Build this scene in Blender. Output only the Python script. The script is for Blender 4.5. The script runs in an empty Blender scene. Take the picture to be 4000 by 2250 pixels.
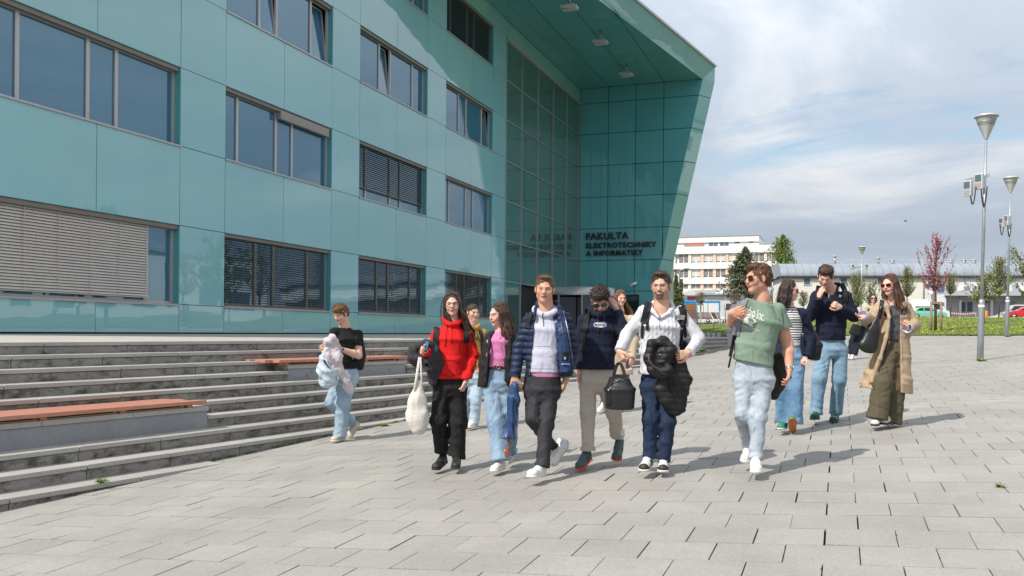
import bpy, bmesh, math, random
import numpy as np
from mathutils import Vector, Matrix
from mathutils.bvhtree import BVHTree

# ------------------------------------------------------------------ camera, sky, sun, exposure
FOC = 3543.68; YAW = math.radians(19.9012); PIT = math.radians(-.025); ROL = math.radians(.4977); CY = 1297.65
def _cam():
    cy, sy = math.cos(YAW), math.sin(YAW); cp, sp = math.cos(PIT), math.sin(PIT)
    r = np.array([cy, sy, 0]); f = np.array([-sy*cp, cy*cp, sp]); u = np.cross(r, f)
    c, s = math.cos(ROL), math.sin(ROL)
    return np.array([c*r+s*u, -s*r+c*u, f])
MC = _cam()
cam_data = bpy.data.cameras.new("camera")
cam = bpy.data.objects.new("camera", cam_data)
bpy.context.scene.collection.objects.link(cam)
bpy.context.scene.camera = cam
cam_data.sensor_width = 36; cam_data.lens = FOC/4000*36
cam_data.shift_y = (CY-1125)/4000
cam_data.clip_start = .1; cam_data.clip_end = 3000
_m = Matrix.Identity(4)
for i in range(3):
    _m[i][0] = MC[0][i]; _m[i][1] = MC[1][i]; _m[i][2] = -MC[2][i]
cam.matrix_world = _m

SUN_EL = math.radians(48); SUN_AZ = math.radians(34)     # shadows fall towards +Y turned to +X by SUN_AZ
sc = bpy.context.scene
sc.view_settings.view_transform = 'Standard'; sc.view_settings.look = 'None'
sc.view_settings.gamma = 1; sc.view_settings.exposure = 0.08
world = bpy.data.worlds.new("World"); sc.world = world; world.use_nodes = True
def build_world():
    nt = world.node_tree; N = nt.nodes; L = nt.links
    for n in list(N): N.remove(n)
    out = N.new('ShaderNodeOutputWorld'); bg = N.new('ShaderNodeBackground'); bg2 = N.new('ShaderNodeBackground'); mx = N.new('ShaderNodeMixShader')
    sky = N.new('ShaderNodeTexSky'); sky.sky_type = 'NISHITA'; sky.sun_disc = False
    sky.sun_elevation = SUN_EL; sky.sun_rotation = math.pi + SUN_AZ
    sky.air_density = 1.2; sky.dust_density = .7
    L.new(sky.outputs[0], bg.inputs[0]); bg.inputs[1].default_value = .13
    tc = N.new('ShaderNodeTexCoord'); sep = N.new('ShaderNodeSeparateXYZ'); L.new(tc.outputs['Generated'], sep.inputs[0])
    # project directions on a cloud ceiling
    ma = N.new('ShaderNodeMath'); ma.operation = 'ADD'; L.new(sep.outputs[2], ma.inputs[0]); ma.inputs[1].default_value = .13
    mm = N.new('ShaderNodeMath'); mm.operation = 'MAXIMUM'; L.new(ma.outputs[0], mm.inputs[0]); mm.inputs[1].default_value = .05
    dx = N.new('ShaderNodeMath'); dx.operation = 'DIVIDE'; L.new(sep.outputs[0], dx.inputs[0]); L.new(mm.outputs[0], dx.inputs[1])
    dy = N.new('ShaderNodeMath'); dy.operation = 'DIVIDE'; L.new(sep.outputs[1], dy.inputs[0]); L.new(mm.outputs[0], dy.inputs[1])
    cb = N.new('ShaderNodeCombineXYZ'); L.new(dx.outputs[0], cb.inputs[0]); L.new(dy.outputs[0], cb.inputs[1])
    def noise(scale, detail, rough, off, dist=0):
        mp = N.new('ShaderNodeMapping'); mp.inputs['Location'].default_value = off; L.new(cb.outputs[0], mp.inputs[0])
        n = N.new('ShaderNodeTexNoise'); n.inputs['Scale'].default_value = scale; n.inputs['Detail'].default_value = detail
        n.inputs['Roughness'].default_value = rough; n.inputs['Distortion'].default_value = dist; L.new(mp.outputs[0], n.inputs[0]); return n
    cover = noise(.75, 9, .62, (3.1, 1.7, 0), .4)
    shade = noise(.55, 8, .60, (8.2, 5.5, 2), .5)
    rc = N.new('ShaderNodeValToRGB'); L.new(cover.outputs[0], rc.inputs[0])
    rc.color_ramp.elements[0].position = .28; rc.color_ramp.elements[0].color = (0,0,0,1)
    rc.color_ramp.elements[1].position = .40; rc.color_ramp.elements[1].color = (1,1,1,1)
    rs = N.new('ShaderNodeValToRGB'); L.new(shade.outputs[0], rs.inputs[0])
    e = rs.color_ramp.elements
    e[0].position = .38; e[0].color = (.47,.54,.63,1); e[1].position = .62; e[1].color = (.80,.82,.85,1)
    m = e.new(.5); m.color = (.52,.59,.69,1)
    # brighter higher up
    mr = N.new('ShaderNodeMapRange'); L.new(sep.outputs[2], mr.inputs[0]); mr.inputs[1].default_value = .10; mr.inputs[2].default_value = .36
    mr.inputs[3].default_value = .90; mr.inputs[4].default_value = 1.30
    L.new(rs.outputs[0], bg2.inputs[0]); L.new(mr.outputs[0], bg2.inputs[1])
    hz = N.new('ShaderNodeMapRange'); L.new(sep.outputs[2], hz.inputs[0]); hz.inputs[1].default_value = .06; hz.inputs[2].default_value = .2; hz.inputs[3].default_value = 1; hz.inputs[4].default_value = 0
    mxx = N.new('ShaderNodeMath'); mxx.operation = 'MAXIMUM'; L.new(rc.outputs[0], mxx.inputs[0]); L.new(hz.outputs[0], mxx.inputs[1]); L.new(mxx.outputs[0], mx.inputs[0]); L.new(bg.outputs[0], mx.inputs[1]); L.new(bg2.outputs[0], mx.inputs[2]); L.new(mx.outputs[0], out.inputs[0])
build_world()
sun_data = bpy.data.lights.new("sun", 'SUN'); sun_data.energy = 4.6; sun_data.angle = math.radians(.55); sun_data.color = (1, .95, .87)
sun = bpy.data.objects.new("sun", sun_data); sc.collection.objects.link(sun)
_d = Vector((math.sin(SUN_AZ)*math.cos(SUN_EL), math.cos(SUN_AZ)*math.cos(SUN_EL), -math.sin(SUN_EL)))
sun.rotation_euler = _d.to_track_quat('-Z', 'Y').to_euler()

# ------------------------------------------------------------------ measuring helpers
def ray(x, y): return MC.T @ np.array([(x-2000)/FOC, -(y-CY)/FOC, 1.])
def at(x, y, dep): return ray(x, y)*dep
def on_x(x, y, X): d = ray(x, y); return d*(X/d[0])
def on_y(x, y, Y): d = ray(x, y); return d*(Y/d[1])
def smin(a, b, k):
    h = np.clip(.5+.5*(b-a)/k, 0, 1); return b*(1-h)+a*h - k*h*(1-h)
def plane_z(X, Y): return -1.39+.062*X+.031*Y
def gz(X, Y):
    p = -1.39+.062*X+.031*Y
    dep = -.3404*X+.9403*Y
    cap = np.minimum(.0192*np.maximum(dep, 50), 2.1)
    return smin(p, cap, .15)
def gnd(x, y):
    d = ray(x, y); return d*(-1.39/(d[2]-.062*d[0]-.031*d[1]))

# ------------------------------------------------------------------ object helpers
COL = sc.collection
def tag(o, label=None, cat=None, group=None, kind=None):
    if label: o['label'] = label
    if cat: o['category'] = cat
    if group: o['group'] = group
    if kind: o['kind'] = kind
    return o
def empty(name, loc=(0,0,0), rz=0, parent=None):
    o = bpy.data.objects.new(name, None); COL.objects.link(o); o.location = loc; o.rotation_euler = (0,0,rz); o.empty_display_size = .1
    if parent: o.parent = parent
    return o
def link_mesh(name, me, mats, parent=None, loc=None):
    o = bpy.data.objects.new(name, me); COL.objects.link(o)
    for m in (mats if isinstance(mats, (list, tuple)) else [mats]): me.materials.append(m)
    if parent: o.parent = parent
    if loc is not None: o.location = loc
    return o
def np_mesh(name, V, Fq, smooth=True, col=None, mi=None):
    V = np.asarray(V, np.float32); me = bpy.data.meshes.new(name)
    Fq = np.asarray(Fq, np.int32); k = Fq.shape[1]; n = len(Fq)
    me.vertices.add(len(V)); me.vertices.foreach_set('co', V.ravel())
    me.loops.add(n*k); me.loops.foreach_set('vertex_index', Fq.ravel())
    me.polygons.add(n); me.polygons.foreach_set('loop_start', np.arange(0, n*k, k, dtype=np.int32))
    me.polygons.foreach_set('loop_total', np.full(n, k, np.int32))
    me.polygons.foreach_set('use_smooth', np.full(n, bool(smooth)))
    if mi is not None: me.polygons.foreach_set('material_index', np.asarray(mi, np.int32))
    if col is not None:
        a = me.color_attributes.new('Col', 'FLOAT_COLOR', 'POINT')
        c = np.ones((len(V), 4), np.float32); c[:, :3] = col; a.data.foreach_set('color', c.ravel())
    me.update(calc_edges=True); me.validate(); return me

class MB:
    def __init__(s): s.v = []; s.f = []; s.m = []; s.sm = []
    def add(s, V, Fs, mi=0, smooth=False):
        b = len(s.v); s.v += [tuple(map(float, p)) for p in V]
        for f in Fs: s.f.append([i+b for i in f]); s.m.append(mi); s.sm.append(smooth)
    def box(s, x0, x1, y0, y1, z0, z1, mi=0, M=None):
        V = [(x, y, z) for z in (z0, z1) for y in (y0, y1) for x in (x0, x1)]
        if M is not None: V = [M @ Vector(p) for p in V]
        s.add(V, [(0,2,3,1), (4,5,7,6), (0,1,5,4), (2,6,7,3), (0,4,6,2), (1,3,7,5)], mi)
    def prism(s, poly, h0, h1, axis='z', mi=0):
        n = len(poly)
        def P(a, b, h): return {'z': (a, b, h), 'x': (h, a, b), 'y': (a, h, b)}[axis]
        V = [P(a, b, h0) for a, b in poly]+[P(a, b, h1) for a, b in poly]
        Fs = [tuple(range(n))[::-1], tuple(range(n, 2*n))]+[(i, (i+1) % n, (i+1) % n+n, i+n) for i in range(n)]
        s.add(V, Fs, mi)
    def bar(s, a, b, w, h, mi=0, up=(0,0,1)):
        a = Vector(a); b = Vector(b); d = (b-a); L = d.length; d.normalize(); up = Vector(up)
        r = d.cross(up)
        if r.length < 1e-4: r = d.cross(Vector((1,0,0)))
        r.normalize(); u = r.cross(d)
        V = [p+r*i*w/2+u*j*h/2 for p in (a, b) for j in (-1, 1) for i in (-1, 1)]
        s.add(V, [(0,2,3,1), (4,5,7,6), (0,1,5,4), (2,6,7,3), (0,4,6,2), (1,3,7,5)], mi)
    def tube(s, path, rad, n=10, mi=0, caps=True, smooth=True):
        P = [Vector(p) for p in path]; R = rad if isinstance(rad, (list, tuple)) else [rad]*len(P); V = []; Fs = []
        ref = None
        for i, p in enumerate(P):
            d = (P[min(i+1, len(P)-1)]-P[max(i-1, 0)]).normalized()
            if ref is None: ref = d.orthogonal().normalized()
            r = (ref-d*ref.dot(d)).normalized(); ref = r; q = d.cross(r)
            for k in range(n):
                t = 2*math.pi*k/n; V.append(p+(r*math.cos(t)+q*math.sin(t))*R[i])
        for i in range(len(P)-1):
            for k in range(n): Fs.append((i*n+k, i*n+(k+1) % n, (i+1)*n+(k+1) % n, (i+1)*n+k))
        if caps: Fs += [tuple(range(n))[::-1], tuple((len(P)-1)*n+k for k in range(n))]
        s.add(V, Fs, mi, smooth)
    def lathe(s, prof, c=(0,0,0), n=24, mi=0):
        V = []; Fs = []
        for r, z in prof:
            for k in range(n):
                t = 2*math.pi*k/n; V.append((c[0]+r*math.cos(t), c[1]+r*math.sin(t), c[2]+z))
        for i in range(len(prof)-1):
            for k in range(n): Fs.append((i*n+k, i*n+(k+1) % n, (i+1)*n+(k+1) % n, (i+1)*n+k))
        s.add(V, Fs, mi, True)
    def build(s, name, mats, parent=None, loc=None, bevel=0):
        me = bpy.data.meshes.new(name); me.from_pydata(s.v, [], s.f)
        me.polygons.foreach_set('material_index', s.m); me.polygons.foreach_set('use_smooth', s.sm); me.update()
        o = link_mesh(name, me, mats, parent, loc)
        if bevel:
            b = o.modifiers.new('bevel', 'BEVEL'); b.width = bevel; b.segments = 2; b.limit_method = 'ANGLE'
        return o

# ------------------------------------------------------------------ materials
_mc = {}
def mat(name, color, rough=.6, metal=0, bump=0, bscale=60, var=0, vscale=3, ior=1.5, attr=False, coat=0, sheen=0, stretch=(1,1,1), bdetail=4, spec=None, var2=None, island=0, fold=0):
    if name in _mc: return _mc[name]
    m = bpy.data.materials.new(name); m.use_nodes = True; N = m.node_tree.nodes; L = m.node_tree.links; p = N['Principled BSDF']
    p.inputs['Base Color'].default_value = (*color, 1); p.inputs['Roughness'].default_value = rough; p.inputs['Metallic'].default_value = metal
    p.inputs['IOR'].default_value = ior; p.inputs['Coat Weight'].default_value = coat
    if sheen: p.inputs['Sheen Weight'].default_value = sheen
    if spec is not None: p.inputs['Specular IOR Level'].default_value = spec
    tc = N.new('ShaderNodeTexCoord'); mp = N.new('ShaderNodeMapping'); mp.inputs['Scale'].default_value = stretch; L.new(tc.outputs['Object'], mp.inputs[0])
    src = None
    if attr:
        a = N.new('ShaderNodeAttribute'); a.attribute_name = 'Col'; src = a.outputs['Color']
    if var:
        n = N.new('ShaderNodeTexNoise'); n.inputs['Scale'].default_value = vscale; n.inputs['Detail'].default_value = 6; n.inputs['Roughness'].default_value = .65; L.new(mp.outputs[0], n.inputs[0])
        mr = N.new('ShaderNodeMapRange'); mr.inputs[1].default_value = .3; mr.inputs[2].default_value = .7; mr.inputs[3].default_value = 1-var; mr.inputs[4].default_value = 1+var; L.new(n.outputs[0], mr.inputs[0])
        mx = N.new('ShaderNodeVectorMath'); mx.operation = 'SCALE'
        if src: L.new(src, mx.inputs[0])
        else: mx.inputs[0].default_value = color
        L.new(mr.outputs[0], mx.inputs['Scale']); src = mx.outputs[0]
    if var2:   # second colour in patches: (color, scale, lo, hi)
        n = N.new('ShaderNodeTexNoise'); n.inputs['Scale'].default_value = var2[1]; n.inputs['Detail'].default_value = 7; n.inputs['Roughness'].default_value = .7; L.new(mp.outputs[0], n.inputs[0])
        mr = N.new('ShaderNodeMapRange'); mr.inputs[1].default_value = var2[2]; mr.inputs[2].default_value = var2[3]; L.new(n.outputs[0], mr.inputs[0])
        mx = N.new('ShaderNodeMix'); mx.data_type = 'RGBA'; L.new(mr.outputs[0], mx.inputs[0])
        if src: L.new(src, mx.inputs[6])
        else: mx.inputs[6].default_value = (*color, 1)
        mx.inputs[7].default_value = (*var2[0], 1); src = mx.outputs[2]
    if island:
        g = N.new('ShaderNodeNewGeometry'); mr = N.new('ShaderNodeMapRange'); mr.inputs[3].default_value = 1-island; mr.inputs[4].default_value = 1+island; L.new(g.outputs['Random Per Island'], mr.inputs[0])
        mx = N.new('ShaderNodeVectorMath'); mx.operation = 'SCALE'
        if src: L.new(src, mx.inputs[0])
        else: mx.inputs[0].default_value = color
        L.new(mr.outputs[0], mx.inputs['Scale']); src = mx.outputs[0]
    if src: L.new(src, p.inputs['Base Color'])
    if fold:
        fm = N.new('ShaderNodeMapping'); fm.inputs['Scale'].default_value = (1, 1, .55); fm.inputs['Rotation'].default_value = (.5, .35, 0); L.new(tc.outputs['Object'], fm.inputs[0])
        fn = N.new('ShaderNodeTexNoise'); fn.inputs['Scale'].default_value = 7.5; fn.inputs['Detail'].default_value = 2; fn.inputs['Roughness'].default_value = .45; fn.inputs['Distortion'].default_value = .9; L.new(fm.outputs[0], fn.inputs[0])
        fa = N.new('ShaderNodeMath'); fa.operation = 'SUBTRACT'; L.new(fn.outputs[0], fa.inputs[0]); fa.inputs[1].default_value = .5; fb = N.new('ShaderNodeMath'); fb.operation = 'ABSOLUTE'; L.new(fa.outputs[0], fb.inputs[0])
        fp = N.new('ShaderNodeBump'); fp.invert = True; fp.inputs['Strength'].default_value = fold; fp.inputs['Distance'].default_value = .09; L.new(fb.outputs[0], fp.inputs['Height']); L.new(fp.outputs[0], p.inputs['Normal'])
    if bump:
        n = N.new('ShaderNodeTexNoise'); n.inputs['Scale'].default_value = bscale; n.inputs['Detail'].default_value = bdetail; n.inputs['Roughness'].default_value = .6; L.new(mp.outputs[0], n.inputs[0])
        b = N.new('ShaderNodeBump'); b.inputs['Strength'].default_value = bump; b.inputs['Distance'].default_value = .02; L.new(n.outputs[0], b.inputs['Height']); L.new(b.outputs[0], p.inputs['Normal'])
        if fold: L.new(fp.outputs[0], b.inputs['Normal'])
    _mc[name] = m; return m
def hexlin(r, g, b):
    f = lambda c: (c/255/12.92) if c/255 <= .04045 else ((c/255+.055)/1.055)**2.4
    return (f(r), f(g), f(b))
# ================================================================== PLAZA, STEPS, TERRACE, LAWN
rnd = random.Random(7); nrng = np.random.default_rng(5)
TH = math.radians(8.3); S2 = np.array([math.sin(TH), math.cos(TH)]); N2 = np.array([-math.cos(TH), math.sin(TH)])
def sn(t, d): p = S2*t+N2*d; return float(p[0]), float(p[1])     # along the steps, distance left of the camera
D_NOSE = [8.09+.287*(9-i) for i in range(1, 10)]+[7.79]; H_NOSE = [1.379-.15*(9-i) for i in range(1, 10)]+[1.529]

# lawn edge (plaza side), a polyline in plan
EDGE = [(-30., 62.), (-9.2, 56.), (-3.57, 49.3), (.18, 43.14), (3.74, 37.3), (5.42, 34.56), (9., 29.), (14., 24.), (40., 5.)]
def beyond_edge(X, Y):
    ex = np.array([e[0] for e in EDGE]); ey = np.array([e[1] for e in EDGE])
    return Y > np.interp(X, ex, ey)

m_joint = mat('joint_sand', (.06,.052,.04), .95, bump=.3, bscale=80)
def granite(name, base, island=.05, **k):
    m = mat(name, base, .72, bump=.12, bscale=160, var=.1, vscale=45, island=island, **k)
    N = m.node_tree.nodes; L = m.node_tree.links; p = N['Principled BSDF']; src = p.inputs['Base Color'].links[0].from_socket
    tc = N.new('ShaderNodeTexCoord')
    n = N.new('ShaderNodeTexNoise'); n.inputs['Scale'].default_value = .8; n.inputs['Detail'].default_value = 8; n.inputs['Roughness'].default_value = .68; L.new(tc.outputs['Object'], n.inputs[0])
    mr = N.new('ShaderNodeMapRange'); mr.inputs[1].default_value = .3; mr.inputs[2].default_value = .7; mr.inputs[3].default_value = .84; mr.inputs[4].default_value = 1.13; L.new(n.outputs[0], mr.inputs[0])
    v = N.new('ShaderNodeTexNoise'); v.inputs['Scale'].default_value = 170; v.inputs['Detail'].default_value = 1; L.new(tc.outputs['Object'], v.inputs[0])
    mv = N.new('ShaderNodeMapRange'); mv.inputs[1].default_value = .3; mv.inputs[2].default_value = .7; mv.inputs[3].default_value = .8; mv.inputs[4].default_value = 1.18; L.new(v.outputs[0], mv.inputs[0])
    mu = N.new('ShaderNodeMath'); mu.operation = 'MULTIPLY'; L.new(mr.outputs[0], mu.inputs[0]); L.new(mv.outputs[0], mu.inputs[1])
    mx = N.new('ShaderNodeVectorMath'); mx.operation = 'SCALE'; L.new(src, mx.inputs[0]); L.new(mu.outputs[0], mx.inputs['Scale']); L.new(mx.outputs[0], p.inputs['Base Color'])
    return m
m_slab = granite('granite_paving', (.315,.298,.272), .05)
m_cap = granite('granite_cap', (.37,.35,.32), .06)
def stained(name, base, lo=.47, hi=.6, dark=(.035,.032,.022), sc_=(2.2,2.2,4)):
    m = granite(name, base, .08); N = m.node_tree.nodes; L = m.node_tree.links; p = N['Principled BSDF']; src = p.inputs['Base Color'].links[0].from_socket
    tc = N.new('ShaderNodeTexCoord'); mp = N.new('ShaderNodeMapping'); mp.inputs['Scale'].default_value = sc_; L.new(tc.outputs['Object'], mp.inputs[0])
    n = N.new('ShaderNodeTexNoise'); n.inputs['Scale'].default_value = 2.2; n.inputs['Detail'].default_value = 9; n.inputs['Roughness'].default_value = .72; L.new(mp.outputs[0], n.inputs[0])
    mr = N.new('ShaderNodeMapRange'); mr.inputs[1].default_value = lo; mr.inputs[2].default_value = hi; mr.inputs[4].default_value = .88; L.new(n.outputs[0], mr.inputs[0])
    mx = N.new('ShaderNodeMix'); mx.data_type = 'RGBA'; L.new(mr.outputs[0], mx.inputs[0]); L.new(src, mx.inputs[6]); mx.inputs[7].default_value = (*dark, 1); L.new(mx.outputs[2], p.inputs['Base Color'])
    return m
m_riser = stained('granite_riser', (.26,.245,.225), .48, .64, (.06,.055,.04))
m_riserlow = stained('granite_riser_dirty', (.25,.235,.205), .45, .62, (.035,.033,.022))
m_dirt = mat('dark_joint', (.02,.018,.014), .95)

def build_ground():
    # the sheet everything stands on: one terrain mesh to the horizon
    xs = np.concatenate([np.linspace(-900, -60, 12), np.linspace(-50, 60, 111), np.linspace(70, 900, 12)])
    ys = np.concatenate([np.linspace(-200, -10, 6), np.linspace(-6, 150, 157), np.linspace(160, 2500, 14)])
    X, Y = np.meshgrid(xs, ys, indexing='ij')
    Z = gz(X, Y)-.03
    far = np.clip((Y-160)/300, 0, 1); Z = Z*(1-far)+2.0*far
    Z = np.where(X < -60, np.minimum(Z, 2), Z); Z = np.clip(Z, -3.5, 2.2)
    Z = np.where(beyond_edge(X, Y-1.5), Z-.1, Z)
    nx, ny = X.shape; V = np.stack([X, Y, Z], -1).reshape(-1, 3)
    i = np.arange((nx-1))[:, None]*ny+np.arange(ny-1)[None]; i = i.ravel()
    F = np.stack([i, i+ny, i+ny+1, i+1], 1)
    o = link_mesh('ground', np_mesh('ground', V, F), m_joint); tag(o, kind='structure')
    # paving slabs: 0.40 m squares in half bond with open joints
    mb_v = []; mb_f = []; 
    Vs = []; 
    for r in range(-12, 150):
        y0 = 5.17+.4*(r-4)
        off = .11 if r % 2 == 0 else -.08
        for c in range(-60, 90):
            x0 = off+.4*c
            xc, yc = x0+.2, y0+.2
            dd = -xc*math.cos(TH)+yc*math.sin(TH)
            if dd > 8.6 and yc < 60: continue
            if yc > 17 and (xc < -8 or abs(xc+.34/.94*0) > 14): continue
            dep = -.34*xc+.94*yc; lat = .94*xc+.34*yc
            if dep < 3.0 or abs(lat) > .62*dep+1.2: continue
            if xc > 40 or yc > 60: continue
            if beyond_edge(np.array(xc), np.array(yc)): continue
            Vs.append((x0, y0))
    Vs = np.array(Vs); n = len(Vs)
    gx = nrng.choice([.0025, .0035, .005, .0085], (n,), p=[.25,.3,.25,.2])
    gy = nrng.choice([.002, .003, .0045], (n,), p=[.4,.4,.2])
    tilt = nrng.normal(0, .0012, (n, 4)); lev = nrng.normal(0, .0008, n)
    x0 = Vs[:, 0]+gx; x1 = Vs[:, 0]+.4-gx*nrng.uniform(.3, 1, n); y0 = Vs[:, 1]+gy; y1 = Vs[:, 1]+.4-gy
    def corner(x, y, k): return np.stack([x, y, plane_z(x, y)+lev+tilt[:, k]], 1)
    top = [corner(x0, y0, 0), corner(x1, y0, 1), corner(x1, y1, 2), corner(x0, y1, 3)]
    bot = [t-np.array([0,0,.02]) for t in top]
    V = np.stack(top+bot, 1).reshape(-1, 3)
    b = np.arange(n)[:, None, None]*8
    F = (b+np.array([[0,1,2,3], [0,4,5,1], [1,5,6,2], [2,6,7,3], [3,7,4,0]])[None]).reshape(-1, 4)
    o = link_mesh('plaza_paving', np_mesh('plaza_paving', V, F, False), m_slab); tag(o, kind='structure')
build_ground()

def build_steps():
    cap = MB(); ris = MB(); low = MB()
    back = MB()
    T0, T1 = -2.0, 46.0
    blk1 = (-4., 8.17, 8.65); blk2 = (10.57, 13.72, 9.54)
    for i in range(10):
        d, h = D_NOSE[i], H_NOSE[i]; dn = D_NOSE[i-1] if i else None
        wid = .36 if i else .5
        t = T0-1+rnd.uniform(0, 1.2); L = 1.22 if i < 3 else 1.05
        end = T1 if i != 9 else 7.6
        while t < end:
            t2 = min(t+L*rnd.choice([1,1,1,1.35]), end)
            g = .005
            def quadbox(mb, ta, tb, da, db, za, zb, jit=0):
                c = [sn(ta, da), sn(tb, da), sn(tb, db), sn(ta, db)]
                j = rnd.uniform(-jit, jit)
                V = [(x, y, za+j) for x, y in c]+[(x, y, zb+j) for x, y in c]
                mb.add(V, [(0,3,2,1), (4,5,6,7), (0,1,5,4), (1,2,6,5), (2,3,7,6), (3,0,4,7)])
            segs = [(t, t2)]
            if i in (5, 6): segs = [(max(t, blk1[1]), t2)] if t2 > blk1[1] else []
            if i in (2, 3):
                segs = []
                if t < blk2[0]: segs.append((t, min(t2, blk2[0])))
                if t2 > blk2[1]: segs.append((max(t, blk2[1]), t2))
            for a, b_ in segs:
                if b_-a < .05: continue
                quadbox(cap, a+g, b_-g, d, d+wid, -h-.047, -h, .001)
                quadbox(low if i >= 3 and i != 8 else ris, a+g, b_-g, d+.018, d+.09, -h-.17, -h-.053, .0)
                if i == 8: quadbox(ris, a+g, b_-g, d+.018, d+.09, -h-.40, -h-.17)
                if i == 9: quadbox(ris, a+g, b_-g, d+.018, d+.09, -h-.30, -h-.17)
            t = t2
    # solid core behind
    for i in range(10):
        d, h = D_NOSE[i], H_NOSE[i]
        c = [sn(T0-1, d+.07), sn(T1, d+.07), sn(T1, d+.45), sn(T0-1, d+.45)]
        if i == 9: c = [sn(T0-1, d+.07), sn(7.55, d+.07), sn(7.55, d+.45), sn(T0-1, d+.45)]
        if i in (2,3): 
            for ta, tb in ((T0-1, blk2[0]+.05), (blk2[1]-.05, T1)):
                cc = [sn(ta, d+.07), sn(tb, d+.07), sn(tb, d+.45), sn(ta, d+.45)]
                back.add([(x, y, -h-.05) for x, y in cc]+[(x, y, -h-1.8) for x, y in cc], [(0,1,2,3), (4,7,6,5), (0,4,5,1), (1,5,6,2), (2,6,7,3), (3,7,4,0)])
            continue
        back.add([(x, y, -h-.05) for x, y in c]+[(x, y, -h-1.8) for x, y in c], [(0,1,2,3), (4,7,6,5), (0,4,5,1), (1,5,6,2), (2,6,7,3), (3,7,4,0)])
    root = empty('granite_steps'); tag(root, 'wide flight of weathered granite steps from the plaza up to the terrace', 'steps', kind='structure')
    cap.build('step_tread', m_cap, root, bevel=.004); ris.build('step_riser', m_riser, root); low.build('mossy_step_riser', m_riserlow, root); back.build('step_core', m_dirt, root)
    # terrace
    tb = MB()
    ny = 60
    for k in range(ny):
        ta, tb_ = T0-1+k*(T1-T0+1)/ny, T0-1+(k+1)*(T1-T0+1)/ny
        a = sn(ta, D_NOSE[0]+.5); b_ = sn(tb_, D_NOSE[0]+.5)
        tb.add([(a[0], a[1], -.181), (b_[0], b_[1], -.181), (-15.42, b_[1], -.125), (-15.42, a[1], -.125)], [(0,1,2,3)])
    tb.add([(-15.42, 45.5, -.126), (-15.42, 60, -.126), (-4.2, 60, -.183), (-4.2, 45.5, -.183)], [(0,3,2,1)])
    o = tb.build('terrace', mat('terrace_paving', (.40,.375,.335), .8, bump=.1, bscale=60, var=.14, vscale=2.5)); tag(o, kind='structure')
build_steps()

# granite seat blocks and the timber benches on them
m_wood = mat('bench_timber', (.45,.20,.135), .55, bump=.15, bscale=12, var=.16, vscale=6, stretch=(6,1,6), island=.07)
m_blk = stained('granite_block', (.26,.265,.275), .60, .72, (.07,.065,.055), (1.5,1.5,1.2))
def bench(t0, t1, d0, htop, hbot, hbench, tb0, tb1, label_b, label_k, nb=4, tiers=()):
    M = Matrix(((S2[0], N2[0], 0, 0), (S2[1], N2[1], 0, 0), (0, 0, 1, 0), (0, 0, 0, 1)))
    k = empty('seat_block', (*sn((t0+t1)/2, d0+.3), -hbot)); tag(k, label_k, 'stone block', 'granite blocks carrying the benches', kind='structure')
    inv = Matrix.Translation((-k.location[0], -k.location[1], -k.location[2]))
    body = MB(); body.box(t0+.012, t1-.012, d0+.015, d0+.64, -hbot-.3, -htop-.062, M=inv @ M)
    top = MB(); n = max(2, int((t1-t0)/1.05)); w = (t1-t0)/n
    for i in range(n): top.box(t0+i*w+.003, t0+(i+1)*w-.003, d0, d0+.66, -htop-.058, -htop, M=inv @ M)
    body.build('block_face', m_blk, k); top.build('block_top', m_cap, k, bevel=.004)
    b = empty('timber_bench', (*sn((tb0+tb1)/2, d0+.3), -htop)); tag(b, label_b, 'bench', 'slatted timber benches on the granite steps')
    inv = Matrix.Translation((-b.location[0], -b.location[1], -b.location[2]))
    bw = .135; gap = .022
    for i in range(nb):
        s = MB(); e = -.0 if i == 0 else (-.14 if i % 2 else -.05)
        a = d0-.035+i*(bw+gap); s.box(tb0 if t0 < 0 else tb0-(-e), tb1+(e if t0 < 0 else 0), a, a+bw, -hbench-.045, -hbench, M=inv @ M)
        s.build('seat_board', m_wood, b, bevel=.006)
    n = max(2, round((tb1-tb0)/.9)); 
    for i in range(n):
        tt = tb1-.22-i*(tb1-tb0-.44)/(n-1)
        s = MB(); s.box(tt-.04, tt+.04, d0+.01, d0+.6, -htop+.001, -hbench-.046, M=inv @ M); s.build('cross_batten', m_wood, b, bevel=.004)
    r = MB(); 
    for dd in (.03, .2): r.box(tb0+.05, tb1-.3, d0+dd, d0+dd+.02, -htop+.002, -htop+.014, M=inv @ M)
    r.build('steel_strip', mat('brass_steel', (.30,.24,.12), .35, .8), b)
bench(-3, 8.17, 8.65, .955, 1.2285, .875, -2.9, 8.10, 'long reddish timber bench low on the steps at the left edge', 'long granite block under the bench low on the steps')
bench(10.57, 13.72, 9.54, .54, .7785, .455, 10.35, 13.75, 'shorter reddish timber bench high on the steps behind the man in black', 'shorter granite block high on the steps behind the man in black')

# round granite seat wall at the right edge of the plaza
def round_wall():
    c = (8.55, 24.3); z = plane_z(c[0]-4, c[1])
    r_ = empty('round_seat_wall', (c[0], c[1], z)); tag(r_, 'low round stepped granite wall cut by the right edge of the photo', 'stone wall', kind='thing')
    for k, (ra, h0, h1) in enumerate([(4.15, -.6, .12), (4.05, .12, .30), (4.1, .30, .36), (3.5, .36, .62), (3.6, .62, .69)]):
        m = MB(); m.lathe([(ra, h0), (ra, h1), (ra-1.2, h1)], n=72); m.build('wall_course', m_cap if k in (2, 4) else m_riser, r_)
round_wall()

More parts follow.
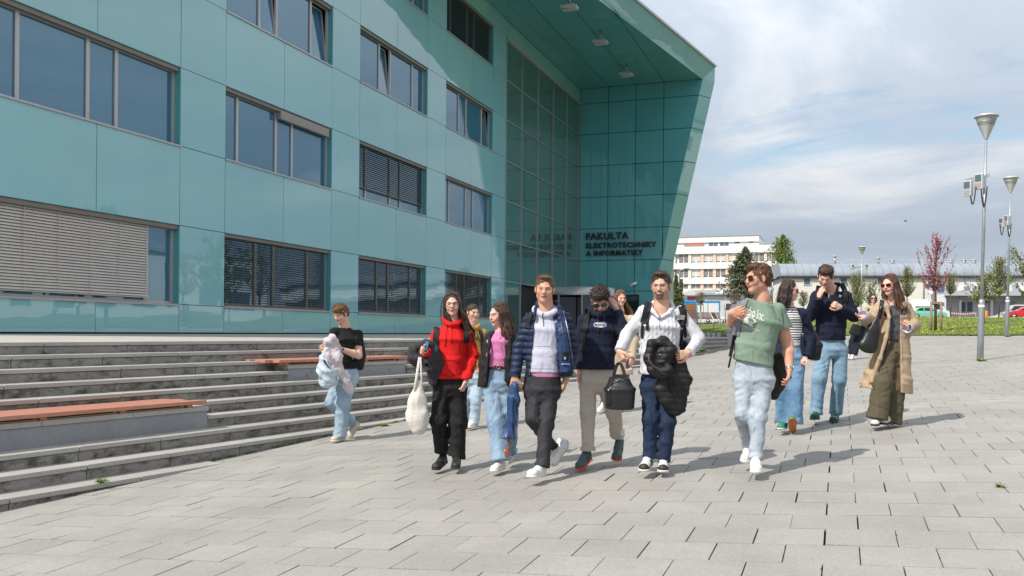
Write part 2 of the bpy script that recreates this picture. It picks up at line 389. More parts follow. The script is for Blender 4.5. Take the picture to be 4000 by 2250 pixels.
# lawn
def build_lawn():
    m = mat('lawn_grass', (.13,.175,.035), .9, bump=.6, bscale=9, var=.28, vscale=.9, var2=((.16,.19,.03), 3.5, .45, .65))
    xs = np.linspace(-45, 75, 241); ys = np.linspace(22, 108, 173)
    X, Y = np.meshgrid(xs, ys, indexing='ij'); Z = gz(X, Y)+.035+.03*np.sin(X*.7)*np.sin(Y*.5)
    ex = np.array([e[0] for e in EDGE]); ey = np.array([e[1] for e in EDGE]); EY = np.interp(X, ex, ey)
    Yc = np.maximum(Y, EY); Z = gz(X, Yc)+.035
    nx, ny = X.shape; V = np.stack([X, Yc, Z], -1).reshape(-1, 3)
    i = (np.arange(nx-1)[:, None]*ny+np.arange(ny-1)[None]).ravel(); F = np.stack([i, i+ny, i+ny+1, i+1], 1)
    ok = (Yc.reshape(-1)[F].max(1)-Yc.reshape(-1)[F].min(1)) > .01
    depl = -.34*V[F].mean(1)[:, 0]+.94*V[F].mean(1)[:, 1]
    o = link_mesh('lawn', np_mesh('lawn', V, F[ok]), m); tag(o, kind='structure')
    # grass blades and dandelions
    n = 90000
    x = nrng.uniform(-14, 26, n*3); y = 30+78*nrng.random(n*3)**1.6
    lat = .94*x+.34*y; dep = -.34*x+.94*y
    ok = beyond_edge(x, y) & (np.abs(lat) < .6*dep) & (lat > .1*dep); x = x[ok][:n]; y = y[ok][:n]; n = len(x)
    z = gz(x, y)+.03; a = nrng.uniform(0, 6.28, n); w = nrng.uniform(.008, .02, n); h = nrng.uniform(.03, .085, n)
    dx = np.cos(a)*w; dy = np.sin(a)*w; lx = nrng.normal(0, .03, n); ly = nrng.normal(0, .03, n)
    V = np.stack([np.stack([x-dx, y-dy, z], 1), np.stack([x+dx, y+dy, z], 1), np.stack([x+lx, y+ly, z+h], 1)], 1).reshape(-1, 3)
    F = np.arange(3*n).reshape(-1, 3)
    c = np.array([.14,.20,.03])*nrng.uniform(.6, 1.7, (n, 1))*np.array([1,1,1])+nrng.uniform(0, .04, (n, 1))*np.array([1,.9,.2]); c = np.repeat(c, 3, 0)
    o = link_mesh('grass', np_mesh('grass', V, F, False, col=c), mat('grass_blade', (.1,.15,.03), .7, attr=True)); tag(o, 'green grass blades growing all over the lawn', 'grass', kind='stuff')
    n = 9000
    x = nrng.uniform(-12, 26, n*3); y = 34+60*nrng.random(n*3)**1.3
    lat = .94*x+.34*y; dep = -.34*x+.94*y
    cl = np.sin(x*1.3+2*np.sin(y*.4))*np.sin(y*.9+x*.3)
    ok = beyond_edge(x, y-.4) & (np.abs(lat) < .6*dep) & (lat > .25*dep) & (cl > -.2); x = x[ok][:n]; y = y[ok][:n]; n = len(x)
    z = gz(x, y)+.09; r = nrng.uniform(.018, .034, n); q = []
    for k in range(4): q.append(np.stack([x+r*math.cos(k*1.571), y+r*math.sin(k*1.571), z+nrng.uniform(-.01, .02, n)], 1))
    V = np.stack(q, 1).reshape(-1, 3); F = np.arange(4*n).reshape(-1, 4)
    white = (nrng.random(n) < .35) & (y > 55); c = np.where(white[:, None], np.array([[.6,.62,.5]]), np.array([[.65,.50,.02]])); c = np.repeat(c, 4, 0)
    o = link_mesh('dandelions', np_mesh('dandelions', V, F, False, col=c), mat('petal', (.7,.5,.02), .7, attr=True)); tag(o, 'yellow dandelions and white daisies scattered over the lawn', 'flowers', kind='stuff')
build_lawn()

def weed(px, py, r, label, n=46, flat=False, kind=None, loc=None):
    p = gnd(px, py) if loc is None else loc
    V = []; F = []; C = []
    rr = random.Random(int(px))
    for i in range(n):
        a = rr.uniform(0, 6.28); l = r*rr.uniform(.5, 1); w = r*.14; up = rr.uniform(.15, .7)*l
        b = rr.uniform(0, r*.3); bx, by = b*math.cos(a*2), b*math.sin(a*2)
        k = len(V); V += [(bx, by, 0), (bx+.5*l*math.cos(a)-w*math.sin(a), by+.5*l*math.sin(a)+w*math.cos(a), up*.8), (bx+l*math.cos(a), by+l*math.sin(a), up*.6), (bx+.5*l*math.cos(a)+w*math.sin(a), by+.5*l*math.sin(a)-w*math.cos(a), up*.8)]
        F.append((k, k+1, k+2, k+3)); c = rr.uniform(.6, 1.4); C += [(.17*c, .27*c, .025*c)]*4
    o = link_mesh('weed', np_mesh('weed', V, F, False, col=np.array(C)), mat('weed_leaf', (.2,.3,.03), .6, attr=True), loc=p+np.array([0,0,.0])); return tag(o, label, 'plant')
_r = ray(397, 1884); _w = _r*(-1.524/_r[2])
weed(397, 1871, .085, loc=_w, label='bright green weed tuft at the foot of the lowest step on the left')
weed(3905, 1902, .06, 'small green weed in a paving joint near the right edge', 26)
weed(3832, 1411, .13, 'tuft of grass at the foot of the nearest lamp post', 60)
weed(3936, 1316, .13, 'short grass tuft at the foot of the second lamp post', 40)
weed(1500, 1664, .10, 'green weeds where the lowest step meets the paving by the man in black', 50)
weed(2740, 1372, .22, 'green weeds on the far steps right of the man in the white sweater', 60)
def moss():
    V = []; F = []; C = []; rr = random.Random(3)
    for i in range(900):
        t = rr.uniform(6.8, 13.2); d = 8.09+.01-rr.uniform(0, .05)*(1 if rr.random() < .8 else 2)
        if math.sin(t*5)+math.sin(t*13) < -.2: continue
        x, y = sn(t, d); z = plane_z(x, y); r = rr.uniform(.008, .022); k = len(V)
        a = rr.uniform(0, 6)
        V += [(x, y, z-.002), (x+r*math.cos(a), y+r*math.sin(a), z+r), (x, y, z+1.6*r)]; F.append((k, k+1, k+2)); c = rr.uniform(.4, 1.2); C += [(.10*c, .16*c, .02*c)]*3
    for i in range(1500):   # in the open paving joints at the right
        r_ = rr.randrange(-1, 12); y0 = 5.17+.4*r_+rr.uniform(0, .4); off = .11 if (r_+4) % 2 == 0 else -.08
        x = off+.4*rr.randrange(-1, 9)+rr.uniform(-.004, .004)
        if math.sin(x*7+y0*3) < .35: continue
        z = plane_z(x, y0); r = rr.uniform(.003, .008); a = rr.uniform(0, 6); k = len(V)
        V += [(x, y0, z-.004), (x+r*math.cos(a), y0+r*math.sin(a), z), (x, y0+r, z+r)]; F.append((k, k+1, k+2)); c = rr.uniform(.4, 1.2); C += [(.10*c, .15*c, .02*c)]*3
    o = link_mesh('moss', np_mesh('moss', V, F, False, col=np.array(C)), mat('moss_green', (.1,.15,.02), .9, attr=True)); tag(o, 'dark green moss along the lowest step and in the paving joints', 'moss', kind='stuff')
moss()
# ================================================================== THE TEAL FACULTY BUILDING
XF = -15.5; YE = 54.99; ZB = -.115
TEAL = (.24, .485, .52)
def glassy(name, base, ior, rough=.02, wav=.0, var=.04, tint=None, isl=.03):
    m = mat(name, base, rough, ior=ior, var=var, vscale=.35, island=isl)
    N = m.node_tree.nodes; L = m.node_tree.links; p = N['Principled BSDF']
    if tint: p.inputs['Specular Tint'].default_value = (*tint, 1)
    if wav:
        tc = N.new('ShaderNodeTexCoord'); n = N.new('ShaderNodeTexNoise'); n.inputs['Scale'].default_value = .55; n.inputs['Detail'].default_value = 1; L.new(tc.outputs['Object'], n.inputs[0])
        b = N.new('ShaderNodeBump'); b.inputs['Strength'].default_value = wav; b.inputs['Distance'].default_value = .02; L.new(n.outputs[0], b.inputs['Height']); L.new(b.outputs[0], p.inputs['Normal'])
    return m
m_panel = glassy('teal_glass_panel', TEAL, 1.75, .015, .28)
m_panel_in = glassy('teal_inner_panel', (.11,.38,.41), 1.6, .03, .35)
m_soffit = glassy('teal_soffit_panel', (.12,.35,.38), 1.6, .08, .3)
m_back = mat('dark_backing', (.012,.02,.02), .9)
m_alu = mat('window_frame_metal', (.46,.44,.43), .4, .3, var=.05)
m_sill = mat('sill_metal', (.42,.41,.42), .35, .5, var=.06, vscale=8)
m_box = mat('blind_box_metal', (.22,.19,.17), .5, .3, var=.1)
m_pane = glassy('window_glass', (.04,.125,.20), 2.4, .01, .35, .0, (.62,.85,1.0), .0)
m_reveal = glassy('teal_reveal', (.09,.36,.38), 1.5, .1)
m_blindA = mat('blind_slat_closed', (.50,.46,.42), .45, .35, var=.05)
m_blindB = mat('blind_slat_open', (.16,.14,.13), .5, .3, var=.06)
bld = empty('faculty_building', (XF, 30, ZB)); tag(bld, 'large teal glass faculty building with rows of windows and a tall leaning entrance canopy', 'building')
BI = Matrix.Translation((-XF, -30, -ZB))
def bpart(mb, name, m, bevel=0, parent=bld): 
    mb.v = [tuple(BI @ Vector(p)) for p in mb.v]
    return mb.build(name, m, parent, bevel=bevel)
BAYS = [(13.27-.25, 18.42), (20.18, 25.57), (27.35, 32.72), (34.53, 39.90)]
MIDJ = [15.73, 22.89, 30.08, 37.33]
ROWS = [(.72+ZB+.004, 2.58), (4.557, 6.51), (8.515, 10.447), (12.5, 14.45)]
Z0 = ZB+.02
def facade():
    pan = MB(); g = .008
    pr = random.Random(2)
    def panel(ya, yb, za, zb):
        e = [pr.uniform(-.0035, .0035) for _ in range(4)]
        x = XF
        V = [(x+e[0], ya+g, za+g), (x+e[1], yb-g, za+g), (x+e[2], yb-g, zb-g), (x+e[3], ya+g, zb-g)]
        V += [(x-.03, v[1], v[2]) for v in V]
        pan.add(V, [(0,1,2,3), (0,4,5,1), (1,5,6,2), (2,6,7,3), (3,7,4,0)])
    zs = [Z0]
    for a, b in ROWS: zs += [a, b]
    zs += [16.9]
    ystart = 11.2; yend = 41.69
    for i in range(len(zs)-1):
        win = i % 2 == 1
        if win:
            edges = [(ystart, BAYS[0][0])]+[(BAYS[k][1], BAYS[k+1][0]) for k in range(3)]+[(BAYS[3][1], yend)]
        else:
            ys = [ystart]
            for k in range(4): ys += ([BAYS[0][0]] if k == 0 else [BAYS[k][0]])+[MIDJ[k], BAYS[k][1]]
            ys += [yend]; edges = list(zip(ys[:-1], ys[1:]))
        for a, b in edges: panel(a, b, zs[i], zs[i+1])
    bpart(pan, 'facade_cladding', m_panel)
    w = MB()   # structure behind
    w.box(XF-12, XF-.04, 9.6, 11.2, ZB-.1, 16.9)  # out-of-view end block, placed so sun passing it reaches the terrace
    for i in range(len(zs)-1):
        if i % 2 == 0: w.box(XF-.3, XF-.04, 11.2, 41.7, zs[i]-(0.1 if i == 0 else -.03), zs[i+1]-.03)
        else:
            edges = [(11.2, BAYS[0][0]-.03)]+[(BAYS[k][1]+.03, BAYS[k+1][0]-.03) for k in range(3)]+[(BAYS[3][1]+.03, 41.7)]
            for a, b in edges: w.box(XF-.3, XF-.041, a, b, zs[i]-.02, zs[i+1]-.02)
    w.box(XF-12, XF-.9, 11.2, 41.7, ZB-.1, 16.85)
    bpart(w, 'wall_core', m_back)
    # coping and flat roof
    r = MB(); r.box(XF-12, XF+.03, 9.5, 41.7, 16.91, 17.05); bpart(r, 'roof', m_sill)
facade()
LAY = {0: [('w', [.0, 13.81, 15.64, 16.48, 18.28])]}
def window(row, bay, cuts, open_=(), blind=None, boxed=None):
    ya, yb = BAYS[bay]; za, zb = ROWS[row]; X = XF-.18
    root = empty('window', (0, (ya+yb)/2-30, (za+zb)/2-ZB), parent=bld)
    I = Matrix.Translation((-XF, -(ya+yb)/2, -(za+zb)/2))
    def part(mb, name, m, bevel=0):
        mb.v = [tuple(I @ Vector(p)) for p in mb.v]; return mb.build(name, m, root, bevel=bevel)
    fr = MB(); f = .055
    fr.box(X-.06, X, ya, yb, za+.02, za+.02+f); fr.box(X-.06, X, ya, yb, zb-.12, zb-.02)
    ys = [ya]+cuts[:-1]+[cuts[-1]]
    fr.box(X-.06, X+.001, ya, ya+f, za+.076, zb-.121); fr.box(X-.06, X+.001, yb-f-.04, yb-.0, za+.076, zb-.121)
    for c in cuts[:-1]: fr.box(X-.06, X+.002, c-.05, c+.05, za+.076, zb-.121)
    part(fr, 'frame', m_alu)
    rv = MB(); rv.box(XF-.24, XF-.032, yb+.002, yb+.02, za, zb); rv.box(XF-.24, XF-.032, ya-.02, ya-.002, za, zb); rv.box(XF-.24, XF-.032, ya, yb, zb+.002, zb+.02)
    part(rv, 'reveal', m_reveal)
    sl = MB(); sl.box(XF-.2, XF+.035, ya-.01, yb+.01, za-.035, za+.012); part(sl, 'sill', m_sill)
    hb = MB(); hb.box(XF-.16, XF-.05, ya+.002, yb-.004, zb-.10, zb-.003); part(hb, 'blind_box', m_box)
    edges = [ya+f]+cuts[:-1]+[yb-f]
    for k in range(len(edges)-1):
        a, b = edges[k]+(.05 if k else 0), edges[k+1]-(.05 if k < len(edges)-2 else .03)
        if b-a < .08: continue
        z0_, z1_ = za+.078, zb-.122
        if k in open_:   # a sash tilted inward at its top
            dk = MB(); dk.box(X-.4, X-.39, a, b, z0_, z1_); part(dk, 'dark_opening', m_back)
            tilt = .17; pn = MB()
            pn.add([(X-.03, a+.05, z0_+.05), (X-.03, b-.05, z0_+.05), (X-.03-tilt, b-.05, z1_-.05), (X-.03-tilt, a+.05, z1_-.05)], [(0,1,2,3)]); part(pn, 'pane', m_pane)
            s = MB()
            for yy in (a+.025, b-.025): s.bar((X-.03, yy, z0_), (X-.03-tilt, yy, z1_), .05, .05, up=(1,0,0))
            s.bar((X-.03-tilt, a, z1_-.02), (X-.03-tilt, b, z1_-.02), .05, .05); part(s, 'open_sash', m_alu)
        else:
            pn = MB(); jj = rnd.uniform(-.002, .002); pn.add([(X-.035, a, z0_), (X-.035+jj, b, z0_), (X-.035+jj+rnd.uniform(-.001,.001), b, z1_), (X-.035, a, z1_)], [(0,1,2,3)]); part(pn, 'pane', m_pane)
    if blind:
        b0, b1, zbot, m, tiltdeg, pitch = blind
        s = MB(); n = int((zb-.1-zbot)/pitch); t = math.radians(tiltdeg); hw = .04
        for k in range(n):
            z = zb-.12-k*pitch; dx, dz = hw*math.cos(t), hw*math.sin(t); xc = XF-.115
            ya_, yb_ = b0, b1; c = .006
            P = [(xc-dx, z+dz), (xc-dx*.3, z+dz*.3+c), (xc+dx*.3, z-dz*.3+c), (xc+dx, z-dz)]
            V = [(x, ya_, zz) for x, zz in P]+[(x, yb_, zz) for x, zz in P]
            s.add(V, [(0,1,5,4), (1,2,6,5), (2,3,7,6)], 0, True)
        s.box(XF-.16, XF-.07, b0, b1, zbot-.01, zbot+.015)
        n = max(2, int((b1-b0)/.85))
        for k in range(n+1):
            y = b0+.06+(b1-b0-.12)*k/n; s.box(XF-.078, XF-.076, y-.004, y+.004, zbot, zb-.1)
        part(s, 'blind', m)
    if boxed:
        s = MB(); s.box(XF-.16, XF-.02, boxed[0], boxed[1], zb-.30, zb-.06)
        for k in range(5): s.box(XF-.165, XF-.012, boxed[0]+.01, boxed[1]-.01, zb-.29+k*.045, zb-.27+k*.045)
        part(s, 'raised_blind', mat('raised_blind_slats', (.36,.33,.31), .5, .3))
    return root
DY = 7.18
std = lambda k, v: [c+DY*(k-1) for c in v]
A1 = [20.92, 22.74, 23.57, 25.38]; A3 = [21.88, 22.73, 24.55, 25.44]
window(0, 0, [14.6, 15.64, 17.44, 18.18], blind=(13.0, 17.46, .80+ZB+.06, m_blindA, 62, .0635))
window(0, 1, [21.8, 22.67, 24.46, 25.4], blind=(20.2, 25.42, .80+ZB, m_blindB, 12, .068))
window(0, 2, std(2, [21.8, 22.67, 24.46, 25.4]), blind=(27.4, 32.6, .80+ZB, m_blindB, 10, .068))
window(0, 3, std(3, [21.8, 22.67, 24.46, 25.4]), blind=(35.4, 39.8, .80+ZB, m_blindB, 22, .068))
window(1, 0, [13.81, 15.64, 16.48, 18.28])
window(1, 1, A1, boxed=(22.75, 25.42))
window(1, 2, std(2, A1), blind=(27.4, 32.6, 4.95, m_blindB, 8, .072))
window(1, 3, std(3, A1))
window(2, 0, [14.7, 15.55, 17.4, 18.3])
window(2, 1, A3, open_=(1, 3))
window(2, 2, std(2, [21.85, 22.7, 24.53, 25.4]), open_=(1,))
window(2, 3, std(3, A3), open_=(3,))
window(3, 2, std(2, A3))
window(3, 3, std(3, A1), blind=(34.6, 39.8, 12.6, m_blindB, 24, .068))

# ---- entrance: curtain wall, inner wall, soffit, canopy edge
ZS = 15.26
def entrance():
    Yg = 41.75; ym = [41.72, 44.03, 46.70, 49.45, 52.19, 54.85]
    zt = [ZB, 2.48, 4.49, 6.42, 8.39, 10.38, 12.36, 14.30]
    X = XF-.02
    # panes
    gl = empty('curtain_wall', (0, 48.3-30, 0), parent=bld); I = Matrix.Translation((-XF, -48.3, -ZB))
    def part(mb, name, m, parent=gl):
        mb.v = [tuple(I @ Vector(p)) for p in mb.v]; return mb.build(name, m, parent)
    m_cw = glassy('curtain_glass', (.085,.155,.145), 3.8, .008, .22, .15, (.75,1,.92), .12)
    for j in range(len(zt)-1):
        for i in range(len(ym)-1):
            if j == 0 and i >= 1: continue
            a = rnd.uniform(-.003, .003); b = rnd.uniform(-.003, .003)
            mb = MB(); mb.add([(X+a, ym[i], zt[j]), (X+b, ym[i+1], zt[j]), (X+a, ym[i+1], zt[j+1]), (X+b, ym[i], zt[j+1])], [(0,1,2,3)]); part(mb, 'pane', m_cw)
    mu = MB()
    for i, y in enumerate(ym): mu.box(X-.12, X+.05, y-.024, y+.024, ZB if i < 2 else 2.45, 14.33)
    for z in zt[1:]: mu.box(X-.1, X+.052, 41.72, 54.95, z-.024, z+.024)
    part(mu, 'mullions', mat('mullion_grey', (.33,.34,.34), .4, .3))
    hd = MB(); hd.box(X-.1, X+.10, 41.72, 54.95, 14.3, 14.42); part(hd, 'head_rail', m_alu)
    # cladding band between glazing head and soffit, and the strip beside the windows
    pan = MB(); g = .006
    def P(a, b, c, d): pan.box(XF-.03, XF+rnd.uniform(0, .003), a+g, b-g, c+g, d-g)
    ys = [41.69, 44.9, 48.3, 51.6, 54.95]
    for a, b in zip(ys[:-1], ys[1:]): P(a, b, 14.42, ZS-.01)
    bpart(pan, 'band_cladding', m_panel)
    # wall behind the letters, its outer edge leans outwards
    xs = [-15.5, -13.657, -11.933, -10.213]; zr = [-.1, 2.57, 4.49, 6.47, 8.44, 10.40, 12.38, 14.31, ZS]
    edge = lambda z: -7.90-(ZS-z)*.2205
    pan = MB(); g = .018
    for j in range(len(zr)-1):
        za, zb = zr[j]+g, zr[j+1]-g
        for i in range(4):
            xa = xs[i]+g
            if i < 3:
                xb0 = xb1 = xs[i+1]-g
                xb0 = min(xb0, edge(za)); xb1 = min(xb1, edge(zb))
            else: xb0, xb1 = edge(za), edge(zb)
            if xb0-xa < .05 and xb1-xa < .05: continue
            xb0 = max(xb0, xa); e = rnd.uniform(-.003, .003)
            V = [(xa, YE+e, za), (xb0, YE-e, za), (xb1, YE+e, zb), (xa, YE-e, zb)]; V += [(v[0], YE+.03, v[2]) for v in V]
            pan.add(V, [(0,1,2,3), (0,4,5,1), (1,5,6,2), (2,6,7,3), (3,7,4,0)])
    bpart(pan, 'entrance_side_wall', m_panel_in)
    # chamfered edge strip of that wall
    pan = MB()
    oe = lambda z: edge(z)+.58
    for j in range(len(zr)-1):
        za, zb = zr[j]+g, zr[j+1]-g
        if j == len(zr)-2: zb = ZS
        V = [(edge(za)+.008, YE+.001, za), (oe(za), YE+1.0, za), (oe(zb), YE+1.0, zb), (edge(zb)+.008, YE+.001, zb)]
        V += [(v[0]-.03, v[1]+.04, v[2]) for v in V]
        pan.add(V, [(0,1,2,3), (0,4,5,1), (1,5,6,2), (2,6,7,3), (3,7,4,0)])
    # canopy edge strip: runs towards the camera and back to the facade line
    C0 = np.array([-7.90, YE]); phi = math.radians(10.3); dv = np.array([-math.sin(phi), -math.cos(phi)]); nv = np.array([math.cos(phi), -math.sin(phi)])
    Lc = 41.; 
    fas = MB(); nL = int(Lc/.82)
    for k in range(nL):
        a = C0+dv*(k*.82+.004); b = C0+dv*((k+1)*.82-.004)
        o = lambda p, h: (p[0]+nv[0]*h, p[1]+nv[1]*h)
        s = .42; e = rnd.uniform(-.004, .004)
        V = [(*o(a, .008), ZS-.02), (*o(b, .008+e), ZS-.02), (*o(b, s+e), ZS+.93), (*o(a, s), ZS+.93)]
        V += [(v[0]-nv[0]*.03, v[1]-nv[1]*.03, v[2]) for v in V]
        fas.add(V, [(0,3,2,1), (0,1,5,4), (1,2,6,5), (2,3,7,6), (3,0,4,7)])
    # corner piece
    a = C0; V = [(a[0]+.01, a[1]-.0, ZS-.0), (a[0]+nv[0]*.42, a[1]+nv[1]*.42, ZS+.93), (oe(ZS)+.02, YE+1.0, ZS+.93), (oe(ZS), YE+1.0, ZS)]
    pan.add(V, [(0,1,2,3)])
    bpart(fas, 'canopy_edge', m_panel); bpart(pan, 'wall_edge_strip', m_panel)
    # soffit
    so = MB(); end = C0+dv*Lc
    rows = np.arange(0, Lc, 1.97); xj = [-15.5, -13.657, -11.933, -10.213, -7.9]
    def xedge(y): return C0[0]+(y-C0[1])*math.tan(phi)
    for r in rows:
        yb_ = YE-r-.004; ya_ = YE-r-1.97+.004
        if xedge(ya_) < -15.2: break
        for i in range(4):
            xa = xj[i]+.016; x1 = xj[i+1]-.016 if i < 3 else 99
            xb0 = min(x1, xedge(ya_)-.01); xb1 = min(x1, xedge(yb_)-.01)
            if xb1-xa < .03: continue
            xb0 = max(xb0, xa); e = rnd.uniform(-.003, .003)
            V = [(xa, ya_, ZS+e), (xb0, ya_, ZS-e), (xb1, yb_, ZS+e), (xa, yb_, ZS-e)]; so.add(V, [(0,3,2,1)]); 
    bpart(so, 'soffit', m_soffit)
    # canopy body above soffit, rear wall core
    b = MB(); e2 = end
    poly = [(XF-.05, YE+.9), (C0[0]+.15, YE+.9), (C0[0], C0[1]), tuple(e2), (XF-.05, e2[1])]
    b.prism([(p[0]-(.03 if i in (1,2,3) else 0), p[1]) for i, p in enumerate(poly)], ZS+.01, ZS+.9, 'z'); 
    b.add([(XF, YE+.04, ZB), (edge(ZB)-.02, YE+.04, ZB), (edge(ZS)-.02, YE+.04, ZS), (XF, YE+.04, ZS), (XF, YE+1.0, ZB), (oe(ZB)-.03, YE+1.0, ZB), (oe(ZS)-.03, YE+1.0, ZS), (XF, YE+1.0, ZS)], [(0,1,2,3), (7,6,5,4), (0,4,5,1), (1,5,6,2), (2,6,7,3), (3,7,4,0)])
    b.box(XF-12, XF-.16, 41.72, YE+1, ZB, ZS+.9)
    bpart(b, 'canopy_core', m_back)
    cp = MB(); nn = 24
    o = lambda p, h: Vector((p[0]+nv[0]*h, p[1]+nv[1]*h, ZS+.99))
    cp.bar(o(C0, .44), o(e2, .44), .14, .12)
    cp.bar(o(C0, .44), (oe(ZS)+.05, YE+1.05, ZS+.99), .14, .118)
    pts = [(p[0], p[1]) for p in poly]; cp.prism(pts, ZS+.91, ZS+.99, 'z')
    bpart(cp, 'canopy_coping', m_sill)
    # grey wing behind the entrance wall
    w = MB(); wp = at(2632, 954, 72); w.box(-26, float(wp[0]), 60, float(wp[1]), 0, float(wp[2])); bpart(w, 'rear_wing', mat('grey_render', (.42,.42,.44), .8, var=.05))
entrance()

# revolving door
def revolving():
    r = 1.95; c = (-14.0, 49.9, ZB)
    root = empty('revolving_door', c); tag(root, 'round glazed revolving door under the canopy with a pale curved metal fascia', 'door')
    f = MB(); f.lathe([(r+.05, 2.18), (r+.05, 2.62), (r-.3, 2.63), (.05, 2.63), (.05, 2.2), (r, 2.18)], n=48); f.build('fascia', mat('door_fascia', (.50,.50,.51), .35, .4), root)
    g_ = MB()
    for a0, a1 in ((-70, 70), (110, 250)):
        n = 12; V = []; F = []
        for k in range(n+1):
            a = math.radians(a0+(a1-a0)*k/n); V += [(r*math.cos(a), r*math.sin(a), .02), (r*math.cos(a), r*math.sin(a), 2.18)]
        for k in range(n): F.append((2*k, 2*k+2, 2*k+3, 2*k+1))
        g_.add(V, F, 0, True)
    g_.build('curved_glass', glassy('door_glass', (.02,.04,.04), 1.6, .02), root)
    p = MB()
    for a in (-70, -35, 0, 35, 70, 110, 145, 180, 215, 250):
        a = math.radians(a); p.box(r*math.cos(a)-.04, r*math.cos(a)+.04, r*math.sin(a)-.04, r*math.sin(a)+.04, 0, 2.2)
    p.build('frame', m_alu, root)
    l = MB()
    for a in (20, 110, 200, 290): 
        a = math.radians(a); l.bar((0, 0, 1.1), (.95*r*math.cos(a), .95*r*math.sin(a), 1.1), .03, 2.1)
    l.build('leaf', glassy('door_leaf_glass', (.02,.035,.035), 1.6, .02), root)
    w = MB(); w.box(1.0, 1.2, -2.0, -1.9, 0, 2.2)
revolving()
def side_door():
    root = empty('glass_door', (-11.8, YE-.05, -.1)); tag(root, 'dark glazed side door beside the revolving door', 'door')
    a = MB(); a.box(-2.4, .1, -.04, 0, 0, 2.35); a.build('leaf', glassy('side_glass', (.01,.03,.035), 1.7, .02), root)
    b = MB()
    for x in (-2.45, -1.2, .1): b.box(x, x+.07, -.07, .0, 0, 2.4)
    b.box(-2.45, .17, -.071, 0, 2.35, 2.44); b.build('frame', m_back, root)
side_door()

# letters
def font_mesh(txt, size, ext, bold=0, spacing=1.0, name='lettering', align='LEFT'):
    cu = bpy.data.curves.new(name, 'FONT'); cu.body = txt; cu.size = size; cu.extrude = ext; cu.space_character = spacing; cu.offset = bold; cu.align_x = align; cu.resolution_u = 3
    o = bpy.data.objects.new(name, cu); COL.objects.link(o); dg = bpy.context.evaluated_depsgraph_get(); dg.update()
    me = bpy.data.meshes.new_from_object(o.evaluated_get(dg)); bpy.data.objects.remove(o); bpy.data.curves.remove(cu); return me
def fit_mesh(me, w=None, h=None):
    V = np.empty(len(me.vertices)*3, np.float32); me.vertices.foreach_get('co', V); V = V.reshape(-1, 3)
    V[:, 0] -= V[:, 0].min(); V[:, 1] -= V[:, 1].min()
    if w: V[:, 0] *= w/V[:, 0].max()
    if h: V[:, 1] *= h/V[:, 1].max()
    me.vertices.foreach_set('co', V.ravel()); me.update(); return me
def sign():
    root = empty('wall_sign', (-15.0, YE-.1, 5.5)); tag(root, 'dark raised letters naming the faculty on the teal entrance wall', 'sign')
    m = mat('letter_bronze', (.03,.016,.014), .5)
    for txt, z, w, h in (('FAKULTA', 5.79, 2.70, .42), ('ELEKTROTECHNIKY', 5.255, 4.42, .33), ('A INFORMATIKY', 4.775, 3.60, .33)):
        me = fit_mesh(font_mesh(txt, 1, .05, .024, 1.12), w, h)
        o = link_mesh('lettering', me, m, root); o.rotation_euler = (math.pi/2, 0, 0); o.location = (0, 0, z-5.5)
sign()
def spot(px, py, label, i):
    d = ray(px, py); t = ZS/d[2]*.955; p = d*t
    root = empty('soffit_lamp', (p[0], p[1], ZS)); tag(root, label, 'lamp', 'floodlights hanging under the entrance canopy')
    a = MB(); a.tube([(0,0,0), (0,0,-.42)], .03, 8); a.tube([(0,.13,0), (0,.13,-.38)], .02, 8); a.build('hanger', m_sill, root)
    b = MB(); b.prism([(-.38,-.5), (.38,-.56), (.38,-.66), (.1,-.70), (-.38,-.62)], -.25, .2, 'y'); b.box(-.2, .2, -.1, .1, -.5, -.42); b.build('lamp_body', mat('lamp_grey', (.5,.5,.5), .45), root, bevel=.02)
    c = MB(); c.box(-.3, .3, -.2, .15, -.712, -.69); c.build('lamp_glass', mat('lamp_glass', (.5,.52,.5), .1), root)
spot(2225, 38, 'floodlight under the canopy nearest the camera', 0); spot(2345, 172, 'middle one of three floodlights under the canopy', 1); spot(2446, 298, 'floodlight under the canopy closest to the end wall', 2)
def seccam():
    p = on_y(2484, 1108, YE); root = empty('security_camera', (p[0], YE, p[2])); tag(root, 'small white security camera on the teal entrance wall', 'camera')
    a = MB(); a.tube([(0,-.0,.05), (0,-.25,.08), (-.02,-.3,0)], .05, 8); a.build('bracket', mat('cam_dark', (.15,.08,.07), .5), root)
    b = MB(); b.tube([(.1,-.3,.05), (-.28,-.42,-.14)], .09, 10); b.build('housing', mat('cam_white', (.8,.8,.8), .4), root)
seccam()
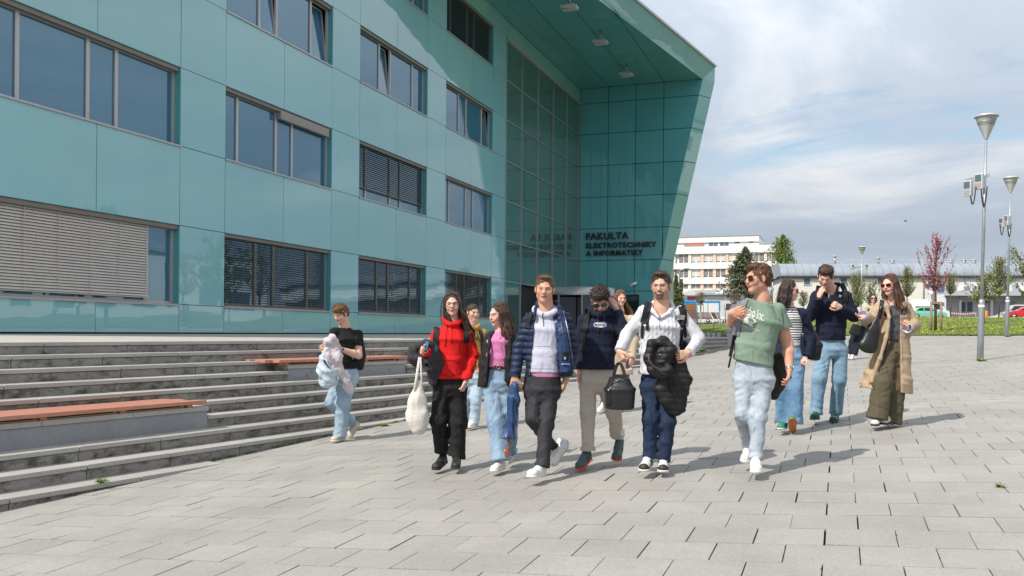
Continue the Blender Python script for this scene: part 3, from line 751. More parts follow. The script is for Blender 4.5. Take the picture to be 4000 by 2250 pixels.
# ================================================================== FAR BUILDINGS
def local(o): return Matrix.Translation(-Vector(o.location)) if not o.rotation_euler[2] else (Matrix.Translation(o.location) @ Matrix.Rotation(o.rotation_euler[2], 4, 'Z')).inverted()
m_cream = mat('cream_render', (.72,.69,.62), .85, var=.03, vscale=.5)
m_white = mat('white_render', (.74,.73,.71), .85, var=.03, vscale=.5)
m_peach = mat('peach_panel', (.74,.50,.38), .8)
m_dwin = mat('far_window', (.10,.095,.095), .25)
m_fblind = mat('far_blind', (.58,.54,.47), .7, var=.06, vscale=2)
m_fgl = mat('far_glass', (.10,.14,.20), .12)
m_wfr = mat('white_frame', (.80,.80,.80), .5)
def office():
    Yo = 203.; X = lambda px, py=1050: float(on_y(px, py, Yo)[0]); Z = lambda py, px=2726: float(on_y(px, py, Yo)[2])
    xl, xr = X(2560), X(3062)
    root = empty('office_block', (X(2780), Yo, 3)); tag(root, 'far cream office block with white bands and peach window piers', 'building'); I = local(root)
    def part(m, n, mm): m.v = [tuple(I @ Vector(p)) for p in m.v]; return m.build(n, mm, root)
    bands = [(963.5, 991.6), (1029.5, 1050.8), (1087.7, 1109), (1132, 1152)]
    for k, (a, b) in enumerate(bands):
        m = MB(); m.box(xl, xr, Yo-.25, Yo+.1, Z(b), Z(a)); m.box(xl, xr, Yo+.1, Yo+14, Z(b), Z(a)-.05); part(m, 'white_band', m_white)
    m = MB(); m.box(xl, xr-.2, Yo+.5, Yo+13.8, 1, Z(964)); part(m, 'wall', m_cream)
    m = MB(); m.box(xl, X(2590+1925/5.152), Yo+.0, Yo+12, Z(948), Z(926.6)); m.box(xl, X(2963), Yo+.3, Yo+11.8, Z(964), Z(948)); part(m, 'penthouse', m_white)
    m = MB(); m.box(xl-.1, X(2590+1925/5.152)+.1, Yo-.08, Yo+12.1, Z(926.6), Z(926.6)+.12); part(m, 'roof_edge', mat('roof_edge', (.3,.25,.22), .6))
    m = MB(); m.box(X(2682), X(2747), Yo+.05, Yo+.29, Z(953), Z(948.3)); part(m, 'red_awning', mat('red_awning', (.75,.12,.06), .7))
    m = MB(); m.box(X(2672), X(2747), Yo+.06, Yo+.285, Z(963), Z(953.2)); part(m, 'roof_opening', mat('loggia_shade', (.35,.24,.19), .8))
    for a, b, h0, h1, mm in ((2768, 2784, 947, 963, m_fgl), (2787, 2801, 947, 963, m_fgl), (2811, 2826, 947, 963, m_fgl), (2829, 2844, 947, 963, m_fgl), (2869, 2886, 945.5, 953, m_dwin), (2925, 2940, 945, 952, m_dwin)):
        m = MB(); m.box(X(a), X(b), Yo+.2, Yo+.28, Z(h1), Z(h0)); part(m, 'window', mm)
    m = MB(); m.tube([(X(2750), Yo+4, Z(926)), (X(2750), Yo+4, Z(917)), (X(2753), Yo+4, Z(915))], .12, 6); part(m, 'flue', mat('red_flue', (.5,.06,.05), .5))
    cols = [(2628, 2640), (2652, 2687.5), (2700.5, 2736), (2749, 2784), (2797.5, 2833), (2846, 2882), (2895.5, 2931), (2944, 2984), (2996, 3011), (3014, 3050)]
    rr = random.Random(11)
    for ri, (t, b) in enumerate([(992.6, 1028.5), (1051.8, 1086.7), (1110, 1131)]):
        for ci, (a, c) in enumerate(cols):
            w = empty('window', parent=root); w.location = I @ Vector(((X(a)+X(c))/2, Yo+.3, (Z(t)+Z(b))/2)); J = Matrix.Translation(-w.location) @ I
            def wp(m, n, mm): m.v = [tuple(J @ Vector(p)) for p in m.v]; return m.build(n, mm, w)
            m = MB(); m.box(X(a), X(c), Yo+.3, Yo+.45, Z(b), Z(t)); wp(m, 'pane', m_fgl)
            style = rr.choice([0,1,2]) if not (ri == 0 and ci in (2,3,5)) else 1
            lo = Z(b) if style == 0 else Z(b-7 if ri < 2 else b-2)
            m = MB(); m.box(X(a)+.05, X(c)-.05, Yo+.2, Yo+.28, lo, Z(t)); wp(m, 'blind', m_fblind if style == 1 else mat('far_blind_dark', (.22,.19,.17), .7, var=.1, vscale=3))
            m = MB(); xm = (X(a)+X(c))/2
            m.box(X(a), X(c), Yo+.16, Yo+.3, Z(b)-.02, Z(b)+.18); m.box(xm-.12, xm+.12, Yo+.17, Yo+.31, Z(b), lo); 
            m.box(xm-.05, xm+.05, Yo+.185, Yo+.2, lo, Z(t)); wp(m, 'frame', m_wfr if style else m_cream)
            m = MB()
            nx = cols[ci+1][0] if ci+1 < len(cols) else 3062
            peach = 2 <= ci <= 6
            if ci >= 1: m.box(X(c)+.02, X(nx)-.02, Yo+.02, Yo+.5, Z(b), Z(t)); part(m, 'pier', m_peach if peach and ci < 6 else m_cream)
office()

def far_block(name, label, cat, pts, dep, depth_m, m, z0=None, extra=None):
    """box whose front face spans pixel columns x0..x1, rows ytop..ybase at a camera depth"""
    x0, x1, yt, yb = pts; P = at(x0, yt, dep); Q = at(x1, yt, dep); R = at(x0, yb, dep)
    d = Q-P; ang = math.atan2(d[1], d[0]); L = math.hypot(d[0], d[1])
    zb = R[2] if z0 is None else z0
    root = empty(name, (P[0], P[1], zb), ang); tag(root, label, cat)
    b = MB(); b.box(0, L, 0, depth_m, -1.2, P[2]-zb); b.build('wall', m, root)
    return root, L, P[2]-zb
def annexes():
    r, L, H = far_block('low_annex', 'low flat grey wall with a small dark red sign behind the blue container', 'building', (2600, 2752, 1152, 1172), 165, 12, mat('blue_grey_wall', (.22,.25,.29), .8), z0=1.4)
    s = MB(); s.box(L*.56, L*.82, -.1, -.01, H-.75, H-.2); s.build('sign_board', mat('maroon', (.16,.01,.02), .5), r)
    t = MB(); 
    for i in range(11): t.box(L*.58+i*.12*L/8, L*.58+i*.12*L/8+.09*L/9, -.12, -.1, H-.6, H-.35)
    r, L, H = far_block('white_annex', 'low white annex with a flat roof right of the blue container', 'building', (2753, 3120, 1152, 1250), 160, 12, m_white, z0=1.4)
    s = MB(); s.box(-.3, L+.3, -.5, 12, H, H+.3); s.build('roof', mat('annex_roof', (.45,.46,.48), .7), r)
    for a, b in ((.21, .30), (.34, .42), (.5, .6)):
        w = MB(); w.box(L*a, L*b, -.06, -.0, H-2.6, H-1.5); w.build('window', m_dwin, r)
    r, L, H = far_block('flat_annex', 'pale flat roofed hall at the foot of the office block', 'building', (2715, 3120, 1131, 1160), 185, 14, mat('pale_wall', (.60,.59,.57), .85), z0=1.6)
    p = at(2826, 1150, 172); q = at(2786, 1150, 172); w = abs(p[0]-q[0])
    o = empty('roof_tent', (p[0], p[1], p[2])); tag(o, 'white pyramid shaped roof rising over the white annex', 'roof')
    m = MB(); m.add([(-w, -w, 0), (w, -w, 0), (w, w, 0), (-w, w, 0), (0, 0, .95)], [(0,1,4), (1,2,4), (2,3,4), (3,0,4)]); m.box(-w, w, -w, w, -2.6, -.005); m.build('tent_cloth', mat('tent_white', (.8,.82,.85), .6), o)
annexes()
def container():
    dep = 131; P = at(2637, 1240, dep); Q = at(2812, 1240, dep-1); d = Q-P; ang = math.atan2(d[1], d[0]); L = math.hypot(d[0], d[1]); z = 2.25
    root = empty('site_container', (P[0], P[1], z-.15), ang); tag(root, 'bright blue container cabin with white panels and a brown door on the lawn', 'container')
    H = 2.55; blue = mat('container_blue', (.02,.30,.66), .4, var=.06); dblue = mat('container_end', (.015,.20,.52), .45)
    b = MB(); b.box(0, L, .02, 2.4, 0, H)
    b.box(-.05, L+.02, -.03, .1, H-.22, H+.03); b.box(-.05, L+.02, -.03, .1, 0, .2); b.box(L-.12, L+.03, -.03, .1, .2, H-.22); b.box(L*.46-.1, L*.46, -.03, .05, .2, H-.22)
    for i in range(9): b.box(L-.01, L+.06, .2+i*.24, .32+i*.24, .1, H-.1)
    b.build('body', blue, root)
    w = MB(); w.box(L*.485, L*.725, -.05, .015, .28, H-.28); w.box(L*.74, L*.975, -.05, .015, .28, H-.28); w.build('white_panel', m_wfr, root)
    w = MB(); w.box(L*.25, L*.36, -.05, .015, .22, H-.4); w.box(L*.365, L*.455, -.045, .015, .22, H-.4); w.build('door', mat('brown_door', (.30,.13,.04), .6, var=.15, vscale=2), root)
    w = MB(); w.box(L*.24, L*.46, -.07, -.05, 1.15, 1.22); w.build('bolt_bar', m_dwin, root)
container()

def low_building():
    P = at(3045, 1200, 127); Q = at(4000, 1200, 122); d = Q-P; ang = math.atan2(d[1], d[0])
    root = empty('long_low_building', (P[0], P[1], 2.0), ang); tag(root, 'long two storey pale building with a curved grey metal roof', 'building')
    M = Matrix.Translation(root.location) @ Matrix.Rotation(ang, 4, 'Z'); MI = M.inverted()
    nrm = np.array([-math.sin(ang), math.cos(ang), 0]); P0 = np.array(P)
    def U(px, py, off=0):
        r = ray(px, py); q = P0+nrm*off; t = (q @ nrm)/(r @ nrm); v = MI @ Vector(r*t); return v.x, v.z
    ze = U(3045, 1078)[1]; Lx = U(4000, 1100)[0]+46
    xw = U(3612, 1100)[0]; xo = U(3696, 1150)[0]
    w = MB(); w.box(.5, xw, 0, 12, -2, ze); w.build('cream_wall', mat('cream_wall', (.78,.74,.66), .85, var=.03, vscale=.4), root)
    zs = U(3850, 1152)[1]
    w = MB(); w.box(xw+.003, xo, -.03, 12, -2, ze-.02); w.box(xo+.003, Lx, -.03, 12, zs, ze-.02); w.build('white_wall', m_white, root)
    w = MB(); w.box(xo+.003, Lx, 1.6, 12, -2, zs-.02); w.build('recessed_wall', mat('shaded_wall', (.7,.69,.68), .85), root)
    w = MB(); w.box(xo-.3, Lx, -.7, 0-.035, zs-.12, zs+.55); w.build('canopy_slab', mat('slab_grey', (.48,.49,.51), .7), root)
    r = MB(); n = 14; R_ = U(3300, 1030)[1]-ze+.25
    prof = [(-.35-.0+3.6*(1-math.cos(math.pi/2*k/n)), ze+R_*math.sin(math.pi/2*k/n)) for k in range(n+1)]+[(12, ze+R_)]
    V = [(x, y, z) for x in (0, Lx) for y, z in prof]; k = len(prof)
    r.add(V, [(i, i+1, k+i+1, k+i) for i in range(k-1)], 0, True); r.add([(0, y, z) for y, z in prof]+[(0, 12, ze)], [tuple(range(k+1))])
    mr = mat('metal_roof', (.30,.335,.375), .5, .15, var=.12, vscale=.7)
    r.build('curved_roof', mr, root)
    s = MB(); q = 0.
    while q < Lx: s.tube([(q, y-.03, z+.03) for y, z in prof], .014, 4); q += 1.05
    s.build('roof_seam', mat('roof_seam', (.16,.20,.25), .5), root)
    g = MB(); g.box(-.1, Lx, -.5, -.3, ze-.12, ze+.02); g.build('gutter', mat('gutter', (.10,.10,.11), .5), root)
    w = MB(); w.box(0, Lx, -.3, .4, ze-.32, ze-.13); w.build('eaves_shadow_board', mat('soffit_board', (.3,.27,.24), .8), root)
    for px in (3272, 3606):
        x = U(px, 1200)[0]; p = MB(); p.tube([(x, -.35, ze-.1), (x, -.15, ze-.7), (x, -.12, 0)], .07, 6); p.build('downpipe', m_alu, root)
    def win(a, b, t, bt, mm=m_fgl, fr=True, off=-.05, split=0):
        x0, z1 = U(a, t); x1, z0 = U(b, bt); e = empty('window', ((x0+x1)/2, off, (z0+z1)/2), parent=root); w_, h_ = (x1-x0)/2, (z1-z0)/2
        m = MB(); m.box(-w_, w_, -.02, .04, -h_, h_); m.build('pane', mm, e)
        m = MB(); f = .07
        m.box(-w_-f, w_+f, -.05, .03, h_, h_+f); m.box(-w_-f, w_+f, -.05, .03, -h_-f, -h_); m.box(-w_-f, -w_, -.05, .03, -h_, h_); m.box(w_, w_+f, -.05, .03, -h_, h_)
        for i in range(1, split+1): xx = -w_+2*w_*i/(split+1); m.box(xx-.05, xx+.05, -.055, .03, -h_, h_)
        m.build('frame', m_wfr, e)
    for a, b in ((3283, 3308), (3428, 3460), (3140, 3165)): win(a, b, 1087, 1112)
    win(3624, 3690, 1098, 1144, split=1); win(3659, 3686, 1181, 1212, m_dwin)
    for a, b in ((3699, 3716), (3763, 3785), (3802, 3815), (3921, 3935), (4060, 4085)): win(a, b, 1119, 1143, mat('striped_blind', (.22,.26,.30), .5), off=-.09)
    win(3952, 3976, 1112, 1144, mat('pale_blue_glass', (.35,.45,.48), .3), off=-.09)
    win(3763, 3786, 1178, 1217, m_fgl, off=1.5); win(3792, 3814, 1178, 1217, m_fgl, off=1.5)
    x0, z1 = U(3878, 1176); x1, z0 = U(3985, 1240); m = MB(); m.box(x0, x1, 1.45, 1.6, 0, z1)
    for i in range(12): m.box(x0, x1, 1.42, 1.46, i*z1/12, i*z1/12+.06)
    m.build('garage_door', mat('roller_shutter', (.45,.45,.45), .5), root)
    for px in (3749, 3872, 4010, 4120):
        x = U(px, 1200)[0]; p = MB(); p.box(x-.12, x+.12, -.3, -.06, -1, zs-.12); p.build('column', mat('column_grey', (.25,.25,.26), .6), root)
    for a, b in ((3762, 3790), (3950, 3976)):
        x0, z1 = U(a, 1090); x1, z0 = U(b, 1117); m = MB(); m.box(x0, x1, -.08, -.03, z0, z1); m.build('lowered_blind', mat('pale_shutter', (.6,.6,.6), .6), root)
    for px, h in ((3275, .9), (3448, .6), (3505, .3), (3737, .35), (3790, .3), (3830, .3), (3930, .5), (3947, .4)):
        x = U(px, 1020)[0]; z = ze+R_; m = MB(); m.tube([(x, 2.5, z-.1), (x, 2.5, z+h)], .16 if h > .5 else .25, 8); m.tube([(x, 2.5, z+h-.02), (x, 2.5, z+h+.15)], .3, 8); m.build('roof_vent', m_alu, root)
    # satellite dish
    x, z = U(3625, 1138); m = MB(); m.lathe([(0, 0), (.3, .06), (.5, .18)], n=16); o = m.build('satellite_dish', m_wfr, root); o.location = (x, -.5, z); o.rotation_euler = (math.radians(70), 0, .5)
low_building()
# out of the frame on the right: more of the place, seen mirrored in the glass
def mirror_block():
    root = empty('white_hall', (62, 96, 2.2), math.radians(-62)); tag(root, 'white hall far to the right of the plaza, seen mirrored in the teal glass', 'building')
    m = MB(); m.box(-24, 24, 0, 14, -1, 8.4); m.build('wall', m_white, root)
    m = MB(); m.box(-24.4, 24.4, -.4, 14.4, 8.4, 8.8); m.build('roof', m_alu, root)
    for i in range(9):
        m = MB(); m.box(-21+i*5, -18.4+i*5, -.05, 0, 1.4, 3.4); m.box(-21+i*5, -18.4+i*5, -.05, 0, 5, 7); m.build('window', m_fgl, root)
mirror_block()

# ================================================================== LAMPS
m_galv = mat('galvanised_steel', (.42,.45,.48), .42, .6, var=.12, vscale=5, bump=.05, bscale=30)
m_galv2 = mat('lamp_light_metal', (.62,.61,.60), .35, .3)
m_lglass = mat('lantern_glass', (.50,.49,.43), .12, 0)
def floodlight(parent, loc, rz, s=1.0):
    f = empty('floodlight', loc, rz, parent)
    b = MB(); b.box(-.14*s, .14*s, -.07*s, .07*s, -.25*s, .25*s); b.box(-.05*s, .05*s, .07*s, .16*s, -.1*s, .1*s); b.build('housing', m_galv2, f, bevel=.015)
    g = MB(); g.box(-.10*s, .10*s, -.078*s, -.07*s, .0, .21*s); g.build('glass', mat('flood_glass', (.10,.16,.17), .1), f)
    g = MB(); g.box(-.10*s, .10*s, -.077*s, -.07*s, -.2*s, -.05*s); g.build('grille', mat('flood_grille', (.35,.32,.31), .6), f)
    return f
def lamp(base, H, label, lean=(0, 0), heads=(), cable=True, sleeve=.074, floods=True):
    root = empty('street_lamp', base); tag(root, label, 'street lamp', 'lamp posts with funnel shaped lanterns around the plaza')
    lx, ly = lean; top = Vector((lx, ly, H)); pt = lambda f: top*f
    m = MB(); m.tube([(0,0,-.3), tuple(pt(.235)), tuple(pt(.245)), tuple(pt(.25))], [sleeve*.95, sleeve*.85, sleeve*.8, .036], 20); m.build('sleeve', m_galv, root)
    m = MB(); m.tube([tuple(pt(.25)), tuple(pt(.90))], [.036, .028], 14); m.tube([tuple(pt(.612)), tuple(pt(.616))], .038, 14); m.build('pole', m_galv, root)
    hz = H*.908
    c = (lx*.95, ly*.95, 0)
    m = MB(); m.lathe([(.034, hz-.02), (.042, hz), (.145, hz+.25), (.15, hz+.26)], c, 24); m.build('lantern_cone', m_galv2, root)
    m = MB(); m.lathe([(.15, hz+.26), (.225, H-.02)], c, 24); m.build('lantern_glass', mat('lantern_clear', (.42,.43,.40), .08, 0), root)
    m = MB(); m.lathe([(.0, H+.035), (.15, H+.03), (.245, H-.005), (.245, H-.03), (.0, H-.03)], c, 28); m.build('lantern_lid', m_galv2, root)
    m = MB(); m.lathe([(.156, hz+.275), (.16, hz+.29), (.19, hz+.36), (.187, hz+.352), (.156, hz+.275)], c, 24); m.build('lantern_ring', m_galv, root)
    if floods:
        for (dx, dy, dz, rz) in heads:
            p = pt(.735); floodlight(root, (p.x+dx, p.y+dy, p.z+dz), rz, .68)
        p = pt(.735); m = MB(); x0 = min(h[0] for h in heads); m.bar((p.x+x0-.05, p.y+heads[0][1]+.1, p.z+.02), (p.x+.1, p.y+.02, p.z+.12), .04, .08); m.build('bracket', m_galv, root)
    if cable:
        for k, dx in enumerate((-.24, -.02)):
            p = pt(.70); m = MB(); pts = [(p.x+dx+.06*math.sin(a)*1.0, p.y-.07, p.z+.02-.42*math.sin(a/2+.0)**1 if False else p.z+.02-.42*(1-((a/math.pi)-1)**2)) for a in np.linspace(0, 2*math.pi, 14)]
            pts = [(p.x+dx-.06+.12*q, p.y-.07, p.z+.05-1.5*(q-q*q)*(1+.15*k)) for q in np.linspace(0, 1, 12)]
            m.tube(pts, .014, 6); m.build('cable', mat('cable_black', (.02,.02,.025), .5), root)
    if H > 5.2 and cable:
        m = MB(); p = pt(.215); m.tube([(p.x, p.y, p.z), tuple(pt(.227))], sleeve*.88, 20); m.build('sticker', m_wfr, root)
    return root
b1 = gnd(3828, 1408); lamp(tuple(b1), 5.30, 'nearest and tallest lamp post, standing on the paving at the right', (.09, .02), ((-.33, -.03, -.16, -.7), (-.11, -.03, -.02, -.7)))
b2 = gnd(3932, 1314); lamp(tuple(b2), 5.30, 'second lamp post, at the plaza edge against the right border', (.09, .02), ((-.24, -.03, -.10, -.9), (-.10, -.03, -.03, -.9)))
b3 = at(3362, 1283, 59); lamp(tuple(b3), 5.30, 'third lamp post with two square floodlights, rising behind the woman in the trench coat', (.05, 0), ((-.55, -.1, .1, .3), (.28, -.1, .1, .3)), cable=False)
b4 = at(2947, 1245, 78); P4 = at(2945, 985, 78)
lamp((b4[0], b4[1], b4[2]), P4[2]-b4[2], 'distant lamp post in front of the dark pine, behind the man in the green shirt', (0, 0), (), cable=False, floods=False)
def curved_lamp(px, pyt, pyb, dep, label):
    b = at(px, pyb, dep); t = at(px, pyt, dep); root = empty('roadside_lamp', tuple(b)); tag(root, label, 'street lamp')
    h = t[2]-b[2]; m = MB(); m.tube([(0,0,0), (0,0,h*.9), (.15,0,h*.96), (.5,0,h), (1.0,0,h)], .09, 8); m.build('pole', m_galv, root)
    m = MB(); m.box(.8, 1.5, -.12, .12, h-.06, h+.08); m.build('lamp_head', m_dwin, root)
curved_lamp(2654, 1051, 1160, 140, 'thin lamp with a bent neck standing before the office block')
def thin_post(px, yt, yb, dep, label):
    b = at(px, yb, dep); t = at(px, yt, dep); root = empty('steel_post', tuple(b)); tag(root, label, 'post')
    m = MB(); m.tube([(0,0,-.5), (0,0,t[2]-b[2])], .06, 8); m.build('pole', m_galv, root); m = MB(); m.lathe([(.0,.0), (.09,.0), (.09,.1), (0,.14)], (0,0,t[2]-b[2]), 8); m.build('pole_cap', m_galv, root)
thin_post(2833, 1168, 1246, 120, 'thin grey post just right of the blue container')
thin_post(3017, 1085, 1165, 120, 'thin grey post left of the curved roof building')

# ================================================================== TREES
def crown_shape(kind, t):
    if kind == 'ball': return math.sqrt(max(0, 1-(2*t-1)**2))
    if kind == 'cone': return max(.03, (1-t)**.8)*(.55+.45*min(1, t*6))
    if kind == 'col': return (min(1, t*2.2+.35))*(max(0, 1-t)**.40)
    if kind == 'vase': return (.35+.65*min(1, t*1.9))*max(.03, (1-t))**.45
    return math.sqrt(max(0, 1-(2*t-1)**2))
def tree(base, H, cb, W, kind, label, leafcol, n_twig=90, n_leaf=1800, leaf=.1, trunk=.07, name='tree', cat='tree', group=None, seed=1, twigcol=(.12,.09,.07), up=.5, clump=0, stakes=False, rough=.35, hang=0):
    rr = random.Random(seed); nr = np.random.default_rng(seed)
    root = empty(name, tuple(base)); tag(root, label, cat, group)
    m = MB(); wob = [rr.uniform(-.02, .02)*H for _ in range(4)]
    tp = [(0,0,-.3), (wob[0]*.3, wob[1]*.3, H*.3), (wob[0], wob[1], H*.6), (wob[2]*.5, wob[3]*.5, H*.97)]
    m.tube(tp, [trunk*1.2, trunk, trunk*.6, trunk*.1], 8)
    def tpos(z):
        f = z/H; 
        for a, b in zip(tp[:-1], tp[1:]):
            if z <= b[2]: q = max(0, (z-a[2])/(b[2]-a[2])); return Vector((a[0]+(b[0]-a[0])*q, a[1]+(b[1]-a[1])*q, z))
        return Vector(tp[-1])
    ends = []; ch = H-cb
    for i in range(n_twig):
        t = rr.random()**.85; az = rr.uniform(0, 6.283); rad = W/2*crown_shape(kind, t)*(rr.uniform(rough, 1.08) if rr.random() < .8 else rr.uniform(1.0, 1.2))
        e = Vector((math.cos(az)*rad, math.sin(az)*rad, cb+ch*t)); z0 = max(cb*.9, e.z-up*ch*rr.uniform(.2, .9)-rad*.35)
        if kind == 'cone': z0 = min(H*.97, e.z+rr.uniform(-.1, .25)*rad)
        s = tpos(z0); mid = s.lerp(e, .5)+Vector((rr.uniform(-.1, .1), rr.uniform(-.1, .1), -.12*rad if kind != 'cone' else .05))*1
        m.tube([s, mid, e], [trunk*.30, trunk*.18, trunk*.05], 4, caps=False); ends.append((s, mid, e))
        for j in range(2):
            q = mid.lerp(e, rr.uniform(.0, .8)); d2 = (e-mid)*rr.uniform(.3, .7)+Vector((rr.uniform(-.3, .3), rr.uniform(-.3, .3), rr.uniform(-.1, .35)-hang))*rad*.8
            if q.z+d2.z > cb+ch*1.02: continue
            m.tube([q, q+d2], [trunk*.12, trunk*.03], 3, caps=False); ends.append((q, q+d2*.5, q+d2))
    me_t = m.build('trunk', mat('bark_%s' % name, twigcol, .9, bump=.3, bscale=20, var=.2), root)
    idx = nr.integers(0, len(ends), n_leaf); tt = nr.uniform(.15, 1.05, n_leaf)[:, None]
    S = np.array([[*e[0]] for e in ends])[idx]; Mi = np.array([[*e[1]] for e in ends])[idx]; E = np.array([[*e[2]] for e in ends])[idx]
    P = np.where(tt < .5, S+(Mi-S)*tt*2, Mi+(E-Mi)*(tt*2-1))+nr.normal(0, leaf*.6, (n_leaf, 3))
    if hang: P[:, 2] -= hang*nr.random(n_leaf)*.6
    a = nr.normal(0, 1, (n_leaf, 3)); a /= np.linalg.norm(a, axis=1)[:, None]; b = np.cross(a, nr.normal(0, 1, (n_leaf, 3))); b /= np.linalg.norm(b, axis=1)[:, None]
    sz = (leaf*nr.uniform(.5, 1.3, n_leaf))[:, None]; wd = .5
    V = np.stack([P-a*sz, P-b*sz*wd, P+a*sz, P+b*sz*wd], 1).reshape(-1, 3); F = np.arange(4*n_leaf).reshape(-1, 4)
    ci = nr.integers(0, len(leafcol), n_leaf); c = np.array(leafcol)[ci]*nr.uniform(.65, 1.35, (n_leaf, 1)); c = np.repeat(c, 4, 0)
    o = link_mesh('crown', np_mesh('crown', V, F, False, col=c), mat('leaf_surface', (.1,.15,.03), .6, attr=True), root)
    if stakes:
        st = mat('stake_wood', (.27,.20,.15), .85, var=.2, vscale=6, bump=.2)
        s_, h_ = stakes
        for k, (x, y) in enumerate(((-s_, -s_*.6), (s_, -s_*.6), (0, s_))):
            q = MB(); q.tube([(x, y, -.2), (x*.92, y*.92, h_)], .045 if s_ > .25 else .05, 8); q.build('stake', st, root)
        q = MB(); q.bar((-s_*1.05, -s_*.6, h_-.05), (s_*1.05, -s_*.6, h_-.05), .05, .09); q.bar((-s_, -s_*.6, h_-.1), (0, s_, h_-.1), .04, .07); q.bar((s_, -s_*.6, h_-.1), (0, s_, h_-.1), .04, .07); q.build('stake_rail', st, root)
    return root
GRN = [(.16,.21,.035), (.11,.16,.02), (.22,.25,.05)]; SPR = [(.24,.25,.08), (.18,.19,.06), (.30,.30,.12)]
PINK = [(.50,.17,.21), (.38,.09,.11), (.62,.32,.36), (.24,.06,.07)]; PINE = [(.08,.115,.04), (.12,.15,.06), (.05,.065,.03), (.20,.18,.11)]
def tr(px, ytop, ycb, ybase, wpx, dep, **k):
    b = at(px, ybase, dep); t = at(px, ytop, dep); c = at(px, ycb, dep); 
    return tree(b, t[2]-b[2], max(.1, c[2]-b[2]), wpx/FOC*dep*{'vase': 1.45, 'cone': 1.3, 'ball': 1.1}.get(k['kind'], 1), **k)
def trees():
    g = 'slim spring trees on and behind the lawn'
    dch = gnd(3655, 1297); dd = float(MC[2] @ dch)
    tr(3655, 907, 1120, 1297, 135, dd, kind='vase', label='young tree with dark pink blossom and leaves held by wooden stakes', leafcol=PINK, n_twig=60, n_leaf=3600, leaf=.036, trunk=.045, name='cherry_tree', seed=4, up=.75, stakes=(.2, 1.28), twigcol=(.10,.05,.045), rough=.25)
    tr(2908, 967, 1170, 1245, 165, 128, kind='cone', label='broad dark pine in front of the office block', leafcol=PINE, n_twig=330, n_leaf=15000, leaf=.15, trunk=.16, name='pine_tree', seed=5, up=.1, rough=.3)
    tr(3052, 915, 1190, 1245, 190, 140, kind='col', label='tall fresh green larch left of the curved roof', leafcol=[(.17,.24,.04), (.12,.18,.03), (.24,.30,.07)], n_twig=230, n_leaf=9000, leaf=.15, trunk=.14, name='larch_tree', seed=6, up=.1, hang=.8, rough=.2)
    tr(3062, 1040, 1200, 1245, 95, 138, kind='ball', label='dark green bushy tree low beneath the larch', leafcol=PINE+[(.08,.13,.03)], n_twig=120, n_leaf=5200, leaf=.16, trunk=.1, name='conifer', seed=16)
    tr(2640, 1078, 1215, 1240, 42, 112, kind='cone', label='green conifer at the foot of the teal wall behind the man in the white sweater', leafcol=[(.10,.15,.02), (.15,.19,.03), (.05,.08,.02)], n_twig=140, n_leaf=5000, leaf=.11, trunk=.08, name='conifer', seed=7, up=.1)
    tr(2660, 1092, 1205, 1240, 24, 125, kind='cone', label='narrow dark conifer beside the lamp with the bent neck', leafcol=PINE, n_twig=90, n_leaf=2600, leaf=.11, trunk=.07, name='conifer', seed=27, up=.1)
    tr(2736, 1141, 1184, 1249, 38, 100, kind='ball', label='small round crowned tree in front of the blue container', leafcol=[(.17,.15,.07), (.22,.20,.08)], n_twig=120, n_leaf=1900, leaf=.045, trunk=.04, name='round_tree', group=g, seed=8, stakes=(.35, 1.75), rough=.5)
    tr(2868, 1143, 1186, 1245, 40, 112, kind='ball', label='small round crowned tree right of the thin grey post', leafcol=[(.19,.15,.09), (.15,.12,.07)], n_twig=120, n_leaf=1500, leaf=.045, trunk=.04, name='round_tree', group=g, seed=9, stakes=(.35, 1.75), rough=.5)
    tr(3137, 1135, 1192, 1245, 42, 100, kind='ball', label='small round crowned tree between the striped top woman and the man in navy', leafcol=[(.14,.13,.05), (.11,.10,.04)], n_twig=120, n_leaf=2000, leaf=.045, trunk=.04, name='round_tree', group=g, seed=10, rough=.5)
    tr(3345, 1055, 1195, 1250, 76, 96, kind='vase', label='yellowish green upright tree behind the third lamp post', leafcol=SPR+[(.2,.25,.05)], n_twig=170, n_leaf=5200, leaf=.06, trunk=.07, name='spring_tree', group=g, seed=11, up=.9)
    tr(3406, 1095, 1190, 1250, 60, 90, kind='ball', label='loose tree with bright green leaves left of the woman in the trench coat', leafcol=GRN, n_twig=60, n_leaf=1300, leaf=.08, trunk=.05, name='spring_tree', group=g, seed=12)
    tr(3543, 1038, 1150, 1250, 66, 96, kind='vase', label='yellowish green upright tree right of the woman in the trench coat', leafcol=SPR, n_twig=170, n_leaf=4200, leaf=.055, trunk=.06, name='spring_tree', group=g, seed=13, up=.9)
    tr(3714, 1062, 1140, 1242, 62, 104, kind='vase', label='slim pale green tree just right of the pink blossom tree', leafcol=SPR, n_twig=170, n_leaf=3200, leaf=.05, trunk=.06, name='spring_tree', group=g, seed=14, up=.9, twigcol=(.22,.20,.10))
    d2 = gnd(3842, 1268); tr(3842, 1072, 1178, 1268, 120, float(MC[2] @ d2), kind='ball', label='sparse green tree behind the nearest lamp post', leafcol=GRN+SPR, n_twig=60, n_leaf=2300, leaf=.05, trunk=.05, name='spring_tree', group=g, seed=15, twigcol=(.16,.12,.07), rough=.15)
    tr(3902, 1000, 1140, 1242, 110, 100, kind='vase', label='tallest pale green tree between the two nearest lamp posts', leafcol=SPR+GRN, n_twig=210, n_leaf=6500, leaf=.06, trunk=.07, name='spring_tree', group=g, seed=17, up=.9)
    d3 = float(MC[2] @ gnd(4010, 1290)); tr(4018, 930, 1150, 1290, 190, d3, kind='ball', label='sparse green tree cut by the right border of the photo', leafcol=GRN, n_twig=60, n_leaf=1700, leaf=.05, trunk=.06, name='spring_tree', group=g, seed=18, rough=.2)
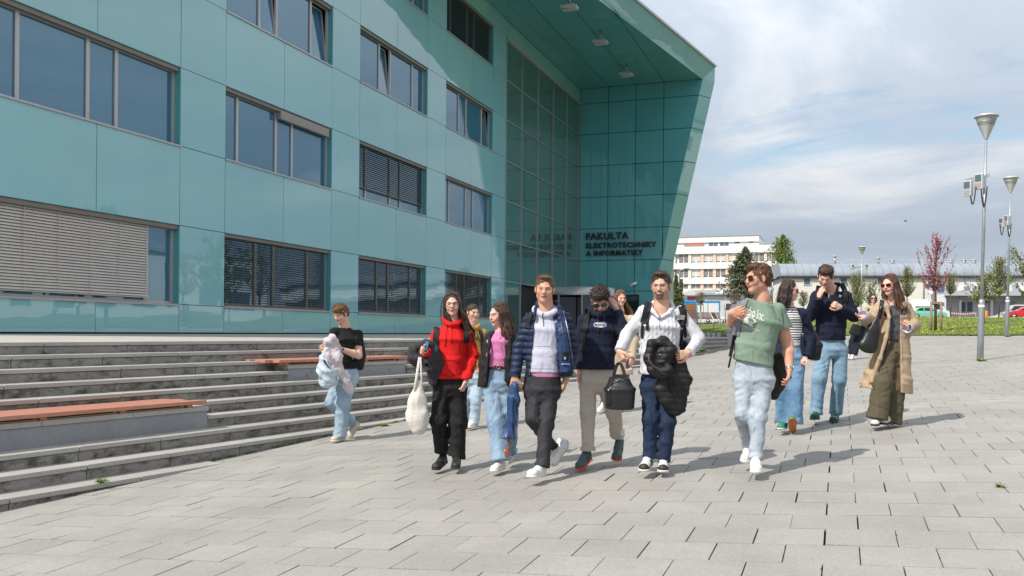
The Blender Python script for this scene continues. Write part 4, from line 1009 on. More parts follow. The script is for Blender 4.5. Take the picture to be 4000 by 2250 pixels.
    tr(4030, 960, 1090, 1275, 90, 62, kind='vase', label='second dark pink tree, mostly beyond the right border', leafcol=PINK, n_twig=60, n_leaf=2500, leaf=.05, trunk=.05, name='cherry_tree', seed=19)
    g2 = 'trees right of the frame, mirrored in the teal glass'
    rr = random.Random(9)
    for k, (x, y, h, w, pal, nl) in enumerate([(19, 47, 7.5, 5.5, SPR, 900), (27, 60, 9, 6, GRN, 5200), (36, 66, 8, 6, PINE, 4200), (24, 78, 8, 5, SPR, 900), (40, 92, 10, 7, GRN, 3800), (16, 33, 7, 4.5, SPR, 800), (33, 48, 9, 6.5, SPR, 1500)]):
        tree((x, y, float(gz(np.array(x*1.), np.array(y*1.)))), h, h*.28, w, 'ball', ['bare tree beyond the right edge, closest to the second lamp post', 'green leafy tree beyond the right edge, nearer to the plaza', 'dark evergreen tree beyond the right edge', 'bare tree beyond the right edge, farthest from the plaza', 'green leafy tree beyond the right edge, nearer to the white hall', 'bare tree beyond the right edge, nearest to the round granite wall', 'widest bare tree beyond the right edge'][k], pal, n_twig=110, n_leaf=nl, leaf=.17 if pal is not SPR else .06, trunk=.13, name='tree', seed=40+k, group=g2)
trees()

# ================================================================== CARS AND SMALL THINGS BEHIND THE LAWN
m_tyre = mat('tyre', (.02,.02,.02), .8); m_rim = mat('rim', (.45,.45,.46), .3, .8); m_cgl = mat('car_glass', (.02,.03,.035), .06)
def car(px, py, dep, rz, L, H, prof, glass, color, label, cat='car', Wd=1.72, zoff=0, belt=None):
    b = at(px, py, dep); root = empty('parked_car' if cat == 'car' else 'delivery_van', (b[0], b[1], 2.05+zoff), rz); tag(root, label, cat, 'vehicles parked behind the lawn')
    n = len(prof); secs = [(-Wd/2, .90, .02), (-Wd/2+.05, .965, .0), (-Wd/2+.28, 1.0, 0), (Wd/2-.28, 1.0, 0), (Wd/2-.05, .965, 0), (Wd/2, .90, 0)]
    V = []; 
    for y, sc_, _ in secs:
        for x, z in prof: V.append((x*(.985+.015*sc_), y*(1 if z < .55*H else 1-.16*(z/H-.55)/.45), .3+(z-.3)*(.97+.03*sc_) if z > .3 else z))
    k = len(secs); F = [tuple(range(n))[::-1], tuple((k-1)*n+i for i in range(n))]
    for s in range(k-1):
        for i in range(n): F.append((s*n+i, s*n+(i+1) % n, (s+1)*n+(i+1) % n, (s+1)*n+i))
    m = MB(); m.add(V, F, 0, False); m.build('body', mat('car_paint_%s' % label.split()[0], color, .25, coat=.6), root, bevel=.03)
    for g in glass:
        for sy in (-1, 1):
            m = MB(); pts = [(x, z) for x, z in g]; yy = Wd/2-.02
            V = [(x, sy*yy*(1-.16*max(0, (z/H-.55))/.45)+sy*.03, z) for x, z in pts]; m.add(V, [tuple(range(len(V)))]); m.build('side_window', m_cgl, root)
    wb = L*.31
    for x in (-wb-.02*L, wb):
        for sy in (-1, 1):
            w = empty('wheel', (x, sy*(Wd/2-.08), .31), parent=root)
            m = MB(); m.tube([(0,-.1,0), (0,.1,0)], .31, 18); m.build('tyre', m_tyre, w); m = MB(); m.tube([(0,-.108,0), (0,.108,0)], .2, 14); m.build('rim', m_rim, w)
    for sy in (-.62, .62):
        m = MB(); m.box(L/2-.16, L/2+.005, sy-.14, sy+.14, .62, .78); m.build('headlight', mat('headlight_lens', (.7,.7,.7), .1), root)
        m = MB(); m.box(-L/2-.005, -L/2+.1, sy-.1, sy+.1, .72, .95); m.build('tail_light', mat('tail_lens', (.35,.01,.01), .2), root)
    return root
SED = [(-2.1,.3), (-2.12,.8), (-2.05,.98), (-1.6,1.02), (-1.15,1.38), (-.6,1.46), (.2,1.43), (.95,1.0), (1.75,.86), (2.08,.66), (2.1,.3)]
GL1 = [[(-1.5,1.02), (-1.1,1.32), (-.65,1.38), (-.62,1.0)], [(-.54,1.0), (-.54,1.38), (.1,1.36), (.72,1.0)]]
VAN = [(-2.5,.35), (-2.52,2.2), (-2.3,2.32), (1.1,2.32), (1.35,2.2), (2.0,1.25), (2.45,1.05), (2.55,.35)]
GLV = [[(.55,1.3), (.55,1.95), (1.3,1.95), (1.75,1.3)]]
car(3624, 1243, 113, .12, 4.2, 1.46, SED, GL1, (.20,.56,.42), 'mint green sedan parked behind the lawn, left of the pink tree')
v = car(3622, 1243, 118, .12, 5.1, 2.32, VAN, GLV, (.78,.78,.78), 'white delivery van with a roof box parked behind the mint green sedan', 'van', 2.0)
m = MB(); m.box(-1.9, 0, -.6, .6, 2.33, 2.62); m.build('roof_box', mat('roof_box', (.75,.75,.75), .5), v, bevel=.06)
m = MB(); m.box(-1.6, .35, -1.045, -1.0, 1.25, 1.72); m.build('side_panel', mat('olive_sign', (.25,.20,.05), .5), v)
def text_part(txt, w, h, m, parent, M, ext=.004, bold=0):
    me = fit_mesh(font_mesh(txt, 1, ext, bold), w, h); me.transform(M); return link_mesh('lettering', me, m, parent)
text_part('Kámen', .95, .26, mat('van_letter', (.8,.75,.5), .5), v, Matrix.Translation((-1.1, -1.05, 1.36)) @ Matrix.Rotation(math.pi/2, 4, 'X'))
car(4003, 1243, 108, .1+math.pi, 4.3, 1.46, SED, GL1, (.62,.02,.025), 'red car cut by the right border behind the lawn')
car(3993, 1243, 114, .1+math.pi, 4.6, 1.9, [(-2.3,.35), (-2.32,1.7), (-2.1,1.88), (1.0,1.9), (1.3,1.8), (1.85,1.1), (2.3,.95), (2.35,.35)], [[(-1.9,1.2), (-1.85,1.7), (-.2,1.72), (-.2,1.2)], [(-.1,1.2), (-.1,1.72), (1.1,1.72), (1.5,1.2)]], (.5,.52,.54), 'silver minivan behind the red car', 'van', 1.85)
car(3925, 1243, 116, .1+math.pi, 3.7, 1.42, [(x*.88, z*.97) for x, z in SED], [[(x*.88, z*.97) for x, z in g] for g in GL1], (.66,.67,.67), 'small white car in front of the roller shutter', zoff=-.35)
car(2800, 1240, 150, .1, 4.2, 1.46, SED, GL1, (.7,.7,.7), 'pale car mostly hidden behind the blue container', zoff=-.3)
def bollard():
    b = at(3849, 1243, 110); r = empty('orange_bollard', (b[0], b[1], 2.0)); tag(r, 'stout orange bollard behind the lawn', 'bollard')
    m = MB(); m.lathe([(.0,1.06), (.2,1.04), (.29,.96), (.29,0)], n=16); m.build('post', mat('orange_plastic', (.80,.24,.02), .5), r)
    m = MB(); m.lathe([(.3,.0), (.33,.0), (.33,.12), (.29,.13)], n=16); m.build('foot', m_dwin, r)
bollard()
def tape():
    a = at(3716, 1223, 110); b = at(3812, 1222, 110); r = empty('barrier_tape', tuple(a)); tag(r, 'red and white barrier tape stretched before the recessed entrance', 'tape')
    d = Vector(b-a); n = 22; m1, m2 = MB(), MB()
    for k in range(n):
        p = d*(k/n); q = d*((k+1)/n); s = lambda t: -.12*math.sin(math.pi*t)
        (m1 if k % 2 else m2).bar(p+Vector((0,0,s(k/n))), q+Vector((0,0,s((k+1)/n))), .012, .18)
    m1.build('red_stripe', mat('tape_red', (.6,.1,.08), .6), r); m2.build('white_stripe', m_wfr, r)
    for p in (Vector((0,0,0)), d):
        m = MB(); m.tube([p+Vector((0,0,-1.2)), p+Vector((0,0,.1))], .03, 6); m.build('stake', m_galv, r)
tape()
# loungers on the lawn
def lounger(px, py, dep, rz, label, w=1.9):
    b = at(px, py, dep); z = float(gz(np.array(b[0]), np.array(b[1])))+.05; r = empty('lawn_bench', (b[0], b[1], b[2]), rz); tag(r, label, 'bench', 'slatted wooden seats on the lawn')
    wd = mat('weathered_slats', (.20,.12,.10), .7, var=.15)
    m = MB()
    for k in range(5): m.box(-w/2, w/2, -.35+k*.12, -.26+k*.12, .42, .45)
    m.build('seat', wd, r); m = MB()
    for k in range(7): m.bar((-w/2, .28+k*.055, .5+k*.095), (w/2, .28+k*.055, .5+k*.095), .03, .075)
    m.build('backrest', wd, r)
    for x in (-w/2, w/2):
        m = MB(); m.tube([(x, -.4, -.4), (x, -.38, .44), (x, .25, .44), (x, .68, 1.22)], .035, 6); m.tube([(x, .22, .44), (x, .5, -.4)], .035, 6); m.build('leg', m_galv2, r)
lounger(2708, 1262, 92, .5, 'leftmost slatted seat on the lawn behind the man in the white sweater')
lounger(2776, 1262, 92, .25, 'wide reddish slatted seat on the lawn before the blue container', 2.0)
lounger(2806, 1266, 88, 1.2, 'seat turned sideways on the lawn showing its pale bent frame', 1.0)
def tube_bench():
    b = at(2765, 1317, 47); r = empty('curved_bench', (b[0], b[1], b[2]), .3); tag(r, 'low grey curved bench with dark slots at the edge of the shaded lawn', 'bench')
    m = MB()
    for k in range(5):
        x0 = -.62+k*.26; pts = [(math.cos(a)*.23, .0+math.sin(a)*.23) for a in np.linspace(0, math.pi, 12)]
        V = [(x, y, z) for x in (x0, x0+.2) for y, z in pts]; m.add(V, [(i, i+1, 12+i+1, 12+i) for i in range(11)], 0, True)
    m.build('curved_shell', mat('bench_grey', (.28,.29,.30), .5, .2), r)
    m = MB(); m.tube([(-.65, 0, .05), (.68, 0, .05)], .16, 12); m.build('core', m_dwin, r)
    b = at(2755, 1315, 52); r = empty('wire_frame', (b[0], b[1], b[2]), .3); tag(r, 'thin dark metal frame standing on the shaded lawn', 'frame')
    m = MB(); m.bar((-.62, 0, .74), (.5, 0, .74), .03, .035); m.build('rail', m_dwin, r)
    for x in (-.6, .48): m = MB(); m.bar((x, 0, -.1), (x, 0, .72), .02, .02, up=(0,1,0)); m.build('post', m_dwin, r)
tube_bench()
# bird
def bird():
    b = at(3537, 864, 60); r = empty('bird', tuple(b)); tag(r, 'tiny dark bird flying in the grey sky', 'bird')
    m = MB(); m.tube([(-.12,0,0), (-.05,0,.01), (.06,0,0), (.12,0,0)], [.005,.03,.03,.006], 8); m.build('body', mat('bird_dark', (.03,.03,.035), .7), r)
    m = MB(); m.add([(-.02,0,.01), (.04,0,.01), (-.02,-.2,.07), (-.05,-.12,.05)], [(0,1,2,3)]); m.add([(-.02,0,.01), (.04,0,.01), (-.02,.2,.07), (-.05,.12,.05)], [(0,1,2,3)]); m.build('wing', _mc['bird_dark'], r)
bird()
# ================================================================== SHAPING PEOPLE: distance fields meshed by surface nets
def v3(*a): return np.array(a, float)
def unit(v): v = np.asarray(v, float); return v/(np.linalg.norm(v)+1e-9)
_lat = {}
def vnoise(X, Y, Z, seed=0):
    if seed not in _lat: _lat[seed] = np.random.default_rng(seed).uniform(-1, 1, (17, 17, 17)).astype(np.float32)
    T = _lat[seed]
    def fr(a): i = np.floor(a); f = (a-i).astype(np.float32); return (i.astype(np.int64) % 16), f*f*(3-2*f)
    i, u = fr(X); j, v = fr(Y); k, w = fr(Z); r = 0
    for di in (0, 1):
        for dj in (0, 1):
            for dk in (0, 1): r = r+T[i+di, j+dj, k+dk]*(u if di else 1-u)*(v if dj else 1-v)*(w if dk else 1-w)
    return r
def ridge(u, v, w, seed=0): return 1-2.2*np.abs(vnoise(u, v, w, seed))
class Field:
    def __init__(s, lo, hi, h):
        s.h = h; s.lo = np.array(lo, float)-2*h; n = np.ceil((np.array(hi)+2*h-s.lo)/h).astype(int)+1
        s.ax = [(s.lo[i]+h*np.arange(n[i])).astype(np.float32) for i in range(3)]; s.D = np.full(n, .3, np.float32)
    def sub(s, lo, hi):
        sl = []
        for i in range(3):
            a = int(np.clip(np.floor((lo[i]-s.lo[i])/s.h), 0, len(s.ax[i]))); b = int(np.clip(np.ceil((hi[i]-s.lo[i])/s.h)+1, 0, len(s.ax[i]))); sl.append(slice(a, b))
        return tuple(sl)
    def grid(s, sl=None):
        a = s.ax if sl is None else [s.ax[i][sl[i]] for i in range(3)]
        return a[0][:, None, None], a[1][None, :, None], a[2][None, None, :]
    def put(s, lo, hi, fn, k, mode='u', m=.07):
        sl = s.sub(np.array(lo)-m, np.array(hi)+m)
        if any(q.stop <= q.start for q in sl): return
        d = fn(*s.grid(sl)).astype(np.float32); A = s.D[sl]
        if mode == 'u':
            if k > 0: h = np.clip(.5+.5*(A-d)/k, 0, 1); R = A*(1-h)+d*h-k*h*(1-h)
            else: R = np.minimum(A, d)
        elif mode == 's':
            d = -d
            if k > 0: h = np.clip(.5-.5*(A-d)/k, 0, 1); R = A*(1-h)+d*h+k*h*(1-h)
            else: R = np.maximum(A, d)
        else: R = np.maximum(A, d)
        s.D[sl] = R
    def cone(s, a, b, ra, rb, k=.02, mode='u', flat=None):
        a = np.asarray(a, float); b = np.asarray(b, float); d = b-a; L2 = d@d+1e-9
        if flat is not None: n_, f_ = unit(flat[0]), flat[1]
        def fn(X, Y, Z):
            px, py, pz = X-a[0], Y-a[1], Z-a[2]; t = np.clip((px*d[0]+py*d[1]+pz*d[2])/L2, 0, 1)
            qx, qy, qz = px-t*d[0], py-t*d[1], pz-t*d[2]
            if flat is not None:
                e = qx*n_[0]+qy*n_[1]+qz*n_[2]; r = np.sqrt(qx*qx+qy*qy+qz*qz+(f_*f_-1)*e*e); return (r-(ra+(rb-ra)*t))/(1 if f_ < 1 else f_**.5)
            return np.sqrt(qx*qx+qy*qy+qz*qz)-(ra+(rb-ra)*t)
        R = max(ra, rb)*(1 if flat is None or flat[1] > 1 else 1/flat[1]); s.put(np.minimum(a, b)-R, np.maximum(a, b)+R, fn, k, mode)
    def chain(s, P, R, k=.02, mode='u', flat=None):
        for i in range(len(P)-1): s.cone(P[i], P[i+1], R[i], R[i+1], k, mode, flat)
    def ell(s, c, r, k=.02, mode='u', M=None):
        c = np.asarray(c, float); r = np.asarray(r, float); M = np.eye(3) if M is None else M
        def fn(X, Y, Z):
            x, y, z = X-c[0], Y-c[1], Z-c[2]
            q = [(M[i][0]*x+M[i][1]*y+M[i][2]*z)/r[i] for i in range(3)]; k0 = np.sqrt(q[0]**2+q[1]**2+q[2]**2)+1e-6
            k1 = np.sqrt((q[0]/r[0])**2+(q[1]/r[1])**2+(q[2]/r[2])**2)+1e-6; return k0*(k0-1)/k1
        R = r.max(); s.put(c-R, c+R, fn, k, mode)
    def etube(s, P, RX, RY, side, k=.02, mode='u', ends=.05, p=2.0):
        """elliptic tube along P; side = the direction RX is measured along"""
        P = [np.asarray(q, float) for q in P]
        for i in range(len(P)-1):
            a, b = P[i], P[i+1]; d = b-a; L = np.linalg.norm(d); dz = d/L; sx = unit(side-dz*(side@dz)); sy = np.cross(dz, sx)
            def fn(X, Y, Z, a=a, dz=dz, sx=sx, sy=sy, L=L, i=i):
                px, py, pz = X-a[0], Y-a[1], Z-a[2]; t0 = px*dz[0]+py*dz[1]+pz*dz[2]; t = np.clip(t0/L, 0, 1); c = t0-t*L
                u = px*sx[0]+py*sx[1]+pz*sx[2]; v = px*sy[0]+py*sy[1]+pz*sy[2]
                rx = RX[i]+(RX[i+1]-RX[i])*t; ry = RY[i]+(RY[i+1]-RY[i])*t
                if p == 2.0: k0 = np.sqrt((u/rx)**2+(v/ry)**2+(c/ends)**2)+1e-6
                else: k0 = (np.abs(u/rx)**p+np.abs(v/ry)**p+np.abs(c/ends)**p)**(1/p)+1e-6
                return (k0-1)*np.minimum(rx, ry)
            R = max(RX[i], RX[i+1], RY[i], RY[i+1]); s.put(np.minimum(a, b)-R, np.maximum(a, b)+R, fn, k if i else k, mode)
    def half(s, p, n):     # keep the side the normal n points away from
        n = unit(n); X, Y, Z = s.grid(); s.D = np.maximum(s.D, ((X-p[0])*n[0]+(Y-p[1])*n[1]+(Z-p[2])*n[2]).astype(np.float32))
    def noise(s, amp, f, seed=1, stretch=(1,1,1)):
        X, Y, Z = s.grid(); o = np.zeros_like(s.D); s.D = s.D+(amp*vnoise((X*f*stretch[0]+o), (Y*f*stretch[1]+o), (Z*f*stretch[2]+o), seed)).astype(np.float32)
    def disp(s, fn): s.D = s.D+fn(*s.grid()).astype(np.float32)
    def mesh(s):
        D = s.D; D[0] = D[-1] = np.maximum(D[0], .01); D[:, 0] = np.maximum(D[:, 0], .01); D[:, -1] = np.maximum(D[:, -1], .01); D[:, :, 0] = np.maximum(D[:, :, 0], .01); D[:, :, -1] = np.maximum(D[:, :, -1], .01)
        I = D < 0; nx, ny, nz = D.shape
        c = np.zeros((nx-1, ny-1, nz-1), np.uint8)
        for a in (0, 1):
            for b in (0, 1):
                for e in (0, 1): c += I[a:nx-1+a, b:ny-1+b, e:nz-1+e]
        cells = np.argwhere((c > 0) & (c < 8))
        if len(cells) == 0: return np.zeros((0, 3)), np.zeros((0, 4), int)
        idx = -np.ones(c.shape, np.int64); idx[tuple(cells.T)] = np.arange(len(cells))
        acc = np.zeros((len(cells), 3)); cnt = np.zeros(len(cells))
        x, y, z = cells.T
        for ax in range(3):
            o1, o2 = [q for q in range(3) if q != ax]
            for a in (0, 1):
                for b in (0, 1):
                    p = [x, y, z]; p[o1] = p[o1]+a; p[o2] = p[o2]+b; q = list(p); q[ax] = q[ax]+1
                    d0 = D[p[0], p[1], p[2]]; d1 = D[q[0], q[1], q[2]]; m = (d0 < 0) != (d1 < 0); t = np.where(m, d0/(d0-d1+1e-12), 0)
                    pt = np.zeros((len(cells), 3)); pt[:, o1] = a; pt[:, o2] = b; pt[:, ax] = t; acc += pt*m[:, None]; cnt += m
        V = s.lo+(cells+acc/np.maximum(cnt, 1)[:, None])*s.h; F = []
        for ax in range(3):
            o1, o2 = (ax+1) % 3, (ax+2) % 3; sl0 = [slice(None)]*3; sl1 = [slice(None)]*3; sl0[ax] = slice(0, -1); sl1[ax] = slice(1, None)
            A = I[tuple(sl0)]; B = I[tuple(sl1)]
            for flip, M_ in ((0, A & ~B), (1, ~A & B)):
                e = np.argwhere(M_); e = e[(e[:, o1] > 0) & (e[:, o2] > 0) & (e[:, o1] < D.shape[o1]-1) & (e[:, o2] < D.shape[o2]-1)]
                if len(e) == 0: continue
                q = []
                for a, b in ((-1, -1), (0, -1), (0, 0), (-1, 0)):
                    r = e.copy(); r[:, o1] += a; r[:, o2] += b; q.append(idx[r[:, 0], r[:, 1], r[:, 2]])
                f = np.stack(q, 1); F.append(f if not flip else f[:, ::-1])
        F = np.concatenate(F); F = F[(F >= 0).all(1)]
        for it in range(2):      # light smoothing
            S = np.zeros_like(V); n = np.zeros(len(V))
            for a in range(4):
                b = F[:, (a+1) % 4]; np.add.at(S, F[:, a], V[b]); np.add.at(n, F[:, a], 1); np.add.at(S, b, V[F[:, a]]); np.add.at(n, b, 1)
            V = V*.55+S/np.maximum(n, 1)[:, None]*.45
        return V, F
def fmesh(name, Fd, m, parent, T=None, col=None):
    V, F = Fd.mesh()
    c = col(V) if col is not None else None
    if T is not None: V = V @ T[:3, :3].T+T[:3, 3]
    return link_mesh(name, np_mesh(name, V, F, True, c), m, parent)

# ---- materials for people
m_skin = mat('skin', (.6,.35,.25), .52, attr=True, bump=.05, bscale=160, var=.05, vscale=14, spec=.35)
m_hair = {}
def hairmat(c):
    k = 'hair_%d_%d_%d' % tuple(int(100*q) for q in c)
    if k not in _mc:
        m = mat(k, c, .42, bump=.55, bscale=55, var=.35, vscale=38, stretch=(3,3,.7), bdetail=6, spec=.4)
    return _mc[k]
def cloth(name, c, rough=.85, bump=.25, bs=260, var=.06, vs=6, sheen=.0, **k): return mat(name, c, rough, bump=bump, bscale=bs, var=var, vscale=vs, sheen=sheen, spec=.25, fold=.26, **k)
def denim(name, c, wash): 
    m = mat(name, c, .85, bump=.2, bscale=300, var=.10, vscale=7, var2=(wash, 3.2, .42, .68), spec=.2, fold=.26); return m
def quiltmat(name, c, pitch, rough=.42, bump=.25, bscale=40, dirz=(0,0,1)):
    m = mat(name, c, rough, var=.12, vscale=14, spec=.35); N = m.node_tree.nodes; L = m.node_tree.links; p = N['Principled BSDF']; tc = N.new('ShaderNodeTexCoord'); wv = N.new('ShaderNodeTexWave'); wv.bands_direction = 'Z'; wv.inputs['Scale'].default_value = .314/pitch; wv.inputs['Distortion'].default_value = .6; wv.inputs['Detail'].default_value = 1; wv.inputs['Detail Scale'].default_value = 1.5; L.new(tc.outputs['Object'], wv.inputs[0])
    pw = N.new('ShaderNodeMath'); pw.operation = 'POWER'; L.new(wv.outputs[1], pw.inputs[0]); pw.inputs[1].default_value = .35; n = N.new('ShaderNodeTexNoise'); n.inputs['Scale'].default_value = bscale; n.inputs['Detail'].default_value = 3; L.new(tc.outputs['Object'], n.inputs[0])
    ad = N.new('ShaderNodeMath'); ad.operation = 'MULTIPLY_ADD'; L.new(n.outputs[0], ad.inputs[0]); ad.inputs[1].default_value = .3; L.new(pw.outputs[0], ad.inputs[2]); b = N.new('ShaderNodeBump'); b.inputs['Strength'].default_value = 1; b.inputs['Distance'].default_value = .006; L.new(ad.outputs[0], b.inputs['Height']); L.new(b.outputs[0], p.inputs['Normal']); return m
m_white_sole = mat('sole_white', (.70,.67,.62), .6, var=.05, vscale=10)
m_blackp = mat('black_plastic', (.012,.012,.013), .35); m_blackc = cloth('black_nylon', (.014,.014,.016), .6); m_steel = mat('steel', (.6,.6,.62), .25, .9)

class Person:
    """joints are measured points: pixel column, row and metres in front (+) of the person's own depth plane"""
    def __init__(s, foot, dep, label, skin=(.58,.33,.235), facing=None):
        g = gnd(*foot); s.dep = float(MC[2] @ g) if dep is None else dep; p = ray(*foot)*s.dep
        s.root_loc = np.array([p[0], p[1], float(plane_z(p[0], p[1]))]); s.skin = np.array(skin); s.label = label
        s.VB = []; s.FB = []; s.CB = []; s.nb = 0; s.parts = []; s.bvhs = []; s.out = unit(MC[2]*np.array([1,1,0]))*-1
        s.right = unit(MC[0]*np.array([1,1,0]))
        s.root = bpy.data.objects.new('person', bpy.data.meshes.new('person')); COL.objects.link(s.root); s.root.location = s.root_loc; tag(s.root, label, 'person')
    def J(s, px, py, d=0.): return ray(px, py)*(s.dep-d)-s.root_loc
    def px(s, P): q = MC @ (np.asarray(P)+s.root_loc); return 2000+FOC*q[0]/q[2], CY-FOC*q[1]/q[2]
    def skin_add(s, V, F, C): s.VB.append(V); s.FB.append(F+s.nb); s.CB.append(C); s.nb += len(V)
    def skin_field(s, f, col=None, T=None):
        V, F = f.mesh()
        C = np.tile(s.skin, (len(V), 1)) if col is None else col(V)
        if T is not None: V = V @ T[:3, :3].T+T[:3, 3]
        s.skin_add(V, F, C)
    def finish(s):
        if s.VB:
            me = np_mesh('person_body', np.concatenate(s.VB), np.concatenate(s.FB), True, np.concatenate(s.CB)); me.materials.append(m_skin); s.root.data = me
    def add(s, name, f, m, keep=True, parent=None, col=None):
        V, F = f.mesh(); c = col(V) if col is not None else None
        if len(V) == 0: return None
        o = link_mesh(name, np_mesh(name, V, F, True, c), m, parent or s.root)
        if keep: s.bvhs.append(BVHTree.FromPolygons([Vector(v) for v in V], [tuple(q) for q in F]))
        return o
    def hit(s, px, py, off=.004, which=None):
        d = Vector(ray(px, py)); o = Vector(-s.root_loc); best = None
        for b in (s.bvhs if which is None else [s.bvhs[i] for i in which]):
            r = b.ray_cast(o, d.normalized(), 100)
            if r[0] is not None and (best is None or r[3] < best[1]): best = (r[0], r[3])
        if best is None: return None
        return np.array(best[0])-np.array(d.normalized())*off
    def surf_strip(s, pts, w, th=.006, off=.006, n=14, name='strap', m=None, parent=None, group=None, wpx=None, origin=None, which=None):
        """flat band lying on the clothing, its middle line given by pixels"""
        m = m or m_blackc; pts = np.array(pts, float); seg = np.r_[0, np.cumsum(np.linalg.norm(np.diff(pts, axis=0), axis=1))]; q = np.linspace(0, seg[-1], n)
        P = np.stack([np.interp(q, seg, pts[:, 0]), np.interp(q, seg, pts[:, 1])], 1); out = []
        W = w*FOC/s.dep/2
        for i in range(n):
            d = P[min(i+1, n-1)]-P[max(i-1, 0)]; d /= np.linalg.norm(d)+1e-9; nn = np.array([-d[1], d[0]])
            r = []
            for k in (-1, -.35, .35, 1):
                h = s.hit(*(P[i]+nn*W*k), off, which)
                r.append(h)
            if any(h is None for h in r):
                c = [h for h in r if h is not None]
                if not c: 
                    if out: base = np.mean(out[-1][0:4], 0); dd = np.linalg.norm(base+s.root_loc); r = [ray(*(P[i]+nn*W*k))*(MC[2]@(base+s.root_loc))-s.root_loc for k in (-1,-.35,.35,1)]
                    else: continue
                else:
                    dd = np.mean([MC[2]@(h+s.root_loc) for h in c]); r = [h if h is not None else ray(*(P[i]+nn*W*k))*dd-s.root_loc for h, k in zip(r, (-1,-.35,.35,1))]
            out.append(r)
        if len(out) < 2: return None
        sm = np.array(out); sm[1:-1] = (sm[:-2]+2*sm[1:-1]+sm[2:])/4
        V = []; F = []
        for r in sm: 
            for h in r: V.append(h+s.out*th)
            for h in r: V.append(h-s.out*.004)
        k = len(sm)
        for i in range(k-1):
            a = i*8; b = a+8
            for j in range(3): F += [(a+j, a+j+1, b+j+1, b+j)]
            F += [(a+4, a, b, b+4), (a+3, a+7, b+7, b+3)]
        F += [(0, 4, 5, 1), (1, 5, 6, 2), (2, 6, 7, 3)]; e = (k-1)*8; F += [(e+1, e+5, e+4, e), (e+2, e+6, e+5, e+1), (e+3, e+7, e+6, e+2)]
        V = np.array(V)
        if parent is not None and origin is not None: V = V-origin
        o = link_mesh(name, np_mesh(name, V, np.array(F), False), m, parent or s.root)
        return o
    def surf_tube(s, pts, r, name, m, off=.004, parent=None, n=10, origin=None, taper=None):
        pts = np.array(pts, float); seg = np.r_[0, np.cumsum(np.linalg.norm(np.diff(pts, axis=0), axis=1))]; q = np.linspace(0, seg[-1], n)
        P = [s.hit(a, b, off) for a, b in zip(np.interp(q, seg, pts[:, 0]), np.interp(q, seg, pts[:, 1]))]; P = [p for p in P if p is not None]
        if len(P) < 2: return None
        if origin is not None: P = [p-origin for p in P]
        t = MB(); t.tube(P, r, 6); return t.build(name, m, parent or s.root)
    def surf_text(s, txt, quad, m, off=.003, bold=.01, name='lettering', parent=None, spacing=1.0):
        """text laid on the clothing inside a pixel quad: top-left, top-right, bottom-right, bottom-left"""
        me = font_mesh(txt, 1, 0, bold, spacing); V = np.empty(len(me.vertices)*3, np.float32); me.vertices.foreach_get('co', V); V = V.reshape(-1, 3)
        V[:, :2] -= V[:, :2].min(0); V[:, :2] /= V[:, :2].max(0); tl, tr, br, bl = [np.array(q, float) for q in quad]; out = []
        last = None
        for u, v in V[:, :2]:
            p = (tl*(1-u)+tr*u)*v+(bl*(1-u)+br*u)*(1-v); h = s.hit(*p, off)
            if h is None: h = last if last is not None else s.J(*p, .15)
            last = h; out.append(h)
        me.vertices.foreach_set('co', np.array(out, np.float32).ravel()); me.update(); return link_mesh(name, me, m, parent or s.root)
    def surf_poly(s, poly, m, name, off=.003, parent=None, sub=4):
        c = np.mean(poly, 0); V = []; F = []; n = len(poly)
        h = s.hit(*c, off)
        if h is None: return None
        V.append(h)
        for r in range(1, sub+1):
            for q in poly:
                p = c+(np.array(q)-c)*r/sub; g_ = s.hit(*p, off); V.append(g_ if g_ is not None else h)
        for i in range(n): F.append((0, 1+i, 1+(i+1) % n))
        V2 = V; me = bpy.data.meshes.new(name); FF = [list(f) for f in F]
        for r in range(sub-1):
            for i in range(n): a = 1+r*n; FF.append([a+i, a+n+i, a+n+(i+1) % n, a+(i+1) % n])
        me.from_pydata([tuple(v) for v in V2], [], FF); me.update(); return link_mesh(name, me, m, parent or s.root)

    # ---------------- head: canonical frame x = the person's left(+), y = forward, z = up; metres
    def head(s, crown, chin, yaw=0, pitch=0, roll=0, d=0, hair=None, haircol=(.1,.05,.03), female=False, neck=None, neck_r=.056, smile=0, beard=None, brow=None, glasses=None, sun=None, lips=(.42,.14,.12), eyes_down=False, sc_=None, chest=True, ear=True, earring=False, teeth=False, style_arg=None):
        """crown / chin: pixel of the top of the skull and the chin; yaw>0 turns the face to the picture's right, pitch>0 looks down, roll>0 tilts the top of the head to the picture's right"""
        A = s.J(*crown, d); B = s.J(*chin, d); H = np.linalg.norm(A-B); pc = math.radians(pitch)
        k = (H/.232) if sc_ is None else sc_
        cx = -s.right; fy = s.out; up = v3(0, 0, 1)
        R = Matrix(((cx[0], fy[0], 0), (cx[1], fy[1], 0), (0, 0, 1)))
        Rl = Matrix.Rotation(math.radians(yaw), 3, 'Z') @ Matrix.Rotation(-math.radians(pitch), 3, 'X') @ Matrix.Rotation(math.radians(roll), 3, 'Y')
        Rm = np.array(R @ Rl); mid = (A+B)/2
        # visible top/bottom of the rotated skull: place the centre on the middle of the measured span
        T = np.eye(4); T[:3, :3] = Rm @ np.diag([k*1.07, k*1.0, k*1.02]); T[:3, 3] = mid; s.HT = T; s.hk = k; Ti = np.linalg.inv(T)
        base = np.array(neck, float) if neck is not None else B+v3(0, 0, -.1)
        nb = Ti[:3, :3] @ base+Ti[:3, 3]; dn = unit(Ti[:3, :3] @ v3(0, 0, -1))
        f = Field((-.125, -.145, min(-.30, nb[2]-.06)), (.125, .16, .13), .0052); w = .94 if female else 1.0
        f.ell((0, -.018, .032), (.074*w, .092, .082), 0)                                     # cranium
